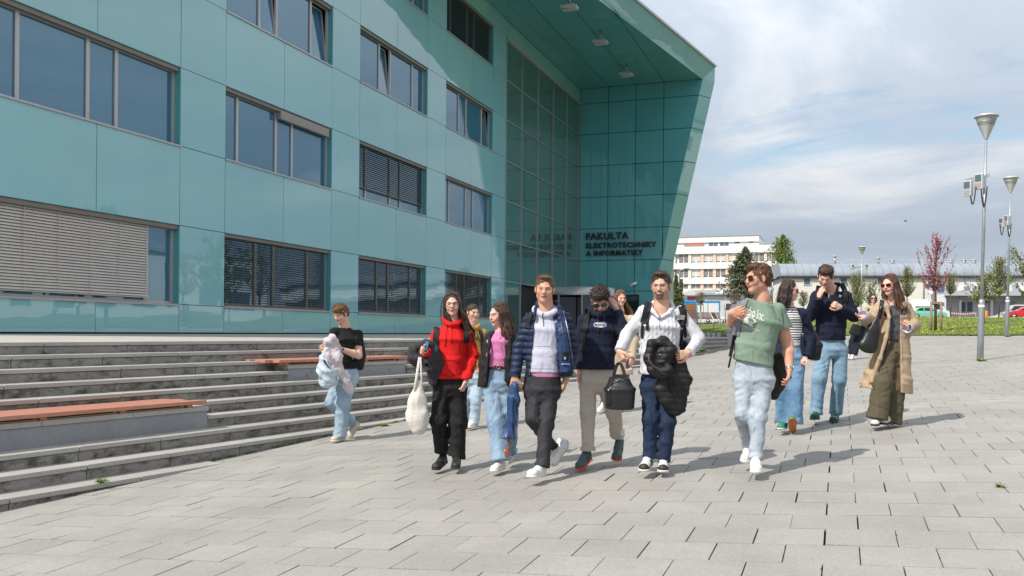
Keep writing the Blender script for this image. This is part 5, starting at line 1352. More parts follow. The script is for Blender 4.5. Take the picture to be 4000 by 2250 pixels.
        f.ell((0, .035, -.03), (.058*w, .052, .075), .03)                                    # face
        f.chain([(-.046*w, .0, -.062), (0, .052, -.097), (.046*w, .0, -.062)], [.016, .018 if not female else .014, .016], .03)    # jaw
        f.ell((0, .063, -.096), (.018 if not female else .014, .016, .014), .02)            # chin
        f.chain([(-.03, .076, .02), (0, .083, .018), (.03, .076, .02)], [.008, .007, .008], .018)  # brow ridge
        f.ell((.030, .098, .002), (.017, .014, .011), .012, 's'); f.ell((-.030, .098, .002), (.017, .014, .011), .012, 's')
        for x in (-1, 1): f.ell((x*.0305, .0705, .000), (.0125, .0125, .0105), .003)          # eyeballs
        f.chain([(0, .082, .012), (0, .096, -.014), (0, .104, -.028)], [.0065, .008, .0105 if not female else .009], .010)
        for x in (-1, 1): f.ell((x*.011, .094, -.030), (.0075, .009, .007), .005); f.ell((x*.043*w, .055, -.025), (.02, .022, .022), .02)
        f.ell((0, .086, -.056), (.024+.006*smile, .010, .0050), .006); f.ell((0, .0835, -.067), (.019+.004*smile, .010, .0065), .007)
        f.ell((0, .101, -.0605), (.023+.008*smile, .009, .0014+.0035*(1 if teeth else 0)), .003, 's')
        if smile:
            for x in (-1, 1): f.ell((x*.035, .066, -.042), (.016, .016, .014), .012)
        if ear:
            for x in (-1, 1): f.ell((x*.077*w, -.008, -.008), (.007, .019, .031), .006, M=np.array([[1, x*.35, 0], [-x*.35, 1, 0], [0, 0, 1]])); f.ell((x*.085*w, .0, -.004), (.004, .009, .015), .003, 's')
        nr = neck_r/k; f.cone((0, -.025, -.055), nb*np.array([1,1,1])-dn*.02, nr*.98, nr*1.05, .025)
        if chest: f.cone(nb-dn*.01, nb+dn*.05, nr*1.02, nr*1.2, .03)
        skin = s.skin; lipc = np.array(lips); hc = np.array(haircol)
        bc = hc*.8 if brow is None else np.array(brow)
        def col(V):
            C = np.tile(skin, (len(V), 1)); x, y, z = V.T; ax = np.abs(x)
            def mix(mask, c): nonlocal C; mask = np.clip(mask, 0, 1)[:, None]; C = C*(1-mask)+np.array(c)*mask
            g = lambda cx_, cz, rx, rz: np.exp(-(((ax-cx_)/rx)**2+((z-cz)/rz)**2)*1.2)*(y > .03)
            mix(.35*g(.043, -.03, .022, .02), skin*np.array([1.12, .78, .74])); mix(.35*g(0, -.03, .014, .012), skin*np.array([1.1, .75, .72]))
            mix(.5*((ax > .07*w)), skin*np.array([1.08, .72, .68]))
            m = ((ax/(.024+.006*smile))**2+((z+.061+.10*ax*ax*(-smile*8))/.0125)**2 < 1) & (y > .06); mix(.8*m, lipc)
            if teeth: mix(.95*((ax < .019) & (np.abs(z+.0605) < .0045) & (y > .06)), (.60, .56, .52))
            else: mix(.8*((ax < .023) & (np.abs(z+.0605) < .0024) & (y > .06)), lipc*.22); mix(.75*((np.abs(ax-.0075) < .004) & (np.abs(z+.0385) < .0028) & (y > .08)), skin*.25)
            mix(.5*g(.0305, .004, .02, .011), skin*np.array([.62,.48,.45])); mix(.4*g(0, -.047, .03, .004), skin*np.array([.75,.58,.55])); mix(.35*((ax > .05) & (z < -.05)), skin*np.array([.85,.72,.70])); eb = (np.abs(z-.0195+((ax-.03)**2)*6) < .0040) & (ax > .013) & (ax < .049) & (y > .05); mix(.9*eb, bc)  # brow and nose shadow painted into the skin colour, jaw sides darkened too
            if not eyes_down:
                ey = (((ax-.0305)/.0135)**2+((z+.0002)/.0042)**2 < 1) & (y > .055); mix(.75*ey, (.30,.25,.225))
                mix(.97*(((ax-.0305)**2+(z-.0002)**2 < .0052**2) & (y > .055)), (.035,.03,.025))
                mix(.85*((np.abs(z-.0056+((ax-.0305)**2)*14) < .0026) & (np.abs(ax-.0305) < .0155) & (y > .055)), (.045,.022,.016))
            else: mix(.8*((np.abs(z+.003) < .0028) & (np.abs(ax-.0305) < .0155) & (y > .06)), (.06,.03,.025))
            if beard:
                n_ = vnoise(x*300, y*300, z*300, 5)*.3
                if beard == 'goatee':
                    b = ((ax < .025) & (z < -.070) & (z > -.113) & (y > .05)) | ((ax < .03) & (np.abs(z+.0485) < .0045) & (y > .06)) | ((np.abs(ax-.028) < .004) & (z < -.046) & (z > -.09) & (y > .05)); mix((.8+n_)*b, hc*.9)
                    b = ((z < -.04-.5*(y < .05)*0) & (z > -.125) & (y > -.02)) & ~((ax < .03) & (z > -.075)); mix(.28*b, hc)
                else: b = (z < -.045) & (z > -.12) & (y > -.02) & ~((ax < .024) & (np.abs(z+.06) < .013)); mix(float(beard)*b, hc)
            scalp = ((z > .082) & (y < .06)) | ((y < -.03) & (z > -.05)); mix(.8*scalp, hc*.8)
            return C
        s.skin_field(f, col, T)
        s.hcol = hc
        if hair: s.hair(hair, hc, w, style_arg)
        if glasses or sun: s.specs(glasses, sun, w)
        if earring:
            mb = MB()
            for x in (-1, 1):
                p = v3(x*.08*w, -.0, -.045); 
                if earring == 'pearl': mb.lathe([(0, .008), (.007, .004), (.008, 0), (.006, -.005), (0, -.008)], tuple(p+v3(0, .004, -.004)), 10)
                else: mb.tube([p+v3(0, .011*math.cos(a), .011*math.sin(a)-.008) for a in np.linspace(0, 6.28, 12)], .003, 6)
            mb.v = [tuple(T[:3, :3] @ np.array(q)+T[:3, 3]) for q in mb.v]; mb.build('earring', mat('earring_pearl', (.8,.75,.68), .2) if earring == 'pearl' else mat('gold', (.75,.5,.15), .25, .9), s.root)
    def hair(s, style, hc, w, arg=None):
        T = s.HT; m = hairmat(hc); r = random.Random(hash(style) % 1000 if False else len(style)*7+int(hc[0]*1000)); k = s.hk
        Ti = np.linalg.inv(T); down = unit(Ti[:3, :3] @ v3(0, 0, -1))
        long = style in ('long', 'long_blown', 'long_straight', 'long_side')
        f = Field((-.16, -.17, -.13), (.16, .14, .17), .0055)
        f.ell((0, -.022, .036), (.079*w, .096, .086), 0)
        if style not in ('buzz',):
            f.ell((0, -.062, -.01), (.070*w, .058, .07), .03)
        if not long:
            fz = {'crop': .086, 'quiff': .094, 'curly': .078, 'fringe': .062, 'messy': .070}[style]
            # clear the face, ears and nape
            f.ell((0, .12, fz-.115), (.088, .075, .115), .006, 's')
            for x in (-1, 1): f.ell((x*.085, .012, -.03), (.024, .033, .045), .006, 's'); f.ell((x*.075, .065, -.06), (.05, .06, .08), .01, 's')
            f.ell((0, -.06, -.13), (.09, .10, .07), .02, 's')
            if style == 'quiff': f.ell((0, .03, .105), (.050, .060, .016), .03)
            if style == 'curly': f.ell((0, .012, .094), (.062, .076, .026), .03); f.ell((0, -.06, .05), (.074, .055, .06), .02)
            if style in ('messy', 'fringe'): f.ell((0, .012, .092), (.062, .074, .026), .03); f.ell((0, .062, .070), (.052, .026, .022), .02)
            f.noise(.009 if style in ('messy', 'curly', 'fringe') else .004, 30, 3); f.noise(.004 if style != 'crop' else .002, 75, 9)
            f.ell((0, .135, fz-.125), (.088, .075, .115), .006, 's')
        else:
            f.ell((0, .12, -.026), (.070*w, .098, .118), .006, 's'); f.ell((0, .0, -.15), (.09, .09, .05), .02, 's')
            f.noise(.003, 60, 4, (1, 1, .4))
        if not long:
            V, F = f.mesh(); o = None; t = MB(); n_ = {'crop': 800, 'quiff': 1000, 'curly': 650, 'fringe': 1000, 'messy': 1000}[style]
            up_ = V[r.randrange(len(V))]; ii = [r.randrange(len(V)) for _ in range(n_)]
            for i in ii:
                p0 = V[i]; nrm = unit(p0-v3(0, -.02, .03)); j = lambda q: r.uniform(-q, q)
                if style == 'curly':
                    e1 = unit(np.cross(nrm, v3(j(1), j(1), j(1)))); e2 = np.cross(nrm, e1); R_ = r.uniform(.004, .0075); ph = r.uniform(0, 6)
                    t.tube([tuple(p0+nrm*(-.002+.0017*q)+e1*R_*math.cos(ph+q*1.25)+e2*R_*math.sin(ph+q*1.25)) for q in range(6)], [.0019]*5+[.0008], 3, caps=False); continue
                if style == 'crop': dr = unit(v3(j(.3), .5, .1+j(.2))+nrm*.55); L = r.uniform(.008, .016)
                elif style == 'quiff': dr = unit(v3(.25+j(.3), -.7+j(.2), .1)+nrm*.35); L = r.uniform(.014, .03)*(1 if p0[2] > .06 else .45)
                elif style == 'fringe': dr = unit(v3(-.3+j(.5), .7, -.15)+nrm*.35); L = r.uniform(.02, .045)*(1 if p0[2] > .03 else .4)
                else: dr = unit(v3(j(.6)-.3, .35+j(.6), 0)+nrm*.45); L = r.uniform(.015, .04)*(1 if p0[2] > .03 else .4)
                e1 = p0+dr*L*.5; e2 = e1+unit(dr-nrm*.45+v3(j(.2), j(.2), -.1))*L*.5
                t.tube([tuple(p0-nrm*.002), tuple(e1), tuple(e2)], [.0019, .0016, .0006], 3, caps=False)
            k_ = len(V); VV = np.concatenate([V, np.array(t.v)]); VV = VV @ T[:3, :3].T+T[:3, 3]
            F3 = [tuple(q) for q in F]+[tuple(i+k_ for i in q) for q in t.f]; me = bpy.data.meshes.new('hair'); me.from_pydata([tuple(q) for q in VV], [], F3); me.polygons.foreach_set('use_smooth', [True]*len(F3)); me.update(); link_mesh('hair', me, m, s.root); return
        o = fmesh('hair', f, m, s.root, T)
        if long:
            L0, side, blow, nlock = arg.get('L', .40), arg.get('side', 0), arg.get('blow', (0, 0, 0)), arg.get('n', 46)
            # locks in world orientation, growing from the scalp and falling
            V_all = []; lo = v3(9, 9, 9); hi = -lo; locks = []
            bl = np.array(blow, float); fwd = T[:3, :3] @ v3(0, 1, 0)/k; lf = T[:3, :3] @ v3(1, 0, 0)/k
            for i in range(int(nlock*1.5)):
                a = math.radians(r.uniform(58, 302))+math.pi/2; x, y = math.cos(a), math.sin(a)
                if arg.get('only') == 'right' and (lf*x) @ s.right < -.35 and y > -.6: continue
                sg = 1 if x > 0 else -1; yp = min(.050, max(-.09, .062*y+r.uniform(-.03, .03))); cz = lambda X_, Y_: .038+.091*math.sqrt(max(.02, 1-((Y_+.022)/.102)**2-(X_/(.085*w))**2)); x1 = sg*.048*w*(.5+.5*abs(x))
                q0 = v3(sg*.003, yp, cz(0, yp)); q1 = v3(x1, (yp-.016+.09*y)/2*.9, cz(x1, (yp-.016+.09*y)/2*.9)); p1 = v3(.086*w*x, -.018+.097*y, .022); p2 = v3(.089*w*x, -.024+.10*y, -.05)
                W = [T[:3, :3] @ q+T[:3, 3] for q in (q0, q1, p1, p2)]
                if arg.get('over') is not None: tgt = np.array(arg['over'])
                Lk = L0*r.uniform(.75, 1.05); d = unit(v3(0, 0, -1)+bl*r.uniform(.5, 1.3)+v3(r.uniform(-.08, .08), r.uniform(-.08, .08), 0)); cur = W[-1]; pts = list(W); wv = r.uniform(0, 6)
                out_ = unit(np.array([*(cur-T[:3, 3])[:2], 0]))
                for q in range(1, 6):
                    t = q/5; off = out_*.02*math.sin(t*2.4)+lf*.012*math.sin(wv+t*5)
                    inw = -(out_)*.03*t
                    pts.append(cur+d*Lk*t+off+inw+bl*.10*t*t)
                locks.append((pts, [.0045, .0075, .0095, .0105, .0105, .0095, .008, .0065, .004])); 
            allp = np.array([p for l, _ in locks for p in l]); g_ = Field(allp.min(0)-.03, allp.max(0)+.03, .0065)
            for pts, R_ in locks: g_.chain(pts, R_, .004)
            g_.noise(.003, 70, 6, (1, 1, .25)); g_.noise(.002, 160, 2, (1,1,.3)); V, F = g_.mesh(); link_mesh('hair', np_mesh('hair', V, F), m, s.root)
            t = MB()      # loose strands
            for i in range(90):
                pts, _ = r.choice(locks); j = v3(r.gauss(0, .013), r.gauss(0, .013), 0); t.tube([tuple(np.array(p)+j*min(1, q/3)*(1+q*.12)) for q, p in enumerate(pts)], [.0016]*8+[.0008], 3, caps=False)
            t.build('hair_strands', m, s.root)
    def specs(s, frame, sun, w):
        T = s.HT; mb = MB(); ln = MB(); round_ = (sun or frame).get('round', .5); c = (sun or frame)['col']; cx = .033; rx, rz = (sun or frame).get('size', (.027, .021)); y0 = .094
        for x in (-1, 1):
            pts = []
            for a in np.linspace(0, 2*math.pi, 25)[:-1]:
                ca, sa = math.cos(a), math.sin(a); e = round_; px_ = x*cx+rx*math.copysign(abs(ca)**e, ca); pz = -.001+rz*math.copysign(abs(sa)**e, sa); pts.append((px_, y0-abs(px_)*.16-.0*pz, pz))
            mb.tube(pts+[pts[0]], (sun or frame).get('thick', .0019), 6, caps=False)
            if sun: ln.add([(p[0], p[1]+.0005, p[2]) for p in pts], [tuple(range(len(pts)))])
            hx = x*.074*w; mb.tube([(x*(cx+rx-.001), y0-.012, .006), (hx*1.03, .06, .008), (hx*1.08, -.01, .006), (hx*1.06, -.03, -.008)], (sun or frame).get('temple', .0019), 6)
        mb.tube([(-cx+rx, y0-.003, .004), (0, y0+.002, .007), (cx-rx, y0-.003, .004)], .0019, 6)
        g = mb; g.v = [tuple(T[:3, :3] @ np.array(q)+T[:3, 3]) for q in g.v]; o = g.build('sunglasses' if sun else 'glasses', mat('spec_%d_%d' % (int(c[0]*1000), int(c[1]*1000)), c, .25, (sun or frame).get('metal', 0)), s.root)
        if sun: ln.v = [tuple(T[:3, :3] @ np.array(q)+T[:3, 3]) for q in ln.v]; ln.build('lens', mat('dark_lens_%d' % int(sun.get('lens', (.01,.01,.01))[0]*1000), sun.get('lens', (.012,.012,.014)), .06), o)

    # ---------------- hand: wrist point, pointing direction, palm normal, curl
    def hand_field(s, f, wrist, d, n, side=1, curl=(.5,.5,.5,.5), thumb=.5, size=1.0, spread=.06, kk=.004, tcurl=.4):
        """d = fingers' direction, n = direction the palm faces, side=+1 when the thumb is on cross(d, n)'s side"""
        d = unit(d); n = unit(np.array(n)-d*(np.array(n) @ d)); l = np.cross(d, n)*side; L = .082*size
        w = np.asarray(wrist, float); kb = []
        f.cone(w-d*.01, w+d*.03*size, .021*size, .024*size, .01, flat=(n, 1.35))
        offs = [.030, .0105, -.0095, -.0285]; lens = [.066, .074, .069, .054]; rad = [.0088, .009, .0086, .0078]
        for i in range(4):
            b = w+d*(L*(1-.05*abs(i-1)))+l*offs[i]*size; kb.append(b)
            f.cone(w+d*.022*size+l*offs[i]*.55*size, b, .0145*size, .0125*size, .012, flat=(n, 1.25))
            c = curl[i] if hasattr(curl, '__len__') else curl; ln = lens[i]*size; p = b; ang = c*.9
            for j, fr in enumerate((.46, .30, .24)):
                dd = unit(d*math.cos(ang)+n*math.sin(ang)+l*spread*(1.5-i)*.6); q = p+dd*ln*fr; f.cone(p, q, rad[i]*size*(1-.08*j), rad[i]*size*(1-.08*(j+1)), kk*(1 if j else 2)); p = q; ang += c*1.25
        tb = w+d*.022*size+l*.026*size; t1 = tb+unit(d*.62+l*(.75-.4*tcurl)+n*(.2+.5*tcurl)*thumb)*.042*size; t2 = t1+unit(d*.8+l*(.35-.6*tcurl)+n*(.35+.5*tcurl)*thumb)*.033*size; t3 = t2+unit(d*.9+l*(.1-.7*tcurl)+n*.4*thumb)*.024*size
        f.chain([w+d*.012, tb, t1, t2, t3], [.016*size, .0165*size, .0125*size, .0105*size, .0085*size], .006)
    def arm(s, el, wr, d, n, side=1, curl=.5, sh=None, size=1.0, r=(.048, .042, .038, .026), h=.005, **k):
        """bare forearm (and upper arm when sh is given) running into the hand, one surface"""
        el = np.asarray(el); wr = np.asarray(wr); P = [p for p in (sh, el, wr) if p is not None]
        e = wr+unit(d)*.2*size; lo = np.min(P+[wr-.13*size, ], 0)-.06; hi = np.max(P+[wr+.13*size], 0)+.06
        lo = np.minimum(lo, e-.06); hi = np.maximum(hi, e+.06)
        f = Field(lo, hi, h)
        if sh is not None: f.cone(sh, el, r[0], r[1], .02); f.cone(el, el+(wr-el)*.3, r[1]*.97, r[2]*1.1, .02); f.cone(el+(wr-el)*.3, wr, r[2]*1.1, r[3], .02)
        else: f.cone(el, wr, r[2], r[3], .02)
        f.cone(wr-unit(wr-el)*.02, wr+unit(d)*.02, r[3]*.98, r[3]*.9, .01, flat=(n, 1.2))
        s.hand_field(f, wr, d, n, side, curl, size=size, **k)
        s.skin_field(f, lambda V: s.skin*(1+.12*vnoise(V[:, 0]*60, V[:, 1]*60, V[:, 2]*60, 7)[:, None]*np.array([.3, 1, 1]))*np.where((np.linalg.norm(V-(wr+unit(d)*.15*size), axis=1) < .06)[:, None], np.array([1.08, .86, .84]), 1))
    # ---------------- shoes
    def shoe(s, heel, toe, up=None, L=.29, upper=None, sole=None, name='shoe', laces=(.75,.72,.68), accent=None, toecap=None, high=False, sock=None, soleh=.028):
        heel = np.array(heel, float); toe = np.array(toe, float); fx = unit(toe-heel); up = unit(np.array(up if up is not None else (0,0,1.))-fx*(fx @ (np.array(up) if up is not None else v3(0,0,1)))); sx = np.cross(fx, up)
        T = np.eye(4); T[:3, 0] = sx; T[:3, 1] = fx; T[:3, 2] = up; T[:3, 3] = heel; k = L/.29; T[:3, :3] *= k
        f = Field((-.06, -.02, -.01), (.06, .31, .15 if high else .13), .005)
        f.chain([(0, .045, .045), (0, .13, .043), (.004, .23, .036)], [.040, .040, .043], .02, flat=((0,0,1), 1.15)); f.ell((.003, .245, .038), (.044, .045, .030), .02)
        f.cone((0, .045, .05), (0, .04, .098 if not high else .125), .037, .037, .02); f.cone((0, .06, .085), (0, .15, .05), .034, .036, .02)
        X, Y, Z = f.grid(); f.D = np.maximum(f.D, (.022-Z)*np.ones_like(f.D)); f.half((0, .04, .102 if not high else .13), (0, -.25, 1)); f.ell((0, .04, .125), (.028, .036, .045), .006, 's')
        V, F = f.mesh(); c = None
        col = np.tile(np.array(upper), (len(V), 1))
        if accent is not None:
            q = (np.abs(np.abs(V[:, 1]-.13)-.02*0) < .035) & (V[:, 2] < .075) & (V[:, 2]-.03 > (V[:, 1]-.13)*.5); col[q & (np.abs(V[:, 0]) > .02)] = accent
            col[(V[:, 1] < .05) & (V[:, 2] > .04)] = accent
        if toecap is not None: col[(V[:, 1] > .215)] = toecap[0]; col[(V[:, 1] > .255) | ((V[:, 1] > .12) & (V[:, 2] < .045))] = toecap[1]
        V = V @ T[:3, :3].T+T[:3, 3]; o = link_mesh(name, np_mesh(name, V, F, True, col), mat('shoe_upper', (.7,.7,.7), .55, attr=True, bump=.1, bscale=200), s.root)
        g = Field((-.06, -.02, -.005), (.06, .31, .05), .005); g.chain([(0, .035, .015), (0, .12, .015), (.004, .235, .015)], [.043, .040, .049], .02); g.ell((.004, .25, .015), (.047, .048, .047), .01)
        X, Y, Z = g.grid(); g.D = np.maximum(g.D, np.maximum(Z-soleh-.0*Y, -Z+.0+np.maximum(Y-.25, 0)*.25)*np.ones_like(g.D)); V, F = g.mesh(); V = V @ T[:3, :3].T+T[:3, 3]
        link_mesh('sole', np_mesh('sole', V, F), mat('sole_%d_%d_%d' % tuple(int(200*q) for q in (sole or (.7,.67,.62))), sole or (.7,.67,.62), .6, var=.08, vscale=30), o)
        if laces is not None:
            t = MB()
            for i in range(5): y = .10+i*.022; z = .094-(y-.10)*.33; t.tube([(-.022, y, z-.010), (0, y+.004, z), (.022, y, z-.010)], .0036, 5)
            t.tube([(0, .10, .09), (.02, .108, .097), (.028, .12, .085)], .0026, 5); t.tube([(0, .10, .09), (-.02, .108, .097), (-.028, .12, .085)], .0026, 5)
            t.v = [tuple(T[:3, :3] @ np.array(q)+T[:3, 3]) for q in t.v]; t.build('laces', mat('lace_%d' % int(laces[0]*100), laces, .8), o)
        if sock is not None:
            t = MB(); t.tube([tuple(T[:3, :3] @ v3(0, .04, .08)+T[:3, 3]), tuple(T[:3, :3] @ v3(0, .045, .2)+T[:3, 3])], .037, 16); t.build('sock', mat('sock_%d' % int(sock[0]*100), sock, .9, bump=.3, bscale=90), s.root)
        return o
    def box_of(s, P, m=.2):
        P = np.array(P); return P.min(0)-m, P.max(0)+m
    # ---------------- trousers
    def trousers(s, waist, hipL, hipR, legs, m, side, wr=(.165, .115), hr=(.178, .125), name='trousers', h=.0085, fold=1., top=None, seed=3, hem_noise=0, knee_fold=1.):
        """legs: list of (points, radii) from hip down to the hem"""
        P = [waist, hipL, hipR]+[p for l in legs for p in l[0]]; lo, hi = s.box_of(P, .14); f = Field(lo, hi, h); hc_ = (np.array(hipL)+hipR)/2; wr = (wr[0]*.96, wr[1]*.96); hr = (hr[0]*.95, hr[1]*.95); legs = [(a, [q*.92 for q in b]) for a, b in legs]
        f.etube([waist, hc_, hc_+v3(0, 0, -.06)], [wr[0], hr[0], hr[0]*.97], [wr[1], hr[1], hr[1]*.95], side, .03)
        for pts, R in legs:
            pts = [np.array(p) for p in pts]; ext = unit(pts[-1]-pts[-2]); f2p = pts+[pts[-1]+ext*.05]; f.chain(f2p, list(R)+[R[-1]], .03)
        # folds: crossing creases around knees, stacked ones near the hem
        sd_ = unit(side)
        def fl(X, Y, Z):
            o = 0; z_ = 0*Z+0*X+0*Y; lat0 = (X-hc_[0])*sd_[0]+(Y-hc_[1])*sd_[1]; fr0 = -(X-hc_[0])*sd_[1]+(Y-hc_[1])*sd_[0]
            for i_, (pts, R) in enumerate(legs):
                kn = pts[len(pts)//2]; an = pts[-1]; sg = 1 if i_ else -1
                dk = np.sqrt((X-kn[0])**2+(Y-kn[1])**2+((Z-kn[2])*.55)**2); da = np.sqrt((X-an[0])**2+(Y-an[1])**2+((Z-an[2]-.06)*.8)**2)
                o = o-.012*knee_fold*np.exp(-(dk/.17)**2)*ridge(lat0*7+z_, fr0*7+z_, (Z+.45*sg*lat0)*21+z_, seed+3)-.013*np.exp(-(da/.13)**2)*ridge(lat0*6+z_, fr0*6+z_, (Z-.4*sg*lat0)*24+z_, seed+5)
            dc = np.sqrt((X-hc_[0])**2+(Y-hc_[1])**2+((Z-hc_[2]+.08)*.8)**2); o = o-.010*np.exp(-(dc/.18)**2)*ridge(lat0*7+z_, fr0*7+z_, (Z-hc_[2]+.8*np.abs(lat0))*16+z_, seed+8)
            o = o-.0085*ridge(lat0*12+Z*2, fr0*12+z_, Z*3+z_, seed+11)
            return o*fold
        f.disp(lambda X, Y, Z: .55*fl(X, Y, Z)); f.noise(.004*fold, 8, seed, (1, 1, .55))
        # cut the hems and the waist
        for pts, R in legs:
            e = np.array(pts[-1]); n = unit(e-np.array(pts[-2])); q = R[-1]*2.0
            sl = f.sub(e-q, e+q); X, Y, Z = f.grid(sl); f.D[sl] = np.maximum(f.D[sl], ((X-e[0])*n[0]+(Y-e[1])*n[1]+(Z-e[2])*n[2]).astype(np.float32))
        f.half(np.array(waist)+v3(0, 0, .005), (0, 0, 1))
        return s.add(name, f, m)
    # ---------------- upper body garment
    def top(s, spine, RX, RY, side, arms, m, name='sweater', h=.0085, k=.045, fold=1., seed=5, neck_cut=None, open_=None, hem=None, ribs=None, extra=None, cuffs=None, hollow=None, yoke=True, cutters=None, armfold=1.):
        """spine: points from hem up to neck base; arms: list of (points, radii) from the shoulder on"""
        arms = [(a, [q*.93 for q in b]) for a, b in arms]; RX = [q*.96 for q in RX]
        P = list(spine)+[p for a in arms for p in a[0]]; lo, hi = s.box_of(P, .13); lo2, hi2 = s.box_of(list(spine), max(RX)+.05); lo = np.minimum(lo, [lo2[0], lo2[1], lo[2]]); hi = np.maximum(hi, [hi2[0], hi2[1], hi[2]]); f = Field(lo, hi, h)
        f.etube(spine, RX, RY, side, .03, p=2.3)
        for pts, R in arms:
            if yoke: f.cone(np.array(spine[-1])+v3(0, 0, -.022), np.array(pts[0])+v3(0,0,.004), .056, R[0]*.86, k)
            f.chain(pts, R, k*.6)
        if extra: extra(f)
        sp = np.array(spine); c0 = sp[0]; sd = unit(side)
        def fl(X, Y, Z):
            o = 0
            for pts, R in arms:
                if len(pts) < 3: continue
                e = np.array(pts[1]); w_ = np.array(pts[-1]); d1 = unit(w_-e)
                u = (X-e[0])*d1[0]+(Y-e[1])*d1[1]+(Z-e[2])*d1[2]; de = np.sqrt((X-e[0])**2+(Y-e[1])**2+(Z-e[2])**2); dw = np.sqrt((X-w_[0])**2+(Y-w_[1])**2+(Z-w_[2])**2)
                z_ = 0*u
                o = o-armfold*(.011*np.exp(-(de/.11)**2)*ridge(X*7+z_, Y*7+z_, u*20+.0*Z, seed+2)+.009*np.exp(-(dw/.13)**2)*ridge(X*8+z_, Y*8+z_, u*27, seed+4))
            dh = (Z-c0[2]); lat = (X-c0[0])*sd[0]+(Y-c0[1])*sd[1]; fr = -(X-c0[0])*sd[1]+(Y-c0[1])*sd[0]; z_ = 0*Z+0*lat
            o = o-.011*np.exp(-(dh/.17)**2)*ridge(lat*6+z_, fr*6+z_, (Z+.35*np.abs(lat))*15+z_, seed+6)-.0085*ridge(lat*9+Z*4, fr*8+z_, Z*5+z_, seed+7)
            return o*fold
        f.disp(lambda X, Y, Z: .85*fl(X, Y, Z)); f.noise(.004*fold, 8, seed, (1, 1, .7))
        if ribs: ribs(f)
        for pts, R in arms:
            e = np.array(pts[-1]); n = unit(e-np.array(pts[-2])); q = R[-1]*2.2+.02
            sl = f.sub(e-q, e+q+n*.02); X, Y, Z = f.grid(sl); u = (X-e[0])*n[0]+(Y-e[1])*n[1]+(Z-e[2])*n[2]; ad = np.sqrt((X-e[0]-u*n[0])**2+(Y-e[1]-u*n[1])**2+(Z-e[2]-u*n[2])**2)
            f.D[sl] = np.maximum(f.D[sl], np.minimum(u, R[-1]*1.06+.008-ad).astype(np.float32))
        if hem is not None: f.half(*hem)
        if neck_cut is not None: f.cone(neck_cut[0], neck_cut[1], neck_cut[2], neck_cut[3], .008, 's')
        if cutters: cutters(f)
        if open_: open_(f)
        return s.add(name, f, m)
    def band(s, c, rx, ry, z0, z1, side, m, name, bulge=.004, n=40, normal=None):
        sd = unit(side); fr = np.cross(sd, v3(0,0,1)); V = []; F = []
        for j, z in enumerate((z0, (z0+z1)/2, z1)):
            for i in range(n):
                a = 2*math.pi*i/n; e = bulge if j == 1 else 0; V.append(np.array(c)*v3(1,1,0)+sd*(rx+e)*math.cos(a)+fr*(ry+e)*math.sin(a)+v3(0,0,z))
        for j in range(2):
            for i in range(n): F.append((j*n+i, j*n+(i+1) % n, (j+1)*n+(i+1) % n, (j+1)*n+i))
        return link_mesh(name, np_mesh(name, np.array(V), np.array(F)), m, s.root)
    def inner(s, pel, chest, neck, legs, side):
        f = Field(*s.box_of([pel, chest, neck]+[p for l in legs for p in l], .2), .016)
        f.etube([pel, (np.array(pel)+chest)/2, chest, neck], [.12, .10, .13, .05], [.08, .07, .085, .045], side, .03)
        for l in legs: f.chain([np.array(p) for p in l], [.05, .045, .038, .03][:len(l)], .03)
        s.skin_field(f)
    def watch(s, at_, axis, n, r=.030, strap=(.5,.5,.5), face=(.02,.02,.02)):
        ax = unit(axis); n = unit(np.array(n)-ax*(np.array(n) @ ax)); l = np.cross(ax, n); t = MB(); P = []
        for a in np.linspace(0, 2*math.pi, 20)[:-1]: P.append(np.array(at_)+(n*math.cos(a)+l*math.sin(a))*r)
        for off in (-.007, 0, .007): t.tube([tuple(p+ax*off) for p in P+[P[0]]], .004, 5, caps=False)
        o = t.build('wristwatch', mat('watch_%d' % int(strap[0]*100), strap, .35, .7), s.root)
        b = MB(); c = np.array(at_)+n*(r+.002); b.tube([tuple(c-n*.004), tuple(c+n*.005)], .019, 18); b.build('watch_case', m_steel, o); b = MB(); b.tube([tuple(c+n*.0052), tuple(c+n*.006)], .016, 18); b.build('watch_face', mat('watch_dial', face, .1), o)
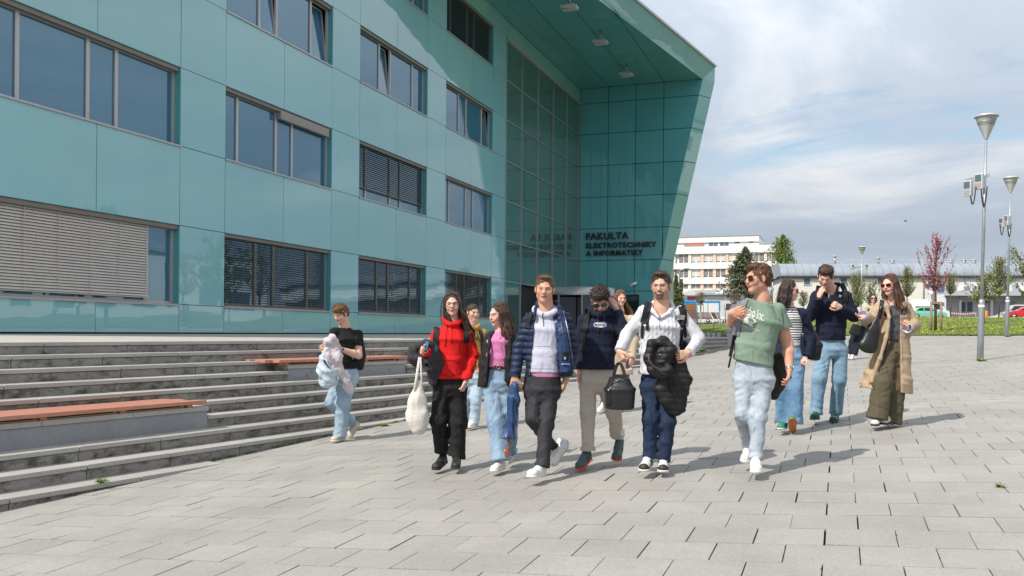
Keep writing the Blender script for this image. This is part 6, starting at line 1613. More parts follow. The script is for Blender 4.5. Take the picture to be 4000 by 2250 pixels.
# ================================================================== THE PEOPLE
DSH = None
def P_puffer():
    p = Person((2100, 1868), None, 'man in an open navy quilted jacket over a pale lilac hoodie', skin=(.60,.33,.22)); J = p.J
    side = unit(p.right+.15*p.out)
    p.head((2131, 1080), (2125, 1181), yaw=-4, pitch=3, roll=-4, neck=J(2134, 1216, -.02), d=.02, hair='quiff', haircol=(.13,.068,.032), neck_r=.062, sc_=1.0, brow=(.16,.09,.045))
    LS, RS = J(2072, 1250, -.01), J(2205, 1250, -.03); LE, RE = J(2030, 1355, -.03), J(2233, 1365, -.05); LW, RW = J(2010, 1474, .06), J(2210, 1484, .02)
    pel = J(2116, 1500, 0)
    # trousers
    dk = cloth('charcoal_trousers', (.030,.029,.033), .7, .15, var=.05)
    p.trousers(J(2118, 1462, 0), J(2088, 1520, 0), J(2148, 1520, 0), [([J(2088,1525,0), J(2082,1632,.10), J(2145,1738,-.26)], [.088,.068,.056]), ([J(2148,1525,0), J(2135,1650,.12), J(2117,1826,.24)], [.090,.068,.058])], dk, side)
    p.shoe(J(2124, 1855, .17), J(2079, 1868, .40), (0,0,1), L=.295, upper=(.70,.69,.66), laces=(.38,.38,.37))
    p.shoe(J(2184, 1716, -.40), J(2152, 1806, -.24), p.right*.9+v3(0,0,.4), L=.295, upper=(.70,.69,.66), laces=(.38,.38,.37))
    sk = MB(); sk.tube([tuple(J(2148, 1736, -.27)), tuple(J(2172, 1748, -.33))], .042, 12); sk.build('sock', cloth('black_sock', (.015,.015,.017)), p.root)
    # pink tee edge, hoodie
    p.band(J(2126, 1466, 0), .152, .118, J(2126,1470,0)[2], J(2126,1455,0)[2], side, cloth('pink_cotton', (.50,.20,.33)), 'tshirt')
    hood = cloth('lilac_sweat', (.50,.50,.60), .9, .15, 300, .04, 5)
    def ex(f):
        c = J(2132, 1222, .0); n_ = 14; P = []
        for i in range(n_+1):
            a = 2*math.pi*i/n_; P.append(c+unit(side)*.088*math.cos(a)+p.out*(.085*math.sin(a)-.01)+v3(0,0,.030-.052*max(0, math.sin(a)) + .015*max(0,-math.sin(a))))
        f.chain(P, [.032-.008*max(0, math.sin(2*math.pi*i/n_)) for i in range(n_+1)], .015)
        q = J(2122, 1390, .115); 
    spine = [J(2124,1455,0), J(2124,1380,0), J(2130,1290,-.01), J(2133,1238,-.02)]
    p.top(spine, [.158,.155,.165,.10], [.122,.120,.122,.085], side, [([LS, LE], [.06,.05]), ([RS, RE], [.06,.05])], hood, 'hoodie', fold=.7, extra=ex, hem=(J(2124,1455,0), (0,0,-1)), neck_cut=(J(2134,1216,-.0), J(2134,1150,.06), .052, .085))
    p.surf_tube([(2122,1222), (2116,1238), (2122,1246), (2124,1275)], .004, 'drawstring', cloth('grey_cord', (.10,.10,.13)), .004)
    p.surf_tube([(2090,1353), (2148,1352), (2156,1365), (2172,1395)], .0022, 'pocket_seam', cloth('seam_grey', (.36,.36,.44)), .001); p.surf_tube([(2076,1440), (2180,1440)], .002, 'hem_seam', _mc['seam_grey'], .001, n=16)
    # quilted jacket: same torso, larger, opened at the front
    nav = quiltmat('navy_quilt', (.010,.019,.055), .058, .58)
    def ribs(f):
        def r(X, Y, Z):
            ph = Z*math.pi/.058+.6*vnoise(X*5+0*Z, Y*5+0*X, Z*0+0*X+0*Y, 3); o = (np.abs(np.sin(ph))**.7)*.008
            w = vnoise(X*22+0*Z, Y*22+0*X, Z*40+0*X, 9)*.003
            return .005-o+w
        f.disp(r)
    zf = v3(0,0,1)
    def op(f):
        # wedge from the collar down to the hem
        X, Y, Z = f.grid(); o = p.out
        zt, zb = J(2134,1205)[2], J(2134,1470)[2]; t = np.clip((zt-Z)/(zt-zb), 0, 1)
        s_ = unit(side); lat = X*s_[0]+Y*s_[1]; fr = X*o[0]+Y*o[1]
        xl = (J(2098,1205) @ s_)*(1-t)+(J(2073,1470) @ s_)*t; xr = (J(2178,1205) @ s_)*(1-t)+(J(2184,1470) @ s_)*t
        c = J(2124,1380,0); fc = c @ o
        d = np.maximum(np.maximum(xl-lat, lat-xr), fc+.02-fr)
        d = np.maximum(d, -99); f.D = np.maximum(f.D, -d.astype(np.float32)-0*f.D)
    def ex2(f):
        # turned-out right front panel and collar
        f.chain([J(2196,1212,.02), J(2212,1300,.13), J(2226,1455,.10)], [.022,.030,.032], .02)
        f.chain([J(2186,1225,.10), J(2198,1310,.14), J(2210,1450,.13)], [.014,.030,.034], .02)
        f.chain([J(2100,1185,-.03), J(2096,1215,.05), J(2090,1240,.09)], [.020,.022,.016], .015); f.chain([J(2165,1170,-.05), J(2182,1200,.03), J(2196,1225,.07)], [.020,.024,.018], .015)
        f.chain([J(2100,1185,-.03), J(2134,1172,-.11), J(2165,1170,-.05)], [.020,.022,.020], .015)
    spj = [J(2134,1462,0), J(2134,1380,0), J(2137,1290,-.01), J(2137,1236,-.02)]
    p.top(spj, [.195,.192,.196,.12], [.150,.145,.145,.10], side, [([LS, LE, LW], [.072,.060,.050]), ([RS, RE, RW], [.072,.062,.050])], nav, 'quilted_jacket', fold=.45, extra=ex2, ribs=ribs, hem=(J(2134,1470,0), (0,0,-1)), open_=op, neck_cut=(J(2134,1222,-.01), J(2134,1130,.0), .062, .085), h=.0075)
    # smooth lining panel on his left front, zip, label
    lin = mat('navy_lining', (.018,.040,.115), .4, bump=.4, bscale=16, var=.2, vscale=9)
    p.surf_strip([(2181,1225), (2192,1300), (2203,1380), (2210,1452)], .165 if False else .10, .002, .004, 18, 'jacket_lining', lin)
    z = p.surf_tube([(2196,1198), (2214,1270), (2232,1370), (2243,1456)], .004, 'zip', mat('zip_metal', (.35,.35,.38), .35, .7), .003, n=14); p.surf_tube([(2098,1205), (2088,1290), (2078,1380), (2068,1466)], .004, 'zip', _mc['zip_metal'], .003, n=14)
    p.surf_strip([(2196,1392), (2221,1393)], .075, .001, .012, 4, 'care_label', m_blackc)
    tm = mat('label_print', (.75,.75,.8), .7); p.surf_text('V', [(2203,1395), (2212,1395), (2212,1406), (2203,1406)], tm, .015, .03)
    p.surf_poly([(2192,1420), (2226,1420), (2226,1425), (2192,1425)], mat('label_blue', (.25,.35,.6), .7), 'label_print', .015)
    # backpack straps
    p.surf_strip([(2071,1222), (2062,1250), (2058,1280)], .045, .012, .004, 8, 'backpack_strap', m_blackc)
    # hands
    p.arm(LE, LW, unit(J(2006,1530,.08)-LW), p.right*.3-p.out*1, 1, (.9,.8,.8,.9), thumb=.9, size=1.02, r=(.05,.045,.036,.027))
    p.arm(RE, RW, unit(J(2198,1530,.03)-RW), -p.right*.9-p.out*.3, 1, (.35,.4,.5,.6), size=1.02, r=(.05,.045,.036,.027))
    p.inner(pel, J(2134,1330,-.02), J(2134,1225,-.02), [[J(2088,1525), J(2082,1632,.08), J(2145,1735,-.24)], [J(2148,1525), J(2135,1650,.10), J(2117,1820,.22)]], side)
    p.finish(); return p
pd_ = P_puffer()
def P_hoodie():
    p = Person((2340, 1822), None, 'man in a navy hoodie with one hand behind his ear', skin=(.60,.36,.27)); J = p.J
    side = unit(p.right-.1*p.out)
    p.head((2349, 1120), (2341, 1224), yaw=-6, pitch=36, roll=8, d=.07, neck=J(2348, 1222, -.02), hair='messy', haircol=(.045,.028,.02), neck_r=.060, sc_=1.0, sun={'col': (.35,.28,.18), 'metal': 1, 'size': (.029,.023), 'round': .9}, eyes_down=True, lips=(.40,.13,.12))
    LS, RS = J(2283, 1252, -.01), J(2409, 1246, -.03); LE, RE = J(2262, 1350, -.04), J(2440, 1312, .06); LW, RW = J(2260, 1456, .04), J(2408, 1212, .03)
    be = cloth('beige_chino', (.50,.44,.375), .85, .15, var=.05)
    p.trousers(J(2333, 1440, 0), J(2303, 1490, 0), J(2362, 1490, 0), [([J(2302,1495,0), J(2294,1610,.10), J(2297,1757,.10)], [.098,.072,.062]), ([J(2364,1495,0), J(2396,1605,.05), J(2411,1703,-.08)], [.098,.072,.060])], be, side)
    for (hx, hy, hd) in ((2297,1754,.10), (2411,1699,-.08)): p.band(J(hx,hy,hd), .070, .070, J(hx,hy+6,hd)[2], J(hx,hy-7,hd)[2], side, be, 'turn_up', .003)
    tl = (.06,.10,.10); p.shoe(J(2300,1790,.02), J(2270,1830,.24), (0,0,1), L=.30, upper=(.05,.085,.085), sole=(.62,.05,.02), laces=(.02,.02,.02), accent=(.02,.02,.02), toecap=((.05,.085,.085),(.05,.085,.085)), sock=(.75,.75,.78))
    p.shoe(J(2418,1740,-.16), J(2410,1792,.05), v3(0,0,1)+p.out*.9, L=.30, upper=(.05,.085,.085), sole=(.62,.05,.02), laces=(.02,.02,.02), accent=(.02,.02,.02), toecap=((.05,.08,.08),(.05,.08,.08)), sock=(.75,.75,.78))
    nv = cloth('navy_sweat', (.012,.016,.034), .85, .15, 300, .06, 5)
    def ex(f):
        c = J(2346, 1228, .0); n_ = 14; P = []
        for i in range(n_+1): a = 2*math.pi*i/n_; P.append(c+unit(side)*.098*math.cos(a)+p.out*(.09*math.sin(a)-.01)+v3(0,0,.035-.04*max(0, math.sin(a))+.015*max(0,-math.sin(a))))
        f.chain(P, [.034]*(n_+1), .015)
    spine = [J(2333,1441,0), J(2336,1370,0), J(2343,1290,-.01), J(2347,1240,-.02)]
    p.top(spine, [.160,.168,.182,.11], [.135,.130,.128,.09], side, [([LS, LE, LW], [.068,.058,.046]), ([RS, RE, RW], [.074,.066,.046])], nv, 'hoodie', fold=.9, extra=ex, hem=(J(2333,1442,0), (0,0,-1)), neck_cut=(J(2347,1224,-.0), J(2345,1160,.06), .058, .095))
    p.surf_tube([(2337,1236), (2336,1268), (2337,1300)], .0042, 'drawstring', cloth('navy_cord', (.05,.055,.08)), .004); p.surf_tube([(2362,1228), (2359,1262), (2358,1298)], .0042, 'drawstring', _mc['navy_cord'], .004)
    p.surf_tube([(2287,1395), (2282,1348), (2393,1346), (2400,1390)], .002, 'pocket_seam', cloth('navy_seam', (.004,.005,.012)), .001, n=24)
    wp = mat('print_white', (.72,.72,.74), .8); bp = mat('print_blue', (.12,.18,.5), .8); rp = mat('print_red', (.5,.12,.15), .8)
    def pill(cx, cy, w, h): return [(cx+(w if abs(math.cos(a)) > 1e-9 else 0)*0+(w-h)*(1 if math.cos(a) > 0 else -1)+h*math.cos(a), cy+h*math.sin(a)) for a in np.linspace(0, 2*math.pi, 29)]
    p.surf_tube(pill(2344, 1269, 25, 9.0), .0030, 'print_ring', bp, .003, n=60); p.surf_tube(pill(2344, 1269, 23, 7.2), .0022, 'print_ring', wp, .004, n=60); p.surf_tube(pill(2344, 1269, 21.4, 5.6), .0022, 'print_ring', rp, .003, n=60)
    p.surf_poly([(2328,1258.5), (2364,1258.5), (2364,1280), (2328,1280)], nv, 'print_ground', .005)
    p.surf_text('HILFIGER', [(2328,1260), (2364,1260), (2364,1267.5), (2328,1267.5)], wp, .008, .03, spacing=1.1); p.surf_text('NEW YORK CITY', [(2330,1269), (2363,1269), (2363,1272), (2330,1272)], wp, .008, .01); p.surf_text('1985', [(2337,1273.5), (2356,1273.5), (2356,1279.5), (2337,1279.5)], wp, .008, .03)
    p.surf_strip([(2296,1207), (2292,1232), (2286,1268), (2284,1290)], .05, .014, .004, 10, 'backpack_strap', m_blackc); p.surf_strip([(2284,1290), (2284,1330), (2281,1368)], .022, .006, .004, 8, 'backpack_strap', m_blackc)
    p.arm(LE, LW, unit(J(2259,1520,.06)-LW), p.right*1+p.out*.2, -1, (.5,.55,.6,.7), size=1.0, r=(.05,.045,.036,.027))
    p.arm(RE, RW, unit(J(2396,1150,.0)-RW), -p.right*.9-p.out*.5, 1, (.5,.5,.55,.6), thumb=.3, size=1.02, r=(.05,.045,.036,.027))
    p.inner(J(2333,1478), J(2343,1320,-.02), J(2347,1230,-.02), [[J(2302,1495), J(2294,1610,.09), J(2297,1750,.1)], [J(2364,1495), J(2396,1605,.04), J(2411,1700,-.08)]], side)
    p.finish(); return p
pe_ = P_hoodie()
def item(p, name, label, cat, at_, group=None):
    o = empty(name, tuple(p.root_loc+np.array(at_))); tag(o, label, cat, group); return o, np.array(at_, float)
def ifield(f, name, m, root, org, col=None):
    V, F = f.mesh(); c = col(V) if col is not None else None
    return link_mesh(name, np_mesh(name, V-org, F, True, c), m, root)
def opener(p, side, tl, tr, bl, br, c, deep=.02, power=1.0):
    """cut the front of a coat open between two slanting edges given in pixels"""
    def op(f):
        X, Y, Z = f.grid(); o = p.out; s_ = unit(side); zt, zb = p.J(*tl)[2], p.J(*bl)[2]; t = np.clip((zt-Z)/(zt-zb), 0, 1)**power
        lat = X*s_[0]+Y*s_[1]; fr = X*o[0]+Y*o[1]; xl = (p.J(*tl) @ s_)*(1-t)+(p.J(*bl) @ s_)*t; xr = (p.J(*tr) @ s_)*(1-t)+(p.J(*br) @ s_)*t
        d = np.maximum(np.maximum(xl-lat, lat-xr), (c @ o)+deep-fr); f.D = np.maximum(f.D, -d.astype(np.float32))
    return op
m_red = cloth('red_sweat', (.62,.012,.012), .85, .15, 300, .05, 5)
m_white_cotton = cloth('white_cotton', (.68,.66,.62), .9, .3, 120)
def hood_ring(p, c, side, rx, ry, r, lift=.035):
    def ex(f):
        n_ = 14; P = [c+unit(side)*rx*math.cos(a)+p.out*(ry*math.sin(a)-.01)+v3(0,0,lift-.05*max(0, math.sin(a))+.015*max(0,-math.sin(a))) for a in np.linspace(0, 2*math.pi, n_+1)]
        f.chain(P, [r]*(n_+1), .015)
    return ex
def P_red():
    p = Person((1748, 1836), None, 'long haired woman with round glasses in a bright red hoodie and black wide trousers', skin=(.68,.42,.33)); J = p.J
    side = unit(p.right+.12*p.out)
    p.head((1768, 1146), (1766, 1231), yaw=2, pitch=2, roll=3, d=.03, neck=J(1770, 1262, -.02), hair='long_blown', haircol=(.055,.024,.018), neck_r=.050, sc_=.93, female=True, smile=.5, lips=(.50,.12,.12), brow=(.07,.035,.025), glasses={'col': (.05,.03,.025), 'size': (.027,.023), 'round': .75}, earring='pearl', style_arg={'L': .40, 'blow': tuple(p.right*.38-p.out*.05), 'n': 56})
    LS, RS = J(1709, 1302, -.01), J(1828, 1302, -.02); LE, RE = J(1694, 1392, .0), J(1852, 1385, -.03); LW, RW = J(1664, 1371, .20), J(1818, 1494, .08)
    bk = cloth('black_wool', (.014,.0125,.012), .8, .2)
    p.trousers(J(1758, 1462, 0), J(1730, 1515, 0), J(1786, 1515, 0), [([J(1730,1520,0), J(1709,1645,.10), J(1728,1764,.02)], [.092,.082,.074]), ([J(1788,1520,0), J(1790,1650,.05), J(1781,1794,.10)], [.094,.088,.086])], bk, side, wr=(.15,.11), hr=(.165,.12), fold=1.3)
    bs = (.016,.016,.017)
    p.shoe(J(1739, 1806, -.02), J(1705, 1836, .20), v3(0,0,1), L=.27, upper=bs, sole=bs, laces=(.03,.03,.03), high=True); p.shoe(J(1786, 1808, .06), J(1781, 1832, .30), v3(0,0,1), L=.27, upper=bs, sole=bs, laces=(.03,.03,.03))
    spine = [J(1756,1478,0), J(1758,1400,0), J(1766,1330,.0), J(1770,1282,-.02)]
    p.top(spine, [.142,.152,.148,.085], [.125,.128,.125,.08], side, [([LS, LE, LW], [.060,.056,.044]), ([RS, RE, RW], [.060,.058,.044])], m_red, 'hoodie', fold=1.1, extra=hood_ring(p, J(1768,1262,0), side, .080, .072, .024), hem=(J(1756,1479,0), (.0,0,-1)), neck_cut=(J(1770,1264,-.0), J(1768,1200,.05), .045, .075))
    cd = cloth('red_cord', (.45,.008,.008))
    p.surf_tube([(1748,1268), (1743,1310), (1739,1355)], .0042, 'drawstring', cd, .004); p.surf_tube([(1763,1265), (1765,1300), (1764,1340)], .0042, 'drawstring', cd, .004)
    sm = cloth('red_seam', (.25,.004,.004)); p.surf_tube([(1708,1460), (1712,1404), (1790,1410), (1798,1445)], .0025, 'pocket_seam', sm, .001, n=18); p.surf_tube([(1704,1462), (1756,1470), (1806,1455)], .002, 'hem_seam', sm, .001, n=16)
    for a, b in (([(1712,1256), (1704,1290), (1701,1330), (1704,1375)], .055), ([(1818,1258), (1822,1290), (1822,1340)], .055)):
        p.surf_strip(a, b, .012, .004, 12, 'backpack_strap', m_blackc)
    p.surf_strip([(1700,1330), (1703,1400), (1706,1440)], .024, .006, .006, 8, 'strap_webbing', m_blackc)
    for c in ((1708,1272), (1817,1275)): p.surf_tube([(c[0]+6*math.cos(a), c[1]+6*math.sin(a)) for a in np.linspace(0, math.pi, 8)], .0028, 'strap_ring', m_steel, .022)
    p.arm(LE, LW, unit(J(1640,1366,.28)-LW), unit(-p.out*.2+p.right*.3+v3(0,0,-1)*.2+p.right*.6), 1, (1.05,1.05,1.05,1.1), thumb=.8, size=.92, r=(.05,.045,.030,.024))
    p.arm(RE, RW, unit(J(1808,1550,.12)-RW+(-p.right)*.03), -p.right*.9-p.out*.4, 1, (.3,.5,.65,.8), size=.92, r=(.05,.045,.030,.024))
    p.inner(J(1758,1500), J(1767,1340,-.02), J(1770,1275,-.02), [[J(1730,1520), J(1709,1645,.08), J(1728,1764,.0)], [J(1788,1520), J(1790,1650,.03), J(1781,1794,.08)]], side)
    p.finish()
    # phone in the fist
    c = J(1662, 1362, .27); r, o = item(p, 'phone', 'dark phone with a blue screen in the hand of the woman in red', 'phone', c)
    m = MB(); up = unit(v3(0,0,1)+p.right*.35); sd = unit(p.out*.8+p.right*.6); sd = unit(sd-up*(sd@up)); nn = np.cross(up, sd)
    def bx(mb, a, b, z0, z1, d0, d1): mb.add([tuple(sd*x+up*z+nn*y) for z in (z0, z1) for y in (d0, d1) for x in (a, b)], [(0,2,3,1), (4,5,7,6), (0,1,5,4), (2,6,7,3), (0,4,6,2), (1,3,7,5)])
    bx(m, -.036, .036, -.03, .075, -.0045, .0045); m.build('body', m_blackp, r, bevel=.003); m = MB(); bx(m, -.032, .032, -.02, .070, -.0055, -.0046); bx(m, -.032, .032, -.02, .070, .0046, .0055); m.build('screen', mat('phone_screen', (.05,.16,.32), .1), r)
    # jacket over the forearm
    c = J(1668, 1420, .14); r, o = item(p, 'folded_jacket', 'dark plum grey jacket folded over the forearm of the woman in red', 'jacket', c); f = Field(c-.3, c+.3, .008)
    f.chain([J(1612,1372,.16), J(1634,1352,.18), J(1672,1352,.16), J(1700,1376,.12), J(1706,1420,.10), J(1703,1490,.08)], [.036,.036,.04,.044,.046,.024], .03); f.chain([J(1614,1378,.15), J(1620,1400,.16), J(1626,1418,.16)], [.04,.036,.016], .03); f.chain([J(1690,1380,.16), J(1684,1440,.13), J(1690,1490,.10)], [.04,.036,.016], .03); f.cone(J(1655,1380,.15), J(1660,1418,.14), .04, .02, .03)
    X, Y, Z = f.grid(); f.disp(lambda X, Y, Z: -.024*ridge(X*10+Z*6, Y*10+0*Z, Z*5+0*X+0*Y, 21)-.008*ridge(X*22+0*Z, Y*22+0*Z, Z*14+X*12+0*Y, 24)); ifield(f, 'cloth', cloth('plum_cloth', (.050,.044,.050), .9, .2), r, o)
    # white crocheted bag
    c = J(1633, 1560, .22); r, o = item(p, 'tote_bag', 'white crocheted net bag hanging from the hand of the woman in red', 'bag', c); f = Field(c-v3(.18,.18,.34), c+v3(.18,.18,.25), .0065)
    f.chain([J(1634,1500,.22), J(1632,1570,.22), J(1630,1640,.22), J(1634,1668,.22)], [.035,.085,.100,.070], .03, flat=(p.out, 1.7)); f.noise(.010, 12, 4); f.disp(lambda X, Y, Z: -.005*ridge(X*16+0*Z, Y*16+0*X, Z*6+0*X+0*Y, 7))
    mk = mat('crochet_cotton', (.66,.62,.56), .9, var=.05)
    N = mk.node_tree.nodes; L = mk.node_tree.links; pr = N['Principled BSDF']; tc = N.new('ShaderNodeTexCoord'); wv = N.new('ShaderNodeTexWave'); wv.inputs['Scale'].default_value = 16; wv.inputs['Distortion'].default_value = 5; wv.bands_direction = 'DIAGONAL'; wv.inputs['Detail'].default_value = 1; wv.inputs['Detail Scale'].default_value = 3; L.new(tc.outputs['Object'], wv.inputs[0]); b = N.new('ShaderNodeBump'); b.inputs['Strength'].default_value = .35; b.inputs['Distance'].default_value = .004; L.new(wv.outputs[1], b.inputs['Height']); L.new(b.outputs[0], pr.inputs['Normal'])
    rp = N.new('ShaderNodeMapRange'); rp.inputs[1].default_value = .1; rp.inputs[2].default_value = .5; rp.inputs[3].default_value = .85; rp.inputs[4].default_value = 1.02; L.new(wv.outputs[1], rp.inputs[0]); mx = N.new('ShaderNodeVectorMath'); mx.operation = 'SCALE'; mx.inputs[0].default_value = (.66,.62,.56); L.new(rp.outputs[0], mx.inputs['Scale']); L.new(mx.outputs[0], pr.inputs['Base Color'])
    ifield(f, 'bag_body', mk, r, o)
    for a, b_ in (((1608,1590,.22), (1637,1395,.26)), ((1650,1560,.22), (1643,1395,.26)), ((1622,1530,.24), (1640,1395,.26))):
        t = MB(); t.tube([tuple(J(*a)-o), tuple((J(*a)*.5+J(*b_)*.5)-o), tuple(J(*b_)-o)], [.014,.009,.008], 8); t.build('handle', mk, r)
    # backpack on her back
    c = J(1766, 1370, -.20); r, o = item(p, 'backpack', 'black backpack worn by the woman in the red hoodie', 'backpack', c); f = Field(c-.28, c+.28, .012); f.etube([c+v3(0,0,-.2), c, c+v3(0,0,.17)], [.14,.15,.12], [.08,.09,.07], side, .02, p=3); ifield(f, 'pack', m_blackc, r, o)
P_red()
def P_pink():
    p = Person((1955, 1838), None, 'smiling long haired woman in a pink top, open black blazer and light blue jeans', skin=(.70,.43,.34)); J = p.J
    side = unit(p.right+.25*p.out)
    p.head((1957, 1181), (1938, 1275), yaw=-58, pitch=8, roll=-4, d=.0, neck=J(1956, 1308, -.02), hair='long_side', haircol=(.075,.035,.022), neck_r=.048, sc_=.93, female=True, smile=1, teeth=True, lips=(.52,.16,.15), brow=(.08,.04,.03), earring='ring', style_arg={'L': .36, 'blow': tuple(p.right*.16+p.out*.12), 'n': 52, 'only': 'right'})
    LS, RS = J(1922, 1322, -.04), J(2006, 1326, .0); LE, RE = J(1893, 1415, -.06), J(2014, 1420, -.12); LW, RW = J(1890, 1515, .0), J(2010, 1500, -.06)
    jn = denim('light_denim', (.20,.30,.42), (.34,.44,.53))
    p.trousers(J(1942, 1436, 0), J(1920, 1495, 0), J(1968, 1495, 0), [([J(1922,1505,0), J(1940,1645,.10), J(1957,1800,.20)], [.098,.088,.092]), ([J(1970,1505,0), J(1990,1625,.04), J(1985,1764,-.16)], [.095,.085,.085])], jn, side, wr=(.135,.10), hr=(.160,.12), fold=1.1)
    ws = (.70,.69,.67)
    p.shoe(J(1964, 1830, .10), J(1930, 1846, .34), v3(0,0,1), L=.27, upper=ws, laces=(.4,.4,.4), soleh=.034); p.shoe(J(2000, 1766, -.30), J(1982, 1802, -.10), v3(0,0,1)+p.right*.5, L=.27, upper=ws, laces=(.4,.4,.4), soleh=.034)
    pk = cloth('pink_cotton_top', (.62,.20,.40), .9, .12, 300)
    spine = [J(1943,1436,0), J(1948,1390,0), J(1953,1340,0), J(1957,1312,-.02)]
    p.top(spine, [.118,.122,.130,.07], [.105,.108,.115,.07], side, [], pk, 'pink_top', fold=.7, hem=(J(1943,1436,0), (0,0,-1)), neck_cut=(J(1957,1280,.02), J(1952,1256,.04), .046, .060))
    n0 = len(p.bvhs)
    blt = mat('brown_leather', (.05,.02,.012), .4); p.band(J(1942,1436,0), .136, .108, J(1942,1440,0)[2], J(1942,1426,0)[2], side, blt, 'belt', .003)
    p.surf_tube([(1946+7*math.cos(a), 1434+7*math.sin(a)) for a in np.linspace(0, 6.3, 12)], .003, 'belt_buckle', mat('brass', (.65,.5,.25), .3, .9), .02)
    p.surf_tube([(1936,1306), (1944,1322), (1954,1324), (1960,1308)], .0012, 'necklace', m_steel, .004)
    blz = cloth('black_blazer', (.017,.016,.017), .75, .15, 300, .05)
    spj = [J(1948,1500,-.01), J(1948,1430,-.02), J(1955,1350,-.02), J(1959,1318,-.03)]
    def ex(f): f.chain([J(1912,1315,.05), J(1915,1360,.12), J(1908,1450,.10), J(1900,1505,.06)], [.022,.03,.035,.04], .02); f.chain([J(1993,1322,.10), J(1990,1400,.13), J(1998,1470,.10), J(2008,1515,.05)], [.02,.03,.03,.03], .02)
    p.top(spj, [.185,.165,.158,.09], [.130,.125,.125,.08], side, [([LS, LE, LW], [.070,.062,.055]), ([RS, RE, RW], [.066,.060,.052])], blz, 'blazer', fold=1.0, extra=ex, open_=opener(p, side, (1932,1290), (1976,1290), (1916,1510), (1984,1510), J(1948,1430,0), .01), hem=(J(1948,1512,0), (0,0,-1)), neck_cut=(J(1957,1302,.0), J(1955,1230,.03), .055, .075))
    p.arm(LE, LW, unit(J(1896,1560,.04)-LW), p.right*.9-p.out*.1, 1, (.4,.5,.6,.7), size=.9, r=(.05,.045,.030,.024))
    p.surf_tube([(1925,1440), (1928,1475), (1922,1500)], .002, 'jeans_seam', cloth('denim_seam', (.13,.20,.30)), .001)
    p.inner(J(1944,1470), J(1955,1350,-.02), J(1957,1312,-.02), [[J(1922,1505), J(1940,1645,.08), J(1957,1795,.18)], [J(1970,1505), J(1990,1625,.02), J(1985,1760,-.16)]], side)
    p.finish()
P_pink()
def umbrella():
    p = pd_; J = p.J; c = J(1998, 1600, .10); r, o = item(p, 'umbrella', 'closed navy umbrella with a curved brown handle, held upside down', 'umbrella', c)
    f = Field(c-v3(.16,.16,.36), c+v3(.16,.16,.30), .0065)
    f.chain([J(2008,1505,.10), J(2006,1560,.10), J(2001,1640,.10)], [.026,.046,.034], .02); f.chain([J(2001,1640,.10), J(1996,1660,.10), J(1986,1712,.10)], [.036,.03,.060], .015); f.half(J(1984,1712,.10), J(1984,1722,.10)-J(1994,1662,.10))
    f.disp(lambda X, Y, Z: -.014*ridge(X*30+Z*6, Y*30+0*Z, Z*3+0*X+0*Y, 5)-.003*ridge(X*40+Z*16, Y*40+0*Z, Z*8+0*X+0*Y, 9)); ifield(f, 'canopy', mat('umbrella_nylon', (.018,.055,.15), .4, bump=.2, bscale=60, var=.1, vscale=12), r, o)
    wd = mat('cherry_wood_gloss', (.28,.07,.02), .2, coat=.8, var=.2, vscale=20, stretch=(1,1,.3)); t = MB(); P = [J(1989,1706,.10), J(1986,1750,.10)]
    b = J(1986, 1772, .10)
    for a in np.linspace(0, 2.6, 9): q = (1986-5.5+5.5*math.cos(a), 1772+11*math.sin(a)); P.append(J(*q, .10))
    P.append(J(1973, 1752, .10)); t.tube([tuple(q-o) for q in P], [.0095]*2+[.0125]*9+[.012], 10); t.build('handle', wd, r)
    t = MB(); t.tube([tuple(J(1998,1690,.10)-o), tuple(J(1988,1716,.10)-o)], .008, 8); t.build('shaft', mat('umbrella_shaft', (.4,.3,.15), .3, .6), r)
    for k in range(6): t = MB(); q = J(1986+13*math.cos(k), 1712, .10)+p.out*.05*math.sin(k); t.tube([tuple(q-o), tuple(q-o+v3(0,0,-.014))], .004, 5); t.build('rib_tip', wd, r)
umbrella()
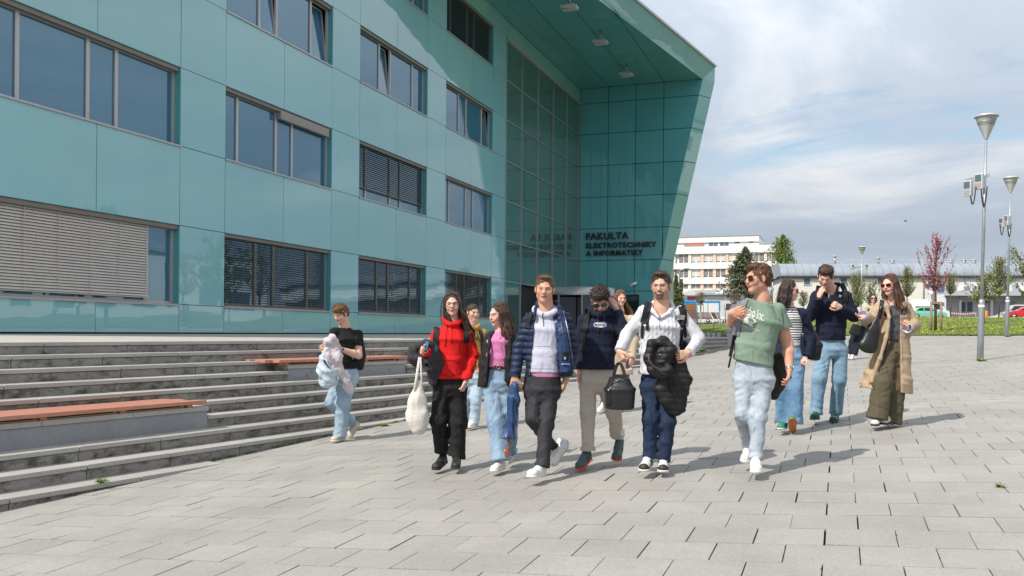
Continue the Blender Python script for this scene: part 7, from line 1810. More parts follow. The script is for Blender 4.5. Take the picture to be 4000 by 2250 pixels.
def P_white():
    p = Person((2565, 1848), None, 'smiling man with glasses and goatee in a white cable knit half zip sweater', skin=(.64,.38,.27)); J = p.J
    side = unit(p.right+.05*p.out)
    p.head((2588, 1066), (2576, 1166), yaw=-20, pitch=6, roll=0, d=.02, neck=J(2583, 1212, -.02), hair='quiff', haircol=(.06,.035,.022), neck_r=.062, sc_=1.0, smile=1, teeth=True, beard='goatee', brow=(.05,.03,.02), glasses={'col': (.12,.12,.13), 'size': (.029,.021), 'round': .6})
    LS, RS = J(2515, 1222, -.01), J(2655, 1222, -.02); LE, RE = J(2447, 1312, -.03), J(2730, 1325, .02); LW, RW = J(2420, 1372, .08), J(2690, 1378, .20)
    nv = cloth('navy_chino', (.016,.028,.062), .8, .15)
    p.trousers(J(2574, 1460, 0), J(2548, 1510, 0), J(2602, 1510, 0), [([J(2546,1520,0), J(2538,1640,.10), J(2536,1788,.08)], [.094,.070,.060]), ([J(2606,1520,0), J(2608,1650,.10), J(2589,1804,.10)], [.094,.072,.058])], nv, side, wr=(.155,.11), fold=1.1)
    up = (.66,.64,.60)
    p.shoe(J(2536, 1812, .0), J(2518, 1842, .24), v3(0,0,1), L=.295, upper=up, sole=(.62,.58,.5), laces=(.02,.02,.02), accent=(.02,.02,.02), toecap=((.7,.68,.64),(.02,.02,.02)), high=True); p.shoe(J(2588, 1822, .0), J(2592, 1846, .25), v3(0,0,1), L=.295, upper=up, sole=(.62,.58,.5), laces=(.02,.02,.02), accent=(.02,.02,.02), toecap=((.7,.68,.64),(.02,.02,.02)), high=True)
    wk = cloth('white_cable_knit', (.58,.58,.61), .95, .15, 150, .04, 5)
    sd = unit(side)
    def ribs(f):
        c = J(2578,1300,0)
        def r(X, Y, Z):
            lat = (X-c[0])*sd[0]+(Y-c[1])*sd[1]; ph = np.mod(lat/.034, 1)-.5; tw = .0045*np.cos(Z*2*math.pi/.055+np.floor(lat/.034)*2); m = (np.abs(lat) < .19)
            return -.0065*m*np.exp(-((ph*.034-tw)/.0085)**2)+.002*m
        f.disp(r)
    spine = [J(2572,1462,0), J(2575,1380,0), J(2582,1280,-.01), J(2585,1222,-.02)]
    p.top(spine, [.168,.172,.195,.10], [.125,.128,.132,.085], side, [([LS, LE, LW], [.066,.056,.046]), ([RS, RE, RW], [.066,.058,.046])], wk, 'sweater', fold=.9, ribs=ribs, h=.0075, hem=(J(2572,1462,0), (0,0,-1)), neck_cut=(J(2582,1215,.02), J(2580,1150,.06), .060, .085))
    # collar, zip, cuffs
    f = Field(J(2584,1190,0)-.14, J(2584,1190,0)+.14, .006)
    f.chain([J(2571,1238,.105), J(2550,1215,.07), J(2540,1196,.0), J(2556,1182,-.07), J(2590,1178,-.09), J(2620,1182,-.06), J(2630,1202,.0), J(2614,1222,.07), J(2578,1244,.105)], [.014,.019,.02,.02,.02,.02,.02,.018,.012], .008, flat=(p.out*.2+v3(0,0,-.3), .8)); p.add('collar', f, wk)
    p.surf_tube([(2573,1242), (2576,1262), (2576,1278)], .0028, 'zip', _mc['zip_metal'], .004); p.surf_tube([(2577,1233), (2578,1244)], .004, 'zip_pull', mat('brown_pull', (.2,.06,.03), .5), .008)
    p.surf_poly([(2560,1204), (2608,1204), (2594,1222), (2577,1238), (2566,1222)], cloth('dark_tee', (.03,.015,.02)), 'undershirt', .004)
    for a in ([(2533,1180), (2524,1222), (2515,1262)], [(2660,1188), (2670,1222), (2668,1265)]): p.surf_strip(a, .062, .013, .004, 12, 'backpack_strap', m_blackc)
    for a in ([(2512,1255), (2508,1290), (2506,1322)], [(2529,1240), (2528,1290)], [(2664,1262), (2664,1310), (2658,1355)], [(2672,1262), (2678,1320)]): p.surf_strip(a, .026, .006, .005, 8, 'strap_webbing', m_blackc)
    p.surf_strip([(2505,1251), (2524,1251)], .05, .016, .006, 4, 'buckle', m_blackp); p.surf_strip([(2640,1243), (2656,1238), (2672,1242)], .042, .024, .012, 6, 'camera_clip', mat('clip_metal', (.45,.45,.43), .3, .8)); p.surf_strip([(2657,1262), (2672,1262)], .05, .018, .006, 4, 'buckle', m_blackp)
    p.arm(LE, LW, unit(J(2440,1426,.14)-LW), -p.out*.2-p.right*.1+v3(0,0,-.3)*0+p.right*.8, 1, (1.0,1.0,1.0,1.0), thumb=.8, size=1.04, r=(.05,.045,.042,.030))
    p.arm(RE, RW, unit(J(2640,1392,.25)-RW), -p.out, 1, (.7,.8,.8,.8), thumb=.6, size=1.04, r=(.05,.045,.042,.030))
    p.watch(RW+unit(RE-RW)*.02, RW-RE, p.out, .032, (.55,.55,.55))
    p.inner(J(2575,1490), J(2582,1310,-.02), J(2583,1222,-.02), [[J(2546,1520), J(2538,1640,.09), J(2536,1784,.08)], [J(2606,1520), J(2608,1650,.09), J(2589,1800,.10)]], side)
    p.finish()
    # duffel bag
    c = J(2420, 1520, .12); r, o = item(p, 'duffel_bag', 'small black leather holdall carried by the man in the white sweater', 'bag', c); f = Field(c-.24, c+.24, .0065)
    f.etube([J(2420,1588,.12), J(2421,1520,.12), J(2420,1484,.12)], [.126,.132,.095], [.11,.11,.08], side, .03, p=2.8, ends=.03); f.noise(.006, 10, 3); ifield(f, 'bag_body', mat('black_leather', (.012,.012,.013), .38, bump=.25, bscale=120, var=.1), r, o)
    t = MB(); t.tube([tuple(J(2392,1496,.20)-o), tuple(J(2420,1480,.215)-o), tuple(J(2448,1496,.20)-o)], .003, 6); t.build('zip', _mc['zip_metal'], r)
    f = Field(c-.24, c+.24, .007); f.etube([J(2381,1575,.12), J(2381,1520,.12), J(2392,1482,.12)], [.03,.03,.03], [.10,.10,.07], side, .01, p=3, ends=.02); ifield(f, 'end_pocket', m_blackc, r, o)
    for k, dd in enumerate((.19, .05)):
        t = MB(); 
        for i in range(12):
            a, b = (i/12, (i+1)/12); fn = lambda u: J(2395+48*u, 1490-72*math.sin(math.pi*u)**.7, dd+(.12-dd)*math.sin(math.pi*u)*.8)-o
            t.bar(tuple(fn(a)), tuple(fn(b)), .028, .006, up=tuple(p.out))
        t.build('handle', m_blackc, r)
    t = MB(); t.tube([tuple(J(2373,1520,.22)-o), tuple(J(2376,1526,.225)-o), tuple(J(2388,1510,.235)-o)], [.001,.004,.001], 5); t.build('swoosh_mark', mat('print_white2', (.7,.7,.7), .7), r)
    # black quilted jacket over his forearm
    c = J(2620, 1480, .18); r, o = item(p, 'quilted_jacket', 'black quilted jacket over the forearm of the man in the white sweater', 'jacket', c); f = Field(c-v3(.34,.34,.40), c+v3(.34,.34,.40), .0075)
    f.chain([J(2545,1345,.24), J(2535,1400,.24), J(2550,1445,.24), J(2585,1462,.25), J(2612,1440,.27)], [.034,.040,.042,.042,.034], .03)
    f.chain([J(2550,1340,.22), J(2590,1335,.22), J(2625,1365,.24)], [.04,.042,.042], .03); f.ell(J(2587,1395,.20), (.09,.085,.09), .03)
    f.etube([J(2655,1400,.16), J(2650,1480,.16), J(2642,1600,.16)], [.050,.095,.080], [.05,.042,.038], side, .03); f.chain([J(2600,1460,.18), J(2583,1520,.18), J(2604,1560,.18), J(2640,1606,.18)], [.05,.058,.058,.034], .03)
    f.ell(J(2572,1392,.31), (.055,.06,.065), .02, 's')
    f.disp(lambda X, Y, Z: .002-.004*np.abs(np.sin((Z+.3*((X*sd[0]+Y*sd[1])-c[:2] @ sd[:2])+.02*vnoise(X*5+0*Z, Y*5+0*X, Z*5+0*X, 2))*math.pi/.052))**.5-.006*ridge(X*12+Z*4, Y*12+0*Z, Z*6+0*X+0*Y, 5))
    ifield(f, 'jacket_body', quiltmat('black_quilt', (.013,.0125,.013), .055, .55), r, o)
    t = MB(); t.tube([tuple(J(*q)-o) for q in ((2532,1380,.31), (2536,1410,.325), (2552,1430,.33), (2580,1444,.335), (2605,1436,.335))], .006, 8); t.build('hood_hem', mat('hem_grey', (.08,.06,.055), .6), r)
    t = MB(); t.bar(tuple(J(2574,1384,.262)-o), tuple(J(2581,1388,.262)-o), .004, .022, up=tuple(p.out)); t.bar(tuple(J(2584,1394,.262)-o), tuple(J(2589,1397,.262)-o), .004, .016, up=tuple(p.out)); t.build('woven_tag', mat('tag_mix', (.50,.36,.36), .7), r)
    # backpack behind him
    c = J(2590, 1300, -.20); r, o = item(p, 'backpack', 'black backpack worn by the man in the white sweater', 'backpack', c); f = Field(c-.3, c+.3, .012); f.etube([c+v3(0,0,-.22), c, c+v3(0,0,.2)], [.15,.17,.12], [.08,.10,.07], side, .02, p=3); f.chain([J(2670,1350,-.12), J(2664,1385,-.1)], [.05,.03], .02); ifield(f, 'pack', m_blackc, r, o)
P_white()
def P_black():
    p = Person((1338, 1722), None, 'man in a black t-shirt and pale baggy jeans at the foot of the steps', skin=(.68,.42,.32)); J = p.J
    side = unit(p.right-.45*p.out)
    p.head((1333, 1190), (1328, 1262), yaw=-32, pitch=24, roll=-4, d=.05, neck=J(1346, 1278, -.02), hair='messy', haircol=(.20,.10,.045), neck_r=.060, sc_=.98, eyes_down=True, brow=(.13,.07,.04))
    LS, RS = J(1306, 1300, .06), J(1396, 1308, -.08); LE, RE = J(1278, 1372, .12), J(1400, 1388, .02); LW, RW = J(1272, 1378, .30), J(1330, 1364, .24)
    jn = denim('pale_denim', (.25,.35,.44), (.40,.48,.55))
    p.trousers(J(1352, 1432, 0), J(1335, 1475, .03), J(1370, 1475, -.03), [([J(1335,1480,.02), J(1297,1570,.10), J(1366,1648,-.26)], [.100,.092,.085]), ([J(1368,1480,0), J(1338,1580,.14), J(1328,1704,.10)], [.100,.096,.092])], jn, side, wr=(.145,.11), hr=(.165,.125), fold=1.2, h=.009)
    us = (.50,.44,.34)
    p.shoe(J(1346, 1716, -.02), J(1308, 1726, .20), v3(0,0,1), L=.29, upper=us, sole=(.6,.56,.48), laces=(.6,.55,.45)); p.shoe(J(1384, 1652, -.38), J(1362, 1704, -.24), v3(0,0,1)+p.right, L=.29, upper=us, sole=(.6,.56,.48), laces=(.6,.55,.45))
    bt = cloth('black_cotton', (.012,.0115,.012), .85, .12, 300)
    spine = [J(1355,1440,0), J(1354,1390,0), J(1350,1330,0), J(1347,1294,-.02)]
    p.top(spine, [.135,.140,.172,.09], [.11,.115,.125,.08], side, [([LS, LS*.45+LE*.55], [.072,.068]), ([RS, RS*.42+RE*.58, ], [.078,.080])], bt, 'tshirt', fold=.9, hem=(J(1355,1440,0), (0,0,-1)), neck_cut=(J(1345,1260,.015), J(1343,1235,.04), .056, .075))
    p.arm(LE, LW, unit(J(1262,1362,.36)-LW), v3(0,0,1), 1, .6, sh=LS, size=1.0, r=(.055,.046,.042,.028)); p.arm(RE, RW, unit(J(1296,1348,.30)-RW), unit(-v3(0,0,1)*.2+p.out*-.9), -1, (.4,.5,.6,.7), sh=RS, size=1.04, r=(.056,.049,.044,.029))
    p.watch(RW+unit(RE-RW)*.015, RW-RE, p.out+v3(0,0,.3), .031, (.45,.45,.45), (.05,.07,.07))
    p.inner(J(1353,1460), J(1350,1340,-.02), J(1347,1290,-.02), [[J(1335,1480), J(1297,1570,.08), J(1366,1648,-.26)], [J(1368,1480), J(1338,1580,.12), J(1328,1700,.1)]], side)
    p.surf_tube([(1400,1300), (1392,1322), (1388,1340)], .009, 'backpack_strap', cloth('dark_strap', (.02,.02,.022)), .002)
    p.finish()
    c = J(1392, 1400, -.18); r, o = item(p, 'backpack', 'black backpack on the back of the man in the black t-shirt', 'backpack', c); f = Field(c-.28, c+.28, .012); f.etube([J(1396,1432,-.16), J(1398,1390,-.16), J(1392,1330,-.17)], [.08,.10,.09], [.10,.12,.10], side, .02, p=3); ifield(f, 'pack', m_blackc, r, o)
    c = J(1284, 1420, .34); r, o = item(p, 'jumper', 'pale lilac jumper draped over the hands of the man in the black t-shirt', 'jumper', c); f = Field(c-v3(.3,.3,.4), c+v3(.3,.3,.4), .008)
    f.chain([J(1284,1330,.34), J(1298,1326,.36), J(1312,1334,.36)], [.042,.05,.03], .03); f.chain([J(1290,1332,.34), J(1275,1345,.36), J(1282,1390,.38), J(1300,1440,.36)], [.042,.036,.044,.05], .03); f.chain([J(1306,1350,.34), J(1312,1400,.34), J(1322,1446,.32)], [.042,.062,.05], .04, flat=(p.out, 1.4)); f.chain([J(1322,1440,.32), J(1345,1480,.28), J(1362,1528,.24)], [.055,.050,.042], .03, flat=(p.out, 1.5)); e = J(1365,1538,.24); f.half(e, e-J(1345,1480,.28))
    f.disp(lambda X, Y, Z: -.022*ridge(X*10+Z*6, Y*10+0*Z, Z*5+0*X+0*Y, 31)-.008*ridge(X*22-Z*9, Y*20+0*Z, Z*12+0*X+0*Y, 33)); ifield(f, 'cloth', cloth('lilac_knit', (.55,.50,.52), .95, .25, 160), r, o)
    c = J(1279, 1455, .36); r, o = item(p, 'plastic_bag', 'pale blue plastic carrier bag hanging below the lilac jumper', 'bag', c); f = Field(c-.3, c+.3, .008)
    f.etube([J(1283,1500,.34), J(1279,1450,.34), J(1272,1402,.34), J(1266,1372,.32)], [.100,.135,.085,.03], [.09,.11,.07,.03], side, .03); f.disp(lambda X, Y, Z: -.012*ridge(X*10+Z*7, Y*10+0*Z, Z*9+X*5+0*Y, 41)-.006*ridge(X*20-Z*9, Y*20+0*Z, Z*12+0*X+0*Y, 43)); ifield(f, 'bag_body', mat('carrier_plastic', (.45,.54,.60), .3, bump=.2, bscale=30, var=.05), r, o)
    f = Field(c-.3, c+.3, .008); f.cone(J(1268,1410,.44), J(1284,1434,.45), .018, .012, .01); ifield(f, 'dark_content', cloth('navy_content', (.02,.03,.08)), r, o)
    t = MB(); t.tube([tuple(J(*q, .45)-o) for q in ((1270,1400), (1282,1424), (1290,1440))], .008, 6); t.build('handle', _mc['carrier_plastic'], r)
P_black()
def P_mustard():
    p = Person((1850, 1674), None, 'man in a mustard jacket half hidden behind the woman in red', skin=(.62,.37,.28)); J = p.J
    side = unit(p.right+.3*p.out)
    p.head((1845, 1186), (1852, 1256), yaw=30, pitch=5, d=0, neck=J(1846, 1270, -.02), hair='crop', haircol=(.07,.045,.03), neck_r=.06, sc_=.98)
    LS, RS = J(1796, 1300), J(1888, 1302); LE, RE = J(1790, 1380), J(1905, 1385); LW, RW = J(1800, 1440, .1), J(1892, 1440, .1)
    jn = denim('pale_denim2', (.34,.44,.52), (.50,.58,.64))
    p.trousers(J(1845, 1430, 0), J(1822, 1475, 0), J(1866, 1475, 0), [([J(1822,1480), J(1815,1560,.05), J(1822,1650,-.2)], [.09,.08,.07]), ([J(1866,1480), J(1858,1570,.1), J(1850,1655,.1)], [.09,.08,.072])], jn, side, h=.010)
    p.shoe(J(1862, 1662, .0), J(1838, 1671, .2), v3(0,0,1), L=.29, upper=(.66,.66,.62), accent=(.06,.18,.10)); p.shoe(J(1826, 1655, -.2), J(1816, 1660, .0), v3(0,0,1), L=.29, upper=(.66,.66,.62), accent=(.06,.18,.10))
    mu = cloth('mustard_cloth', (.36,.22,.055), .85, .2)
    p.top([J(1845,1440), J(1845,1380), J(1845,1320), J(1846,1290)], [.165,.165,.18,.10], [.13,.13,.13,.09], side, [([LS, LE, LW], [.075,.066,.05]), ([RS, RE, RW], [.075,.066,.05])], mu, 'jacket', h=.010, extra=hood_ring(p, J(1846,1280), side, .09, .08, .03), hem=(J(1845,1442), (0,0,-1)), neck_cut=(J(1846,1276), J(1846,1240,.03), .058, .08))
    p.surf_strip([(1876,1290), (1886,1330), (1888,1380)], .05, .012, .004, 8, 'backpack_strap', m_blackc)
    p.arm(RE, RW, unit(J(1875,1450,.16)-RW), -p.right, 1, .7, h=.006); p.arm(LE, LW, unit(J(1815,1450,.16)-LW), p.right, -1, .7, h=.006)
    p.inner(J(1845,1450), J(1845,1340), J(1846,1290), [[J(1822,1480), J(1815,1560), J(1822,1650,-.2)], [J(1866,1480), J(1858,1570,.08), J(1850,1650,.1)]], side)
    p.finish()
P_mustard()
def P_back():
    p = Person((2352, 1612), None, 'brown haired woman in a beige coat hidden behind the navy hoodie', skin=(.66,.40,.31)); J = p.J
    side = unit(p.right)
    p.head((2424, 1130), (2424, 1200), yaw=20, pitch=5, d=0, neck=J(2424, 1222, -.02), hair='long_blown', haircol=(.17,.075,.035), neck_r=.05, sc_=.93, female=True, style_arg={'L': .34, 'blow': tuple(p.right*.45), 'n': 40})
    LS, RS = J(2380, 1245), J(2464, 1248); LE, RE = J(2370, 1325), J(2476, 1330); LW, RW = J(2375, 1392, .1), J(2466, 1400, .1)
    tr_ = cloth('grey_trousers', (.12,.12,.135), .85)
    p.trousers(J(2420, 1385, 0), J(2398, 1430, 0), J(2440, 1430, 0), [([J(2398,1435), J(2380,1510,.0), J(2358,1592,-.1)], [.09,.08,.07]), ([J(2440,1435), J(2430,1520,.1), J(2412,1620,.1)], [.09,.08,.072])], tr_, side, h=.010)
    p.shoe(J(2364, 1590, -.05), J(2342, 1610, .16), v3(0,0,1), L=.26, upper=(.66,.66,.66)); p.shoe(J(2412, 1622, .0), J(2405, 1632, .2), v3(0,0,1), L=.26, upper=(.66,.66,.66))
    co = cloth('beige_coat', (.50,.40,.29), .85, .15)
    p.top([J(2420,1460), J(2420,1380), J(2424,1290), J(2424,1240)], [.20,.17,.165,.09], [.15,.13,.125,.08], side, [([LS, LE, LW], [.07,.064,.056]), ([RS, RE, RW], [.07,.064,.060])], co, 'coat', h=.010, hem=(J(2420,1462), (0,0,-1)), neck_cut=(J(2424,1226), J(2424,1190,.03), .055, .075))
    p.surf_tube([(2460,1374), (2461,1375)], .012, 'button', mat('horn_button', (.06,.03,.02), .3), .004)
    p.arm(RE, RW, unit(J(2462,1440,.12)-RW), -p.right*.5-p.out, 1, .5, size=.9, h=.006, r=(.05,.045,.030,.024))
    p.inner(J(2420,1410), J(2424,1300), J(2424,1240), [[J(2398,1435), J(2380,1510), J(2358,1590,-.1)], [J(2440,1435), J(2430,1520,.08), J(2412,1615,.1)]], side)
    p.finish()
P_back()
def P_green():
    p = Person((2938, 1848), None, 'curly red haired man in sunglasses and a sage green printed t-shirt', skin=(.62,.33,.23)); J = p.J
    side = unit(p.right+.22*p.out)
    p.head((2972, 1036), (2944, 1140), yaw=-72, pitch=2, roll=2, d=.0, neck=J(2978, 1172, -.02), hair='curly', haircol=(.15,.07,.038), neck_r=.055, sc_=1.02, smile=.6, sun={'col': (.5,.38,.2), 'metal': 1, 'size': (.030,.024), 'round': .75, 'lens': (.05,.022,.012)}, brow=(.2,.09,.04))
    LS, RS = J(2915, 1200, -.02), J(3038, 1214, -.02); LE, RE = J(2862, 1270, -.10), J(3077, 1345, -.04); LW, RW = J(2858, 1222, .10), J(3084, 1442, .04)
    jn = denim('ice_denim', (.33,.385,.44), (.47,.51,.55))
    p.trousers(J(2942, 1408, 0), J(2912, 1480, 0), J(2974, 1480, 0), [([J(2910,1490,0), J(2900,1620,.06), J(2926,1742,-.20)], [.094,.068,.054]), ([J(2978,1490,0), J(2962,1630,.12), J(2949,1794,.18)], [.096,.070,.056])], jn, side, wr=(.150,.11), fold=1.2)
    ws = (.70,.69,.67)
    p.shoe(J(2948, 1822, .12), J(2956, 1850, .38), v3(0,0,1), L=.295, upper=ws, laces=(.4,.4,.4), soleh=.036); p.shoe(J(2927, 1760, -.30), J(2916, 1800, -.10), v3(0,0,1)+p.out*.3, L=.295, upper=(.6,.6,.6), high=True, soleh=.036)
    tee = cloth('sage_cotton', (.195,.265,.20), .9, .12, 300, .05, 5)
    spine = [J(2938,1425,0), J(2946,1350,0), J(2968,1260,-.01), J(2978,1200,-.02)]
    p.top(spine, [.168,.168,.185,.10], [.125,.130,.135,.085], side, [([LS, LS*.5+LE*.5], [.076,.076]), ([RS, RS*.45+RE*.55], [.076,.082])], tee, 'tshirt', fold=1.0, h=.0075, hem=(J(2940,1420,0), unit(v3(0,0,-1)-p.right*.22)), neck_cut=(J(2974,1146,.015), J(2970,1110,.03), .058, .075))
    wt = mat('print_offwhite', (.66,.68,.64), .85)
    p.surf_text('Studio Inc.', [(2897,1181), (2990,1219), (2984,1256), (2890,1222)], wt, .006, .004); p.surf_text('Est.2004 - New York City', [(2908,1222), (2962,1238), (2961,1244), (2907,1228)], wt, .006, .01)
    p.surf_text('RECORDS & CLOTHING CO.', [(2893,1266), (2968,1290), (2967,1297), (2892,1273)], wt, .006, .02); p.surf_text('Concept Store - Studio - Merchandising', [(2896,1279), (2956,1296), (2955,1300), (2895,1283)], wt, .006, .01)
    for a in (2900, 2915, 2932): p.surf_text('Studio Inc', [(a,1290+(a-2900)*.27), (a+13,1294+(a-2900)*.27), (a+13,1297+(a-2900)*.27), (a,1293+(a-2900)*.27)], wt, .006, .01)
    el = lambda cx, cy, a_, b_, n=22: [(cx+a_*math.cos(t)+.0*b_, cy+b_*math.sin(t)+.30*a_*math.cos(t)) for t in np.linspace(0, 2*math.pi, n+1)[:-1]]
    p.surf_poly(el(2928,1249,27,11), wt, 'record_print', .006); p.surf_poly([(2903,1250), (2952,1264), (2953,1272), (2940,1279), (2912,1262)], wt, 'record_print', .0055)
    p.surf_poly(el(2930,1249,11,5.2), tee, 'record_ring', .008); p.surf_poly(el(2930,1249,9,4.2), wt, 'record_ring', .009); p.surf_poly(el(2930,1249,4.5,2.2), tee, 'record_label', .011)
    p.surf_poly([(2938,1270), (2950,1262), (2955,1266), (2943,1276)], cloth('sage_dark', (.10,.14,.11)), 'record_tag', .008)
    p.surf_tube([(2928,1432), (2934,1455), (2932,1480)], .002, 'jeans_seam', cloth('denim_seam2', (.25,.30,.36)), .001); p.surf_tube([(2868,1412), (2873,1436), (2894,1428)], .002, 'jeans_seam', _mc['denim_seam2'], .001)
    gs = cloth('grey_strap', (.20,.20,.215), .7, .2); p.surf_strip([(2918,1150), (2905,1170), (2893,1205), (2880,1260), (2872,1310)], .060, .010, .006, 14, 'backpack_strap', gs); p.surf_strip([(2876,1270), (2866,1330), (2852,1392)], .028, .006, .008, 8, 'strap_webbing', m_blackc)
    p.arm(LE, LW, unit(J(2894,1214,.18)-LW), -p.out*.9-p.right*.1, -1, (.55,.6,.65,.7), sh=LS, thumb=.5, size=1.06, r=(.058,.050,.044,.031)); p.arm(RE, RW, unit(J(3078,1520,.08)-RW), -p.right*.9+p.out*-.3, 1, (.35,.45,.55,.65), sh=RS, size=1.06, r=(.058,.048,.043,.029))
    p.watch(RW+unit(RE-RW)*.01, RW-RE, p.right+p.out*.4, .031, (.45,.45,.46), (.05,.06,.07))
    p.inner(J(2942,1460), J(2966,1280,-.02), J(2978,1200,-.02), [[J(2910,1490), J(2900,1620,.05), J(2926,1740,-.2)], [J(2978,1490), J(2962,1630,.1), J(2949,1790,.16)]], side)
    p.finish()
    c = J(2872, 1290, -.16); r, o = item(p, 'backpack', 'grey backpack hanging behind the man in the green t-shirt', 'backpack', c); f = Field(c-.32, c+.32, .011); f.etube([J(2868,1345,-.14), J(2872,1290,-.14), J(2890,1215,-.16)], [.055,.075,.09], [.10,.12,.10], side, .02, p=3); f.noise(.008, 9, 4); ifield(f, 'pack', cloth('grey_canvas', (.16,.16,.175), .7, .2), r, o)
    t = MB(); t.tube([tuple(J(2856,1388,-.05)-o), tuple(J(2846,1436,-.04)-o)], .009, 6); t.build('loose_strap', m_blackc, r)
    t = MB(); t.bar(tuple(J(2871,1270,-.02)-o), tuple(J(2878,1296,-.02)-o), .03, .012); t.build('buckle', m_blackp, r)
    c = J(3035, 1460, -.18); r, o = item(p, 'dark_jacket', 'dark brown jacket hanging behind the hip of the man in the green t-shirt', 'jacket', c); f = Field(c-.3, c+.3, .009); f.etube([J(3024,1535,-.2), J(3032,1470,-.2), J(3036,1400,-.2)], [.05,.10,.07], [.05,.06,.05], side, .03); f.disp(lambda X, Y, Z: -.013*ridge(X*12+Z*5, Y*12+0*Z, Z*5+0*X+0*Y, 31)); ifield(f, 'cloth', cloth('dark_brown_cloth', (.030,.024,.020), .7), r, o)
P_green()
def P_stripe():
    p = Person((3072, 1692), None, 'dark haired woman in sunglasses, striped top and navy coat', skin=(.68,.42,.33)); J = p.J
    side = unit(p.right-.25*p.out)
    p.head((3074, 1100), (3098, 1168), yaw=66, pitch=4, roll=4, d=.02, neck=J(3082, 1196, -.02), hair='long_side', haircol=(.035,.022,.018), neck_r=.047, sc_=.93, female=True, lips=(.45,.18,.16), brow=(.04,.025,.02), sun={'col': (.16,.02,.012), 'size': (.027,.018), 'round': .6, 'thick': .003, 'temple': .003}, earring='ring', style_arg={'L': .16, 'blow': tuple(-p.right*.10), 'n': 46})
    LS, RS = J(3054, 1222, -.02), J(3130, 1226, .0); LE, RE = J(3042, 1310, -.04), J(3164, 1320, .0); LW, RW = J(3046, 1392, .02), J(3146, 1394, .08)
    jn = denim('mid_denim', (.10,.20,.32), (.22,.35,.47))
    p.trousers(J(3092, 1345, 0), J(3072, 1395, 0), J(3112, 1395, 0), [([J(3072,1402,0), J(3062,1500,.06), J(3064,1655,-.02)], [.096,.085,.100]), ([J(3114,1402,0), J(3106,1510,.10), J(3100,1656,.12)], [.096,.090,.105])], jn, side, wr=(.130,.10), hr=(.160,.12), fold=1.3, h=.009)
    p.shoe(J(3066, 1672, -.02), J(3050, 1680, .20), v3(0,0,1), L=.26, upper=(.015,.20,.11), sole=(.62,.58,.48), laces=(.6,.6,.55)); p.shoe(J(3098, 1690, .12), J(3097, 1650, .27), p.out*-.35+v3(0,0,1)+p.out*-.5, L=.26, upper=(.015,.20,.11), sole=(.40,.13,.04), laces=None)
    wtop = mat('striped_jersey', (.66,.66,.66), .9)
    N = wtop.node_tree.nodes; L = wtop.node_tree.links; tc = N.new('ShaderNodeTexCoord'); wv = N.new('ShaderNodeTexWave'); wv.bands_direction = 'Z'; wv.inputs['Scale'].default_value = 11.5; wv.inputs['Distortion'].default_value = .8; wv.inputs['Detail'].default_value = 0; L.new(tc.outputs['Object'], wv.inputs[0]); rc = N.new('ShaderNodeValToRGB'); rc.color_ramp.interpolation = 'CONSTANT'; rc.color_ramp.elements[0].color = (.015,.015,.02,1); rc.color_ramp.elements[1].position = .38; rc.color_ramp.elements[1].color = (.62,.62,.62,1); L.new(wv.outputs[1], rc.inputs[0]); L.new(rc.outputs[0], N['Principled BSDF'].inputs['Base Color'])
    p.top([J(3094,1352), J(3094,1310), J(3090,1250), J(3084,1212,-.02)], [.120,.122,.135,.07], [.10,.105,.115,.07], side, [([LS, LS*.6+LE*.4], [.05,.05]), ([RS, RS*.6+RE*.4], [.05,.05])], wtop, 'striped_top', fold=.6, h=.008, hem=(J(3094,1352), (0,0,-1)), neck_cut=(J(3086,1176,.01), J(3086,1150,.03), .050, .065))
    p.surf_strip([(3062,1342), (3094,1344), (3122,1342)], .03, .002, .002, 10, 'white_hem', m_white_cotton)
    nv = cloth('navy_coat', (.012,.017,.038), .8, .15, 250)
    def ex(f):
        f.chain([J(3106,1200,.05), J(3130,1225,.10), J(3150,1262,.09)], [.02,.035,.03], .02); f.chain([J(3118,1230,.11), J(3122,1300,.12), J(3136,1380,.08)], [.02,.03,.03], .02)
        f.chain([J(3146,1250,-.02), J(3160,1320,-.05), J(3165,1385,-.05)], [.06,.07,.06], .03)
    p.top([J(3096,1400,-.02), J(3094,1330,-.02), J(3090,1260,-.02), J(3086,1218,-.03)], [.175,.160,.155,.09], [.125,.125,.12,.08], side, [([LS, LE, LW], [.066,.058,.052]), ([RS, RE, RW], [.072,.066,.056])], nv, 'coat', fold=.9, extra=ex, open_=opener(p, side, (3066,1190), (3104,1190), (3062,1400), (3112,1400), J(3094,1310), .0), h=.0085, hem=(J(3096,1404), (0,0,-1)), neck_cut=(J(3084,1200,.0), J(3088,1150,.03), .058, .075))
    p.arm(RE, RW, unit(J(3128,1412,.12)-RW), -p.out*.5+v3(0,0,-1), 1, (.7,.8,.9,.9), size=.9, r=(.05,.045,.030,.024)); p.arm(LE, LW, unit(J(3048,1440,.04)-LW), p.right, -1, .5, size=.9, h=.006, r=(.05,.045,.030,.024))
    p.inner(J(3092,1370), J(3088,1260,-.02), J(3084,1210,-.02), [[J(3072,1402), J(3062,1500,.05), J(3064,1650,-.02)], [J(3114,1402), J(3106,1510,.08), J(3100,1650,.10)]], side)
    p.finish()
    c = J(3178, 1362, -.10); r, o = item(p, 'shoulder_bag', 'shiny black bag at the back of the woman in the navy coat', 'bag', c); f = Field(c-.2, c+.2, .01); f.etube([J(3182,1392,-.1), J(3182,1350,-.1), J(3172,1300,-.1)], [.05,.07,.03], [.08,.09,.05], side, .02, p=3); ifield(f, 'bag_body', mat('gloss_black', (.012,.012,.013), .25, bump=.2, bscale=30), r, o)
P_stripe()
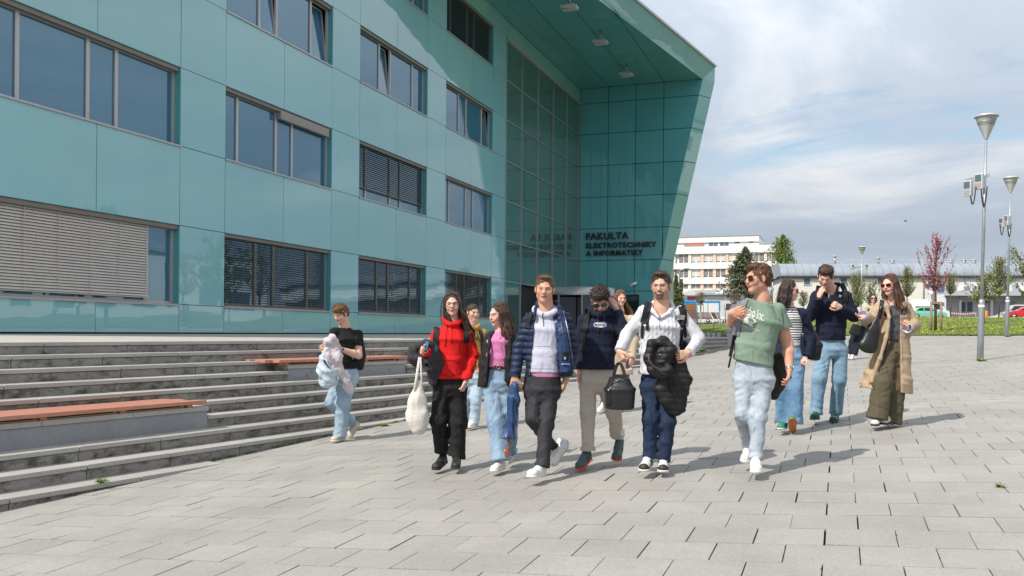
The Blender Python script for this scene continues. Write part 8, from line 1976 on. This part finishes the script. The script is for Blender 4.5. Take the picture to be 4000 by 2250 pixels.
def P_navy():
    p = Person((3226, 1648), None, 'tall man in a navy half zip sweater pinching his nose', skin=(.66,.40,.31)); J = p.J
    side = unit(p.right-.05*p.out)
    p.head((3216, 1036), (3232, 1124), yaw=-22, pitch=34, roll=-8, d=.07, neck=J(3246, 1138, -.02), hair='curly', haircol=(.085,.05,.032), neck_r=.062, sc_=1.0, eyes_down=True, brow=(.06,.04,.03))
    LS, RS = J(3190, 1160, -.01), J(3304, 1160, -.02); LE, RE = J(3165, 1232, .06), J(3334, 1236, .02); LW, RW = J(3200, 1160, .22), J(3282, 1200, .20)
    jn = denim('sky_denim', (.17,.29,.40), (.27,.39,.48))
    p.trousers(J(3248, 1316, 0), J(3220, 1365, 0), J(3278, 1365, 0), [([J(3218,1372,0), J(3200,1480,.08), J(3188,1620,.10)], [.100,.085,.080]), ([J(3280,1372,0), J(3278,1480,.03), J(3264,1616,-.08)], [.102,.085,.078])], jn, side, wr=(.155,.11), hr=(.175,.125), fold=.9)
    p.shoe(J(3190, 1640, .06), J(3182, 1640, .30), p.out*-.25+v3(0,0,1), L=.30, upper=(.018,.06,.045), sole=(.02,.07,.05), laces=(.5,.5,.5), toecap=((.30,.34,.33),(.02,.06,.045))); p.shoe(J(3264, 1634, -.10), J(3258, 1650, .12), v3(0,0,1), L=.30, upper=(.018,.06,.055), sole=(.06,.10,.10), laces=(.5,.5,.5), toecap=((.30,.34,.33),(.02,.06,.055)))
    nv = cloth('navy_knit', (.011,.014,.030), .9, .2, 200)
    p.top([J(3246,1328), J(3246,1270), J(3247,1205,-.01), J(3247,1150,-.02)], [.172,.175,.190,.10], [.130,.132,.135,.085], side, [([LS, LE, LW], [.074,.068,.044]), ([RS, RE, RW], [.074,.068,.044])], nv, 'sweater', fold=.9, hem=(J(3246,1328), (0,0,-1)), neck_cut=(J(3244,1136,.03), J(3236,1090,.06), .060, .080), extra=lambda f: f.chain([J(3222,1142,.08), J(3214,1120,.0), J(3250,1098,-.07), J(3276,1112,-.02), J(3262,1145,.06)], [.016,.02,.02,.02,.016], .015))
    p.surf_tube([(3238,1144), (3238,1164)], .003, 'zip', mat('white_pull', (.7,.7,.7), .4), .004); p.surf_poly([(3228,1124), (3258,1120), (3248,1140), (3240,1150)], cloth('brown_tee', (.12,.085,.065)), 'undershirt', .003)
    p.surf_strip([(3198,1116), (3192,1145), (3188,1172)], .05, .012, .004, 8, 'backpack_strap', m_blackc); p.surf_strip([(3286,1108), (3300,1135), (3300,1180)], .058, .014, .004, 12, 'backpack_strap', m_blackc); p.surf_strip([(3300,1175), (3302,1210)], .028, .006, .004, 6, 'strap_webbing', m_blackc); p.surf_poly([(3277,1150), (3283,1153), (3289,1151), (3284,1158), (3286,1164), (3281,1159), (3276,1162), (3279,1156)], mat('chest_mark', (.35,.37,.42), .6), 'chest_mark', .016)
    p.arm(LE, LW, unit(J(3218,1112,.25)-LW), p.right*.8-p.out*.4, 1, (.5,.6,.8,.9), thumb=.9, tcurl=.6, size=1.04, r=(.05,.045,.038,.028)); p.arm(RE, RW, unit(J(3240,1178,.26)-RW), -p.out+v3(0,0,-.2), 1, (.9,1.0,1.0,1.0), thumb=.8, size=1.04, r=(.05,.045,.038,.028))
    p.inner(J(3248,1345), J(3247,1220,-.02), J(3246,1150,-.02), [[J(3218,1372), J(3200,1480,.06), J(3188,1615,.08)], [J(3280,1372), J(3278,1480,.02), J(3264,1610,-.08)]], side)
    p.finish()
    c = J(3250, 1220, -.20); r, o = item(p, 'backpack', 'black backpack worn by the tall man pinching his nose', 'backpack', c); f = Field(c-.3, c+.3, .012); f.etube([c+v3(0,0,-.22), c, c+v3(0,0,.2)], [.13,.15,.12], [.08,.09,.07], side, .02, p=3); ifield(f, 'pack', m_blackc, r, o)
P_navy()
def P_trench():
    p = Person((3432, 1672), None, 'long haired woman in amber sunglasses and an open beige trench coat', skin=(.72,.44,.35)); J = p.J
    side = unit(p.right+.18*p.out)
    p.head((3484, 1076), (3466, 1150), yaw=-52, pitch=6, roll=3, d=.02, neck=J(3486, 1180, -.02), hair='long_straight', haircol=(.10,.042,.028), neck_r=.047, sc_=.94, female=True, smile=1, lips=(.42,.03,.04), brow=(.06,.03,.02), sun={'col': (.42,.09,.015), 'size': (.027,.018), 'round': .65, 'thick': .0032, 'temple': .0035}, style_arg={'L': .30, 'blow': tuple(p.right*.16+p.out*.10), 'n': 50})
    LS, RS = J(3440, 1198, -.0), J(3538, 1200, -.03); LE, RE = J(3408, 1262, .02), J(3572, 1272, .0); LW, RW = J(3376, 1236, .16), J(3548, 1280, .16)
    ol = cloth('olive_trousers', (.095,.080,.050), .85, .12)
    p.trousers(J(3492, 1325, 0), J(3470, 1380, 0), J(3514, 1380, 0), [([J(3470,1388,0), J(3446,1500,.10), J(3424,1638,.14)], [.105,.105,.112]), ([J(3514,1388,0), J(3500,1510,.02), J(3484,1656,.0)], [.105,.108,.108])], ol, side, wr=(.135,.10), hr=(.165,.12), fold=1.5, h=.009)
    p.shoe(J(3432, 1654, .04), J(3414, 1668, .30), v3(0,0,1), L=.26, upper=(.66,.64,.60), sole=(.02,.02,.02), laces=(.6,.6,.58), accent=(.5,.5,.48)); p.shoe(J(3474, 1652, .0), J(3450, 1660, .20), v3(0,0,1), L=.26, upper=(.55,.53,.50), sole=(.02,.02,.02), laces=(.6,.6,.58))
    kn = cloth('grey_knit', (.085,.085,.095), .95, .3, 160)
    p.top([J(3490,1328), J(3488,1290), J(3490,1235), J(3488,1198,-.02)], [.120,.120,.135,.07], [.10,.105,.115,.07], side, [([LS, LS*.6+LE*.4], [.05,.05]), ([RS, RS*.6+RE*.4], [.05,.05])], kn, 'cardigan', fold=.6, h=.008, hem=(J(3490,1328), (0,0,-1)), neck_cut=(J(3486,1178,.02), J(3480,1150,.05), .048, .068))
    p.surf_tube([(3476,1196), (3486,1180), (3497,1176)], .006, 'white_tee', m_white_cotton, .004)
    for y in (1202, 1225, 1250, 1275, 1298, 1316): p.surf_tube([(3484,y), (3485,y+1)], .008, 'button', mat('dark_button', (.02,.02,.025), .3), .004, n=2)
    tn = cloth('trench_cotton', (.42,.31,.205), .8, .12, 200, .05, 4)
    def ex(f):
        f.chain([J(3450,1176,.0), J(3462,1196,.10), J(3474,1240,.14), J(3462,1320,.15), J(3436,1400,.13), J(3404,1490,.09)], [.016,.022,.020,.020,.018,.014], .03); f.chain([J(3508,1190,.10), J(3506,1260,.13), J(3512,1400,.13), J(3520,1520,.08)], [.016,.022,.024,.020], .03)
        f.chain([J(3460,1184,.04), J(3452,1204,.10)], [.03,.035], .02, flat=(p.out, 1.6)); f.chain([J(3520,1176,.05), J(3528,1192,.09)], [.03,.04], .02, flat=(p.out, 1.6)); f.chain([J(3462,1168,-.05), J(3490,1160,-.10), J(3520,1166,-.05)], [.025,.028,.025], .02)
    spj = [J(3458,1540,-.02), J(3468,1470,-.02), J(3481,1390,-.02), J(3490,1310,-.02), J(3492,1240,-.02), J(3490,1200,-.03)]
    def hemcut(f): pass
    p.top(spj, [.285,.250,.205,.170,.160,.085], [.20,.175,.155,.14,.135,.09], side, [([LS, LE, LW], [.070,.074,.066]), ([RS, RE, RW], [.070,.074,.064])], tn, 'trench_coat', fold=1.0, extra=ex, open_=opener(p, side, (3474,1180), (3506,1180), (3404,1530), (3506,1530), J(3488,1330), -.06, 1.5), h=.009, hem=(J(3470,1527), unit(v3(0,0,-1)-p.right*.13)), neck_cut=(J(3487,1184,.0), J(3480,1130,.03), .055, .075))
    for x, y in ((3499,1324), (3501,1374), (3506,1424)): p.surf_tube([(x, y), (x+.6, y+1)], .017, 'coat_button', mat('horn_button', (.06,.03,.02), .3), .006, n=2)
    cf = mat('pale_blue_cuff', (.52,.54,.72), .8)
    for W, E in ((LW, LE), (RW, RE)):
        d = unit(W-E); f = Field(W-.12, W+.12, .007); f.cone(W-d*.02, W+d*.05, .048, .056, .01); f.cone(W+d*.035, W+d*.09, .046, .052, .004, 's'); f.half(W+d*.052, d); p.add('shirt_cuff', f, cf)
    p.arm(LE, LW, unit(J(3332,1236,.22)-LW), v3(0,0,1)+p.out*.3, -1, (.25,.3,.35,.4), thumb=-.3, size=.92, spread=.12, r=(.05,.045,.030,.024)); p.arm(RE, RW, unit(J(3532,1262,.24)-RW), v3(0,0,1)+p.out*.6, 1, (.8,.7,.8,.9), thumb=-.2, size=.92, spread=.1, r=(.05,.045,.030,.024))
    p.inner(J(3492,1350), J(3490,1240,-.02), J(3488,1195,-.02), [[J(3470,1388), J(3446,1500,.08), J(3424,1634,.12)], [J(3514,1388), J(3500,1510,.0), J(3484,1650,.0)]], side)
    p.finish()
    c = J(3395, 1310, .12); r, o = item(p, 'shoulder_bag', 'large black leather shoulder bag hanging from the woman in the trench coat', 'bag', c); f = Field(c-.36, c+.36, .008)
    a, b = J(3364,1352,.14), J(3412,1362,.14); f.chain([J(3428,1240,.16), J(3412,1290,.15), J(3392,1345,.14)], [.02,.07,.10], .02, flat=(p.out, 1.6)); f.chain([J(3366,1350,.14), J(3404,1366,.14)], [.03,.03], .04); f.noise(.008, 11, 4)
    lt = mat('soft_black_leather', (.014,.014,.015), .35, bump=.25, bscale=60, var=.1); ifield(f, 'bag_body', lt, r, o)
    p.surf_strip([(3446,1172), (3441,1210), (3432,1245)], .045, .010, .006, 10, 'bag_strap', lt)
P_trench()
def P_far():
    p = Person((3320, 1404), None, 'far off woman in sunglasses with a cream jacket and dark trousers', skin=(.68,.42,.33)); J = p.J
    side = unit(p.right+.2*p.out)
    p.head((3412, 1150), (3408, 1181), yaw=-10, pitch=0, d=0, neck=J(3406, 1192, -.02), hair='long_blown', haircol=(.06,.035,.025), neck_r=.048, sc_=.94, female=True, lips=(.45,.14,.12), sun={'col': (.02,.02,.02), 'size': (.03,.022), 'round': .7}, style_arg={'L': .3, 'blow': tuple(p.right*.2), 'n': 30})
    LS, RS = J(3384, 1204), J(3424, 1206); LE, RE = J(3368, 1236), J(3432, 1240); LW, RW = J(3352, 1256, .2), J(3400, 1258, .2)
    p.trousers(J(3396, 1268, 0), J(3372, 1285), J(3398, 1285), [([J(3352,1290), J(3330,1330), J(3318,1390)], [.11,.085,.065]), ([J(3376,1290), J(3350,1335,.1), J(3338,1388,.1)], [.11,.085,.065])], cloth('dark_trousers', (.018,.020,.032)), side, wr=(.14,.11), hr=(.16,.12), h=.014)
    p.shoe(J(3316,1396), J(3312,1403,.2), v3(0,0,1), L=.26, upper=(.6,.6,.6)); p.shoe(J(3330,1398,.1), J(3326,1404,.3), v3(0,0,1), L=.26, upper=(.68,.68,.68))
    p.top([J(3388,1275), J(3396,1250), J(3402,1220), J(3405,1202)], [.16,.16,.16,.08], [.12,.12,.12,.07], side, [([LS, LE, LW], [.08,.07,.055]), ([RS, RE, RW], [.08,.07,.055])], cloth('cream_jacket', (.48,.42,.31)), 'jacket', h=.013, hem=(J(3388,1276), (0,0,-1)), neck_cut=(J(3405,1194), J(3405,1180,.03), .05, .07))
    p.surf_strip([(3396,1206), (3384,1225), (3374,1245)], .03, .008, .004, 6, 'bag_strap', m_blackc)
    p.arm(LE, LW, unit(J(3346,1258,.25)-LW), p.right, 1, .6, size=.9, h=.008, r=(.05,.045,.030,.024)); p.arm(RE, RW, unit(J(3392,1260,.25)-RW), -p.right, 1, .6, size=.9, h=.008, r=(.05,.045,.030,.024)); p.finish()
    c = J(3344, 1290, .25); r, o = item(p, 'dark_bag', 'small black bag held by the far off woman in the cream jacket', 'bag', c); f = Field(c-.24, c+.24, .014); f.etube([J(3338,1302,.25), J(3346,1275,.25)], [.14,.12], [.06,.06], side, .02, p=3); ifield(f, 'bag_body', m_blackc, r, o)
P_far()
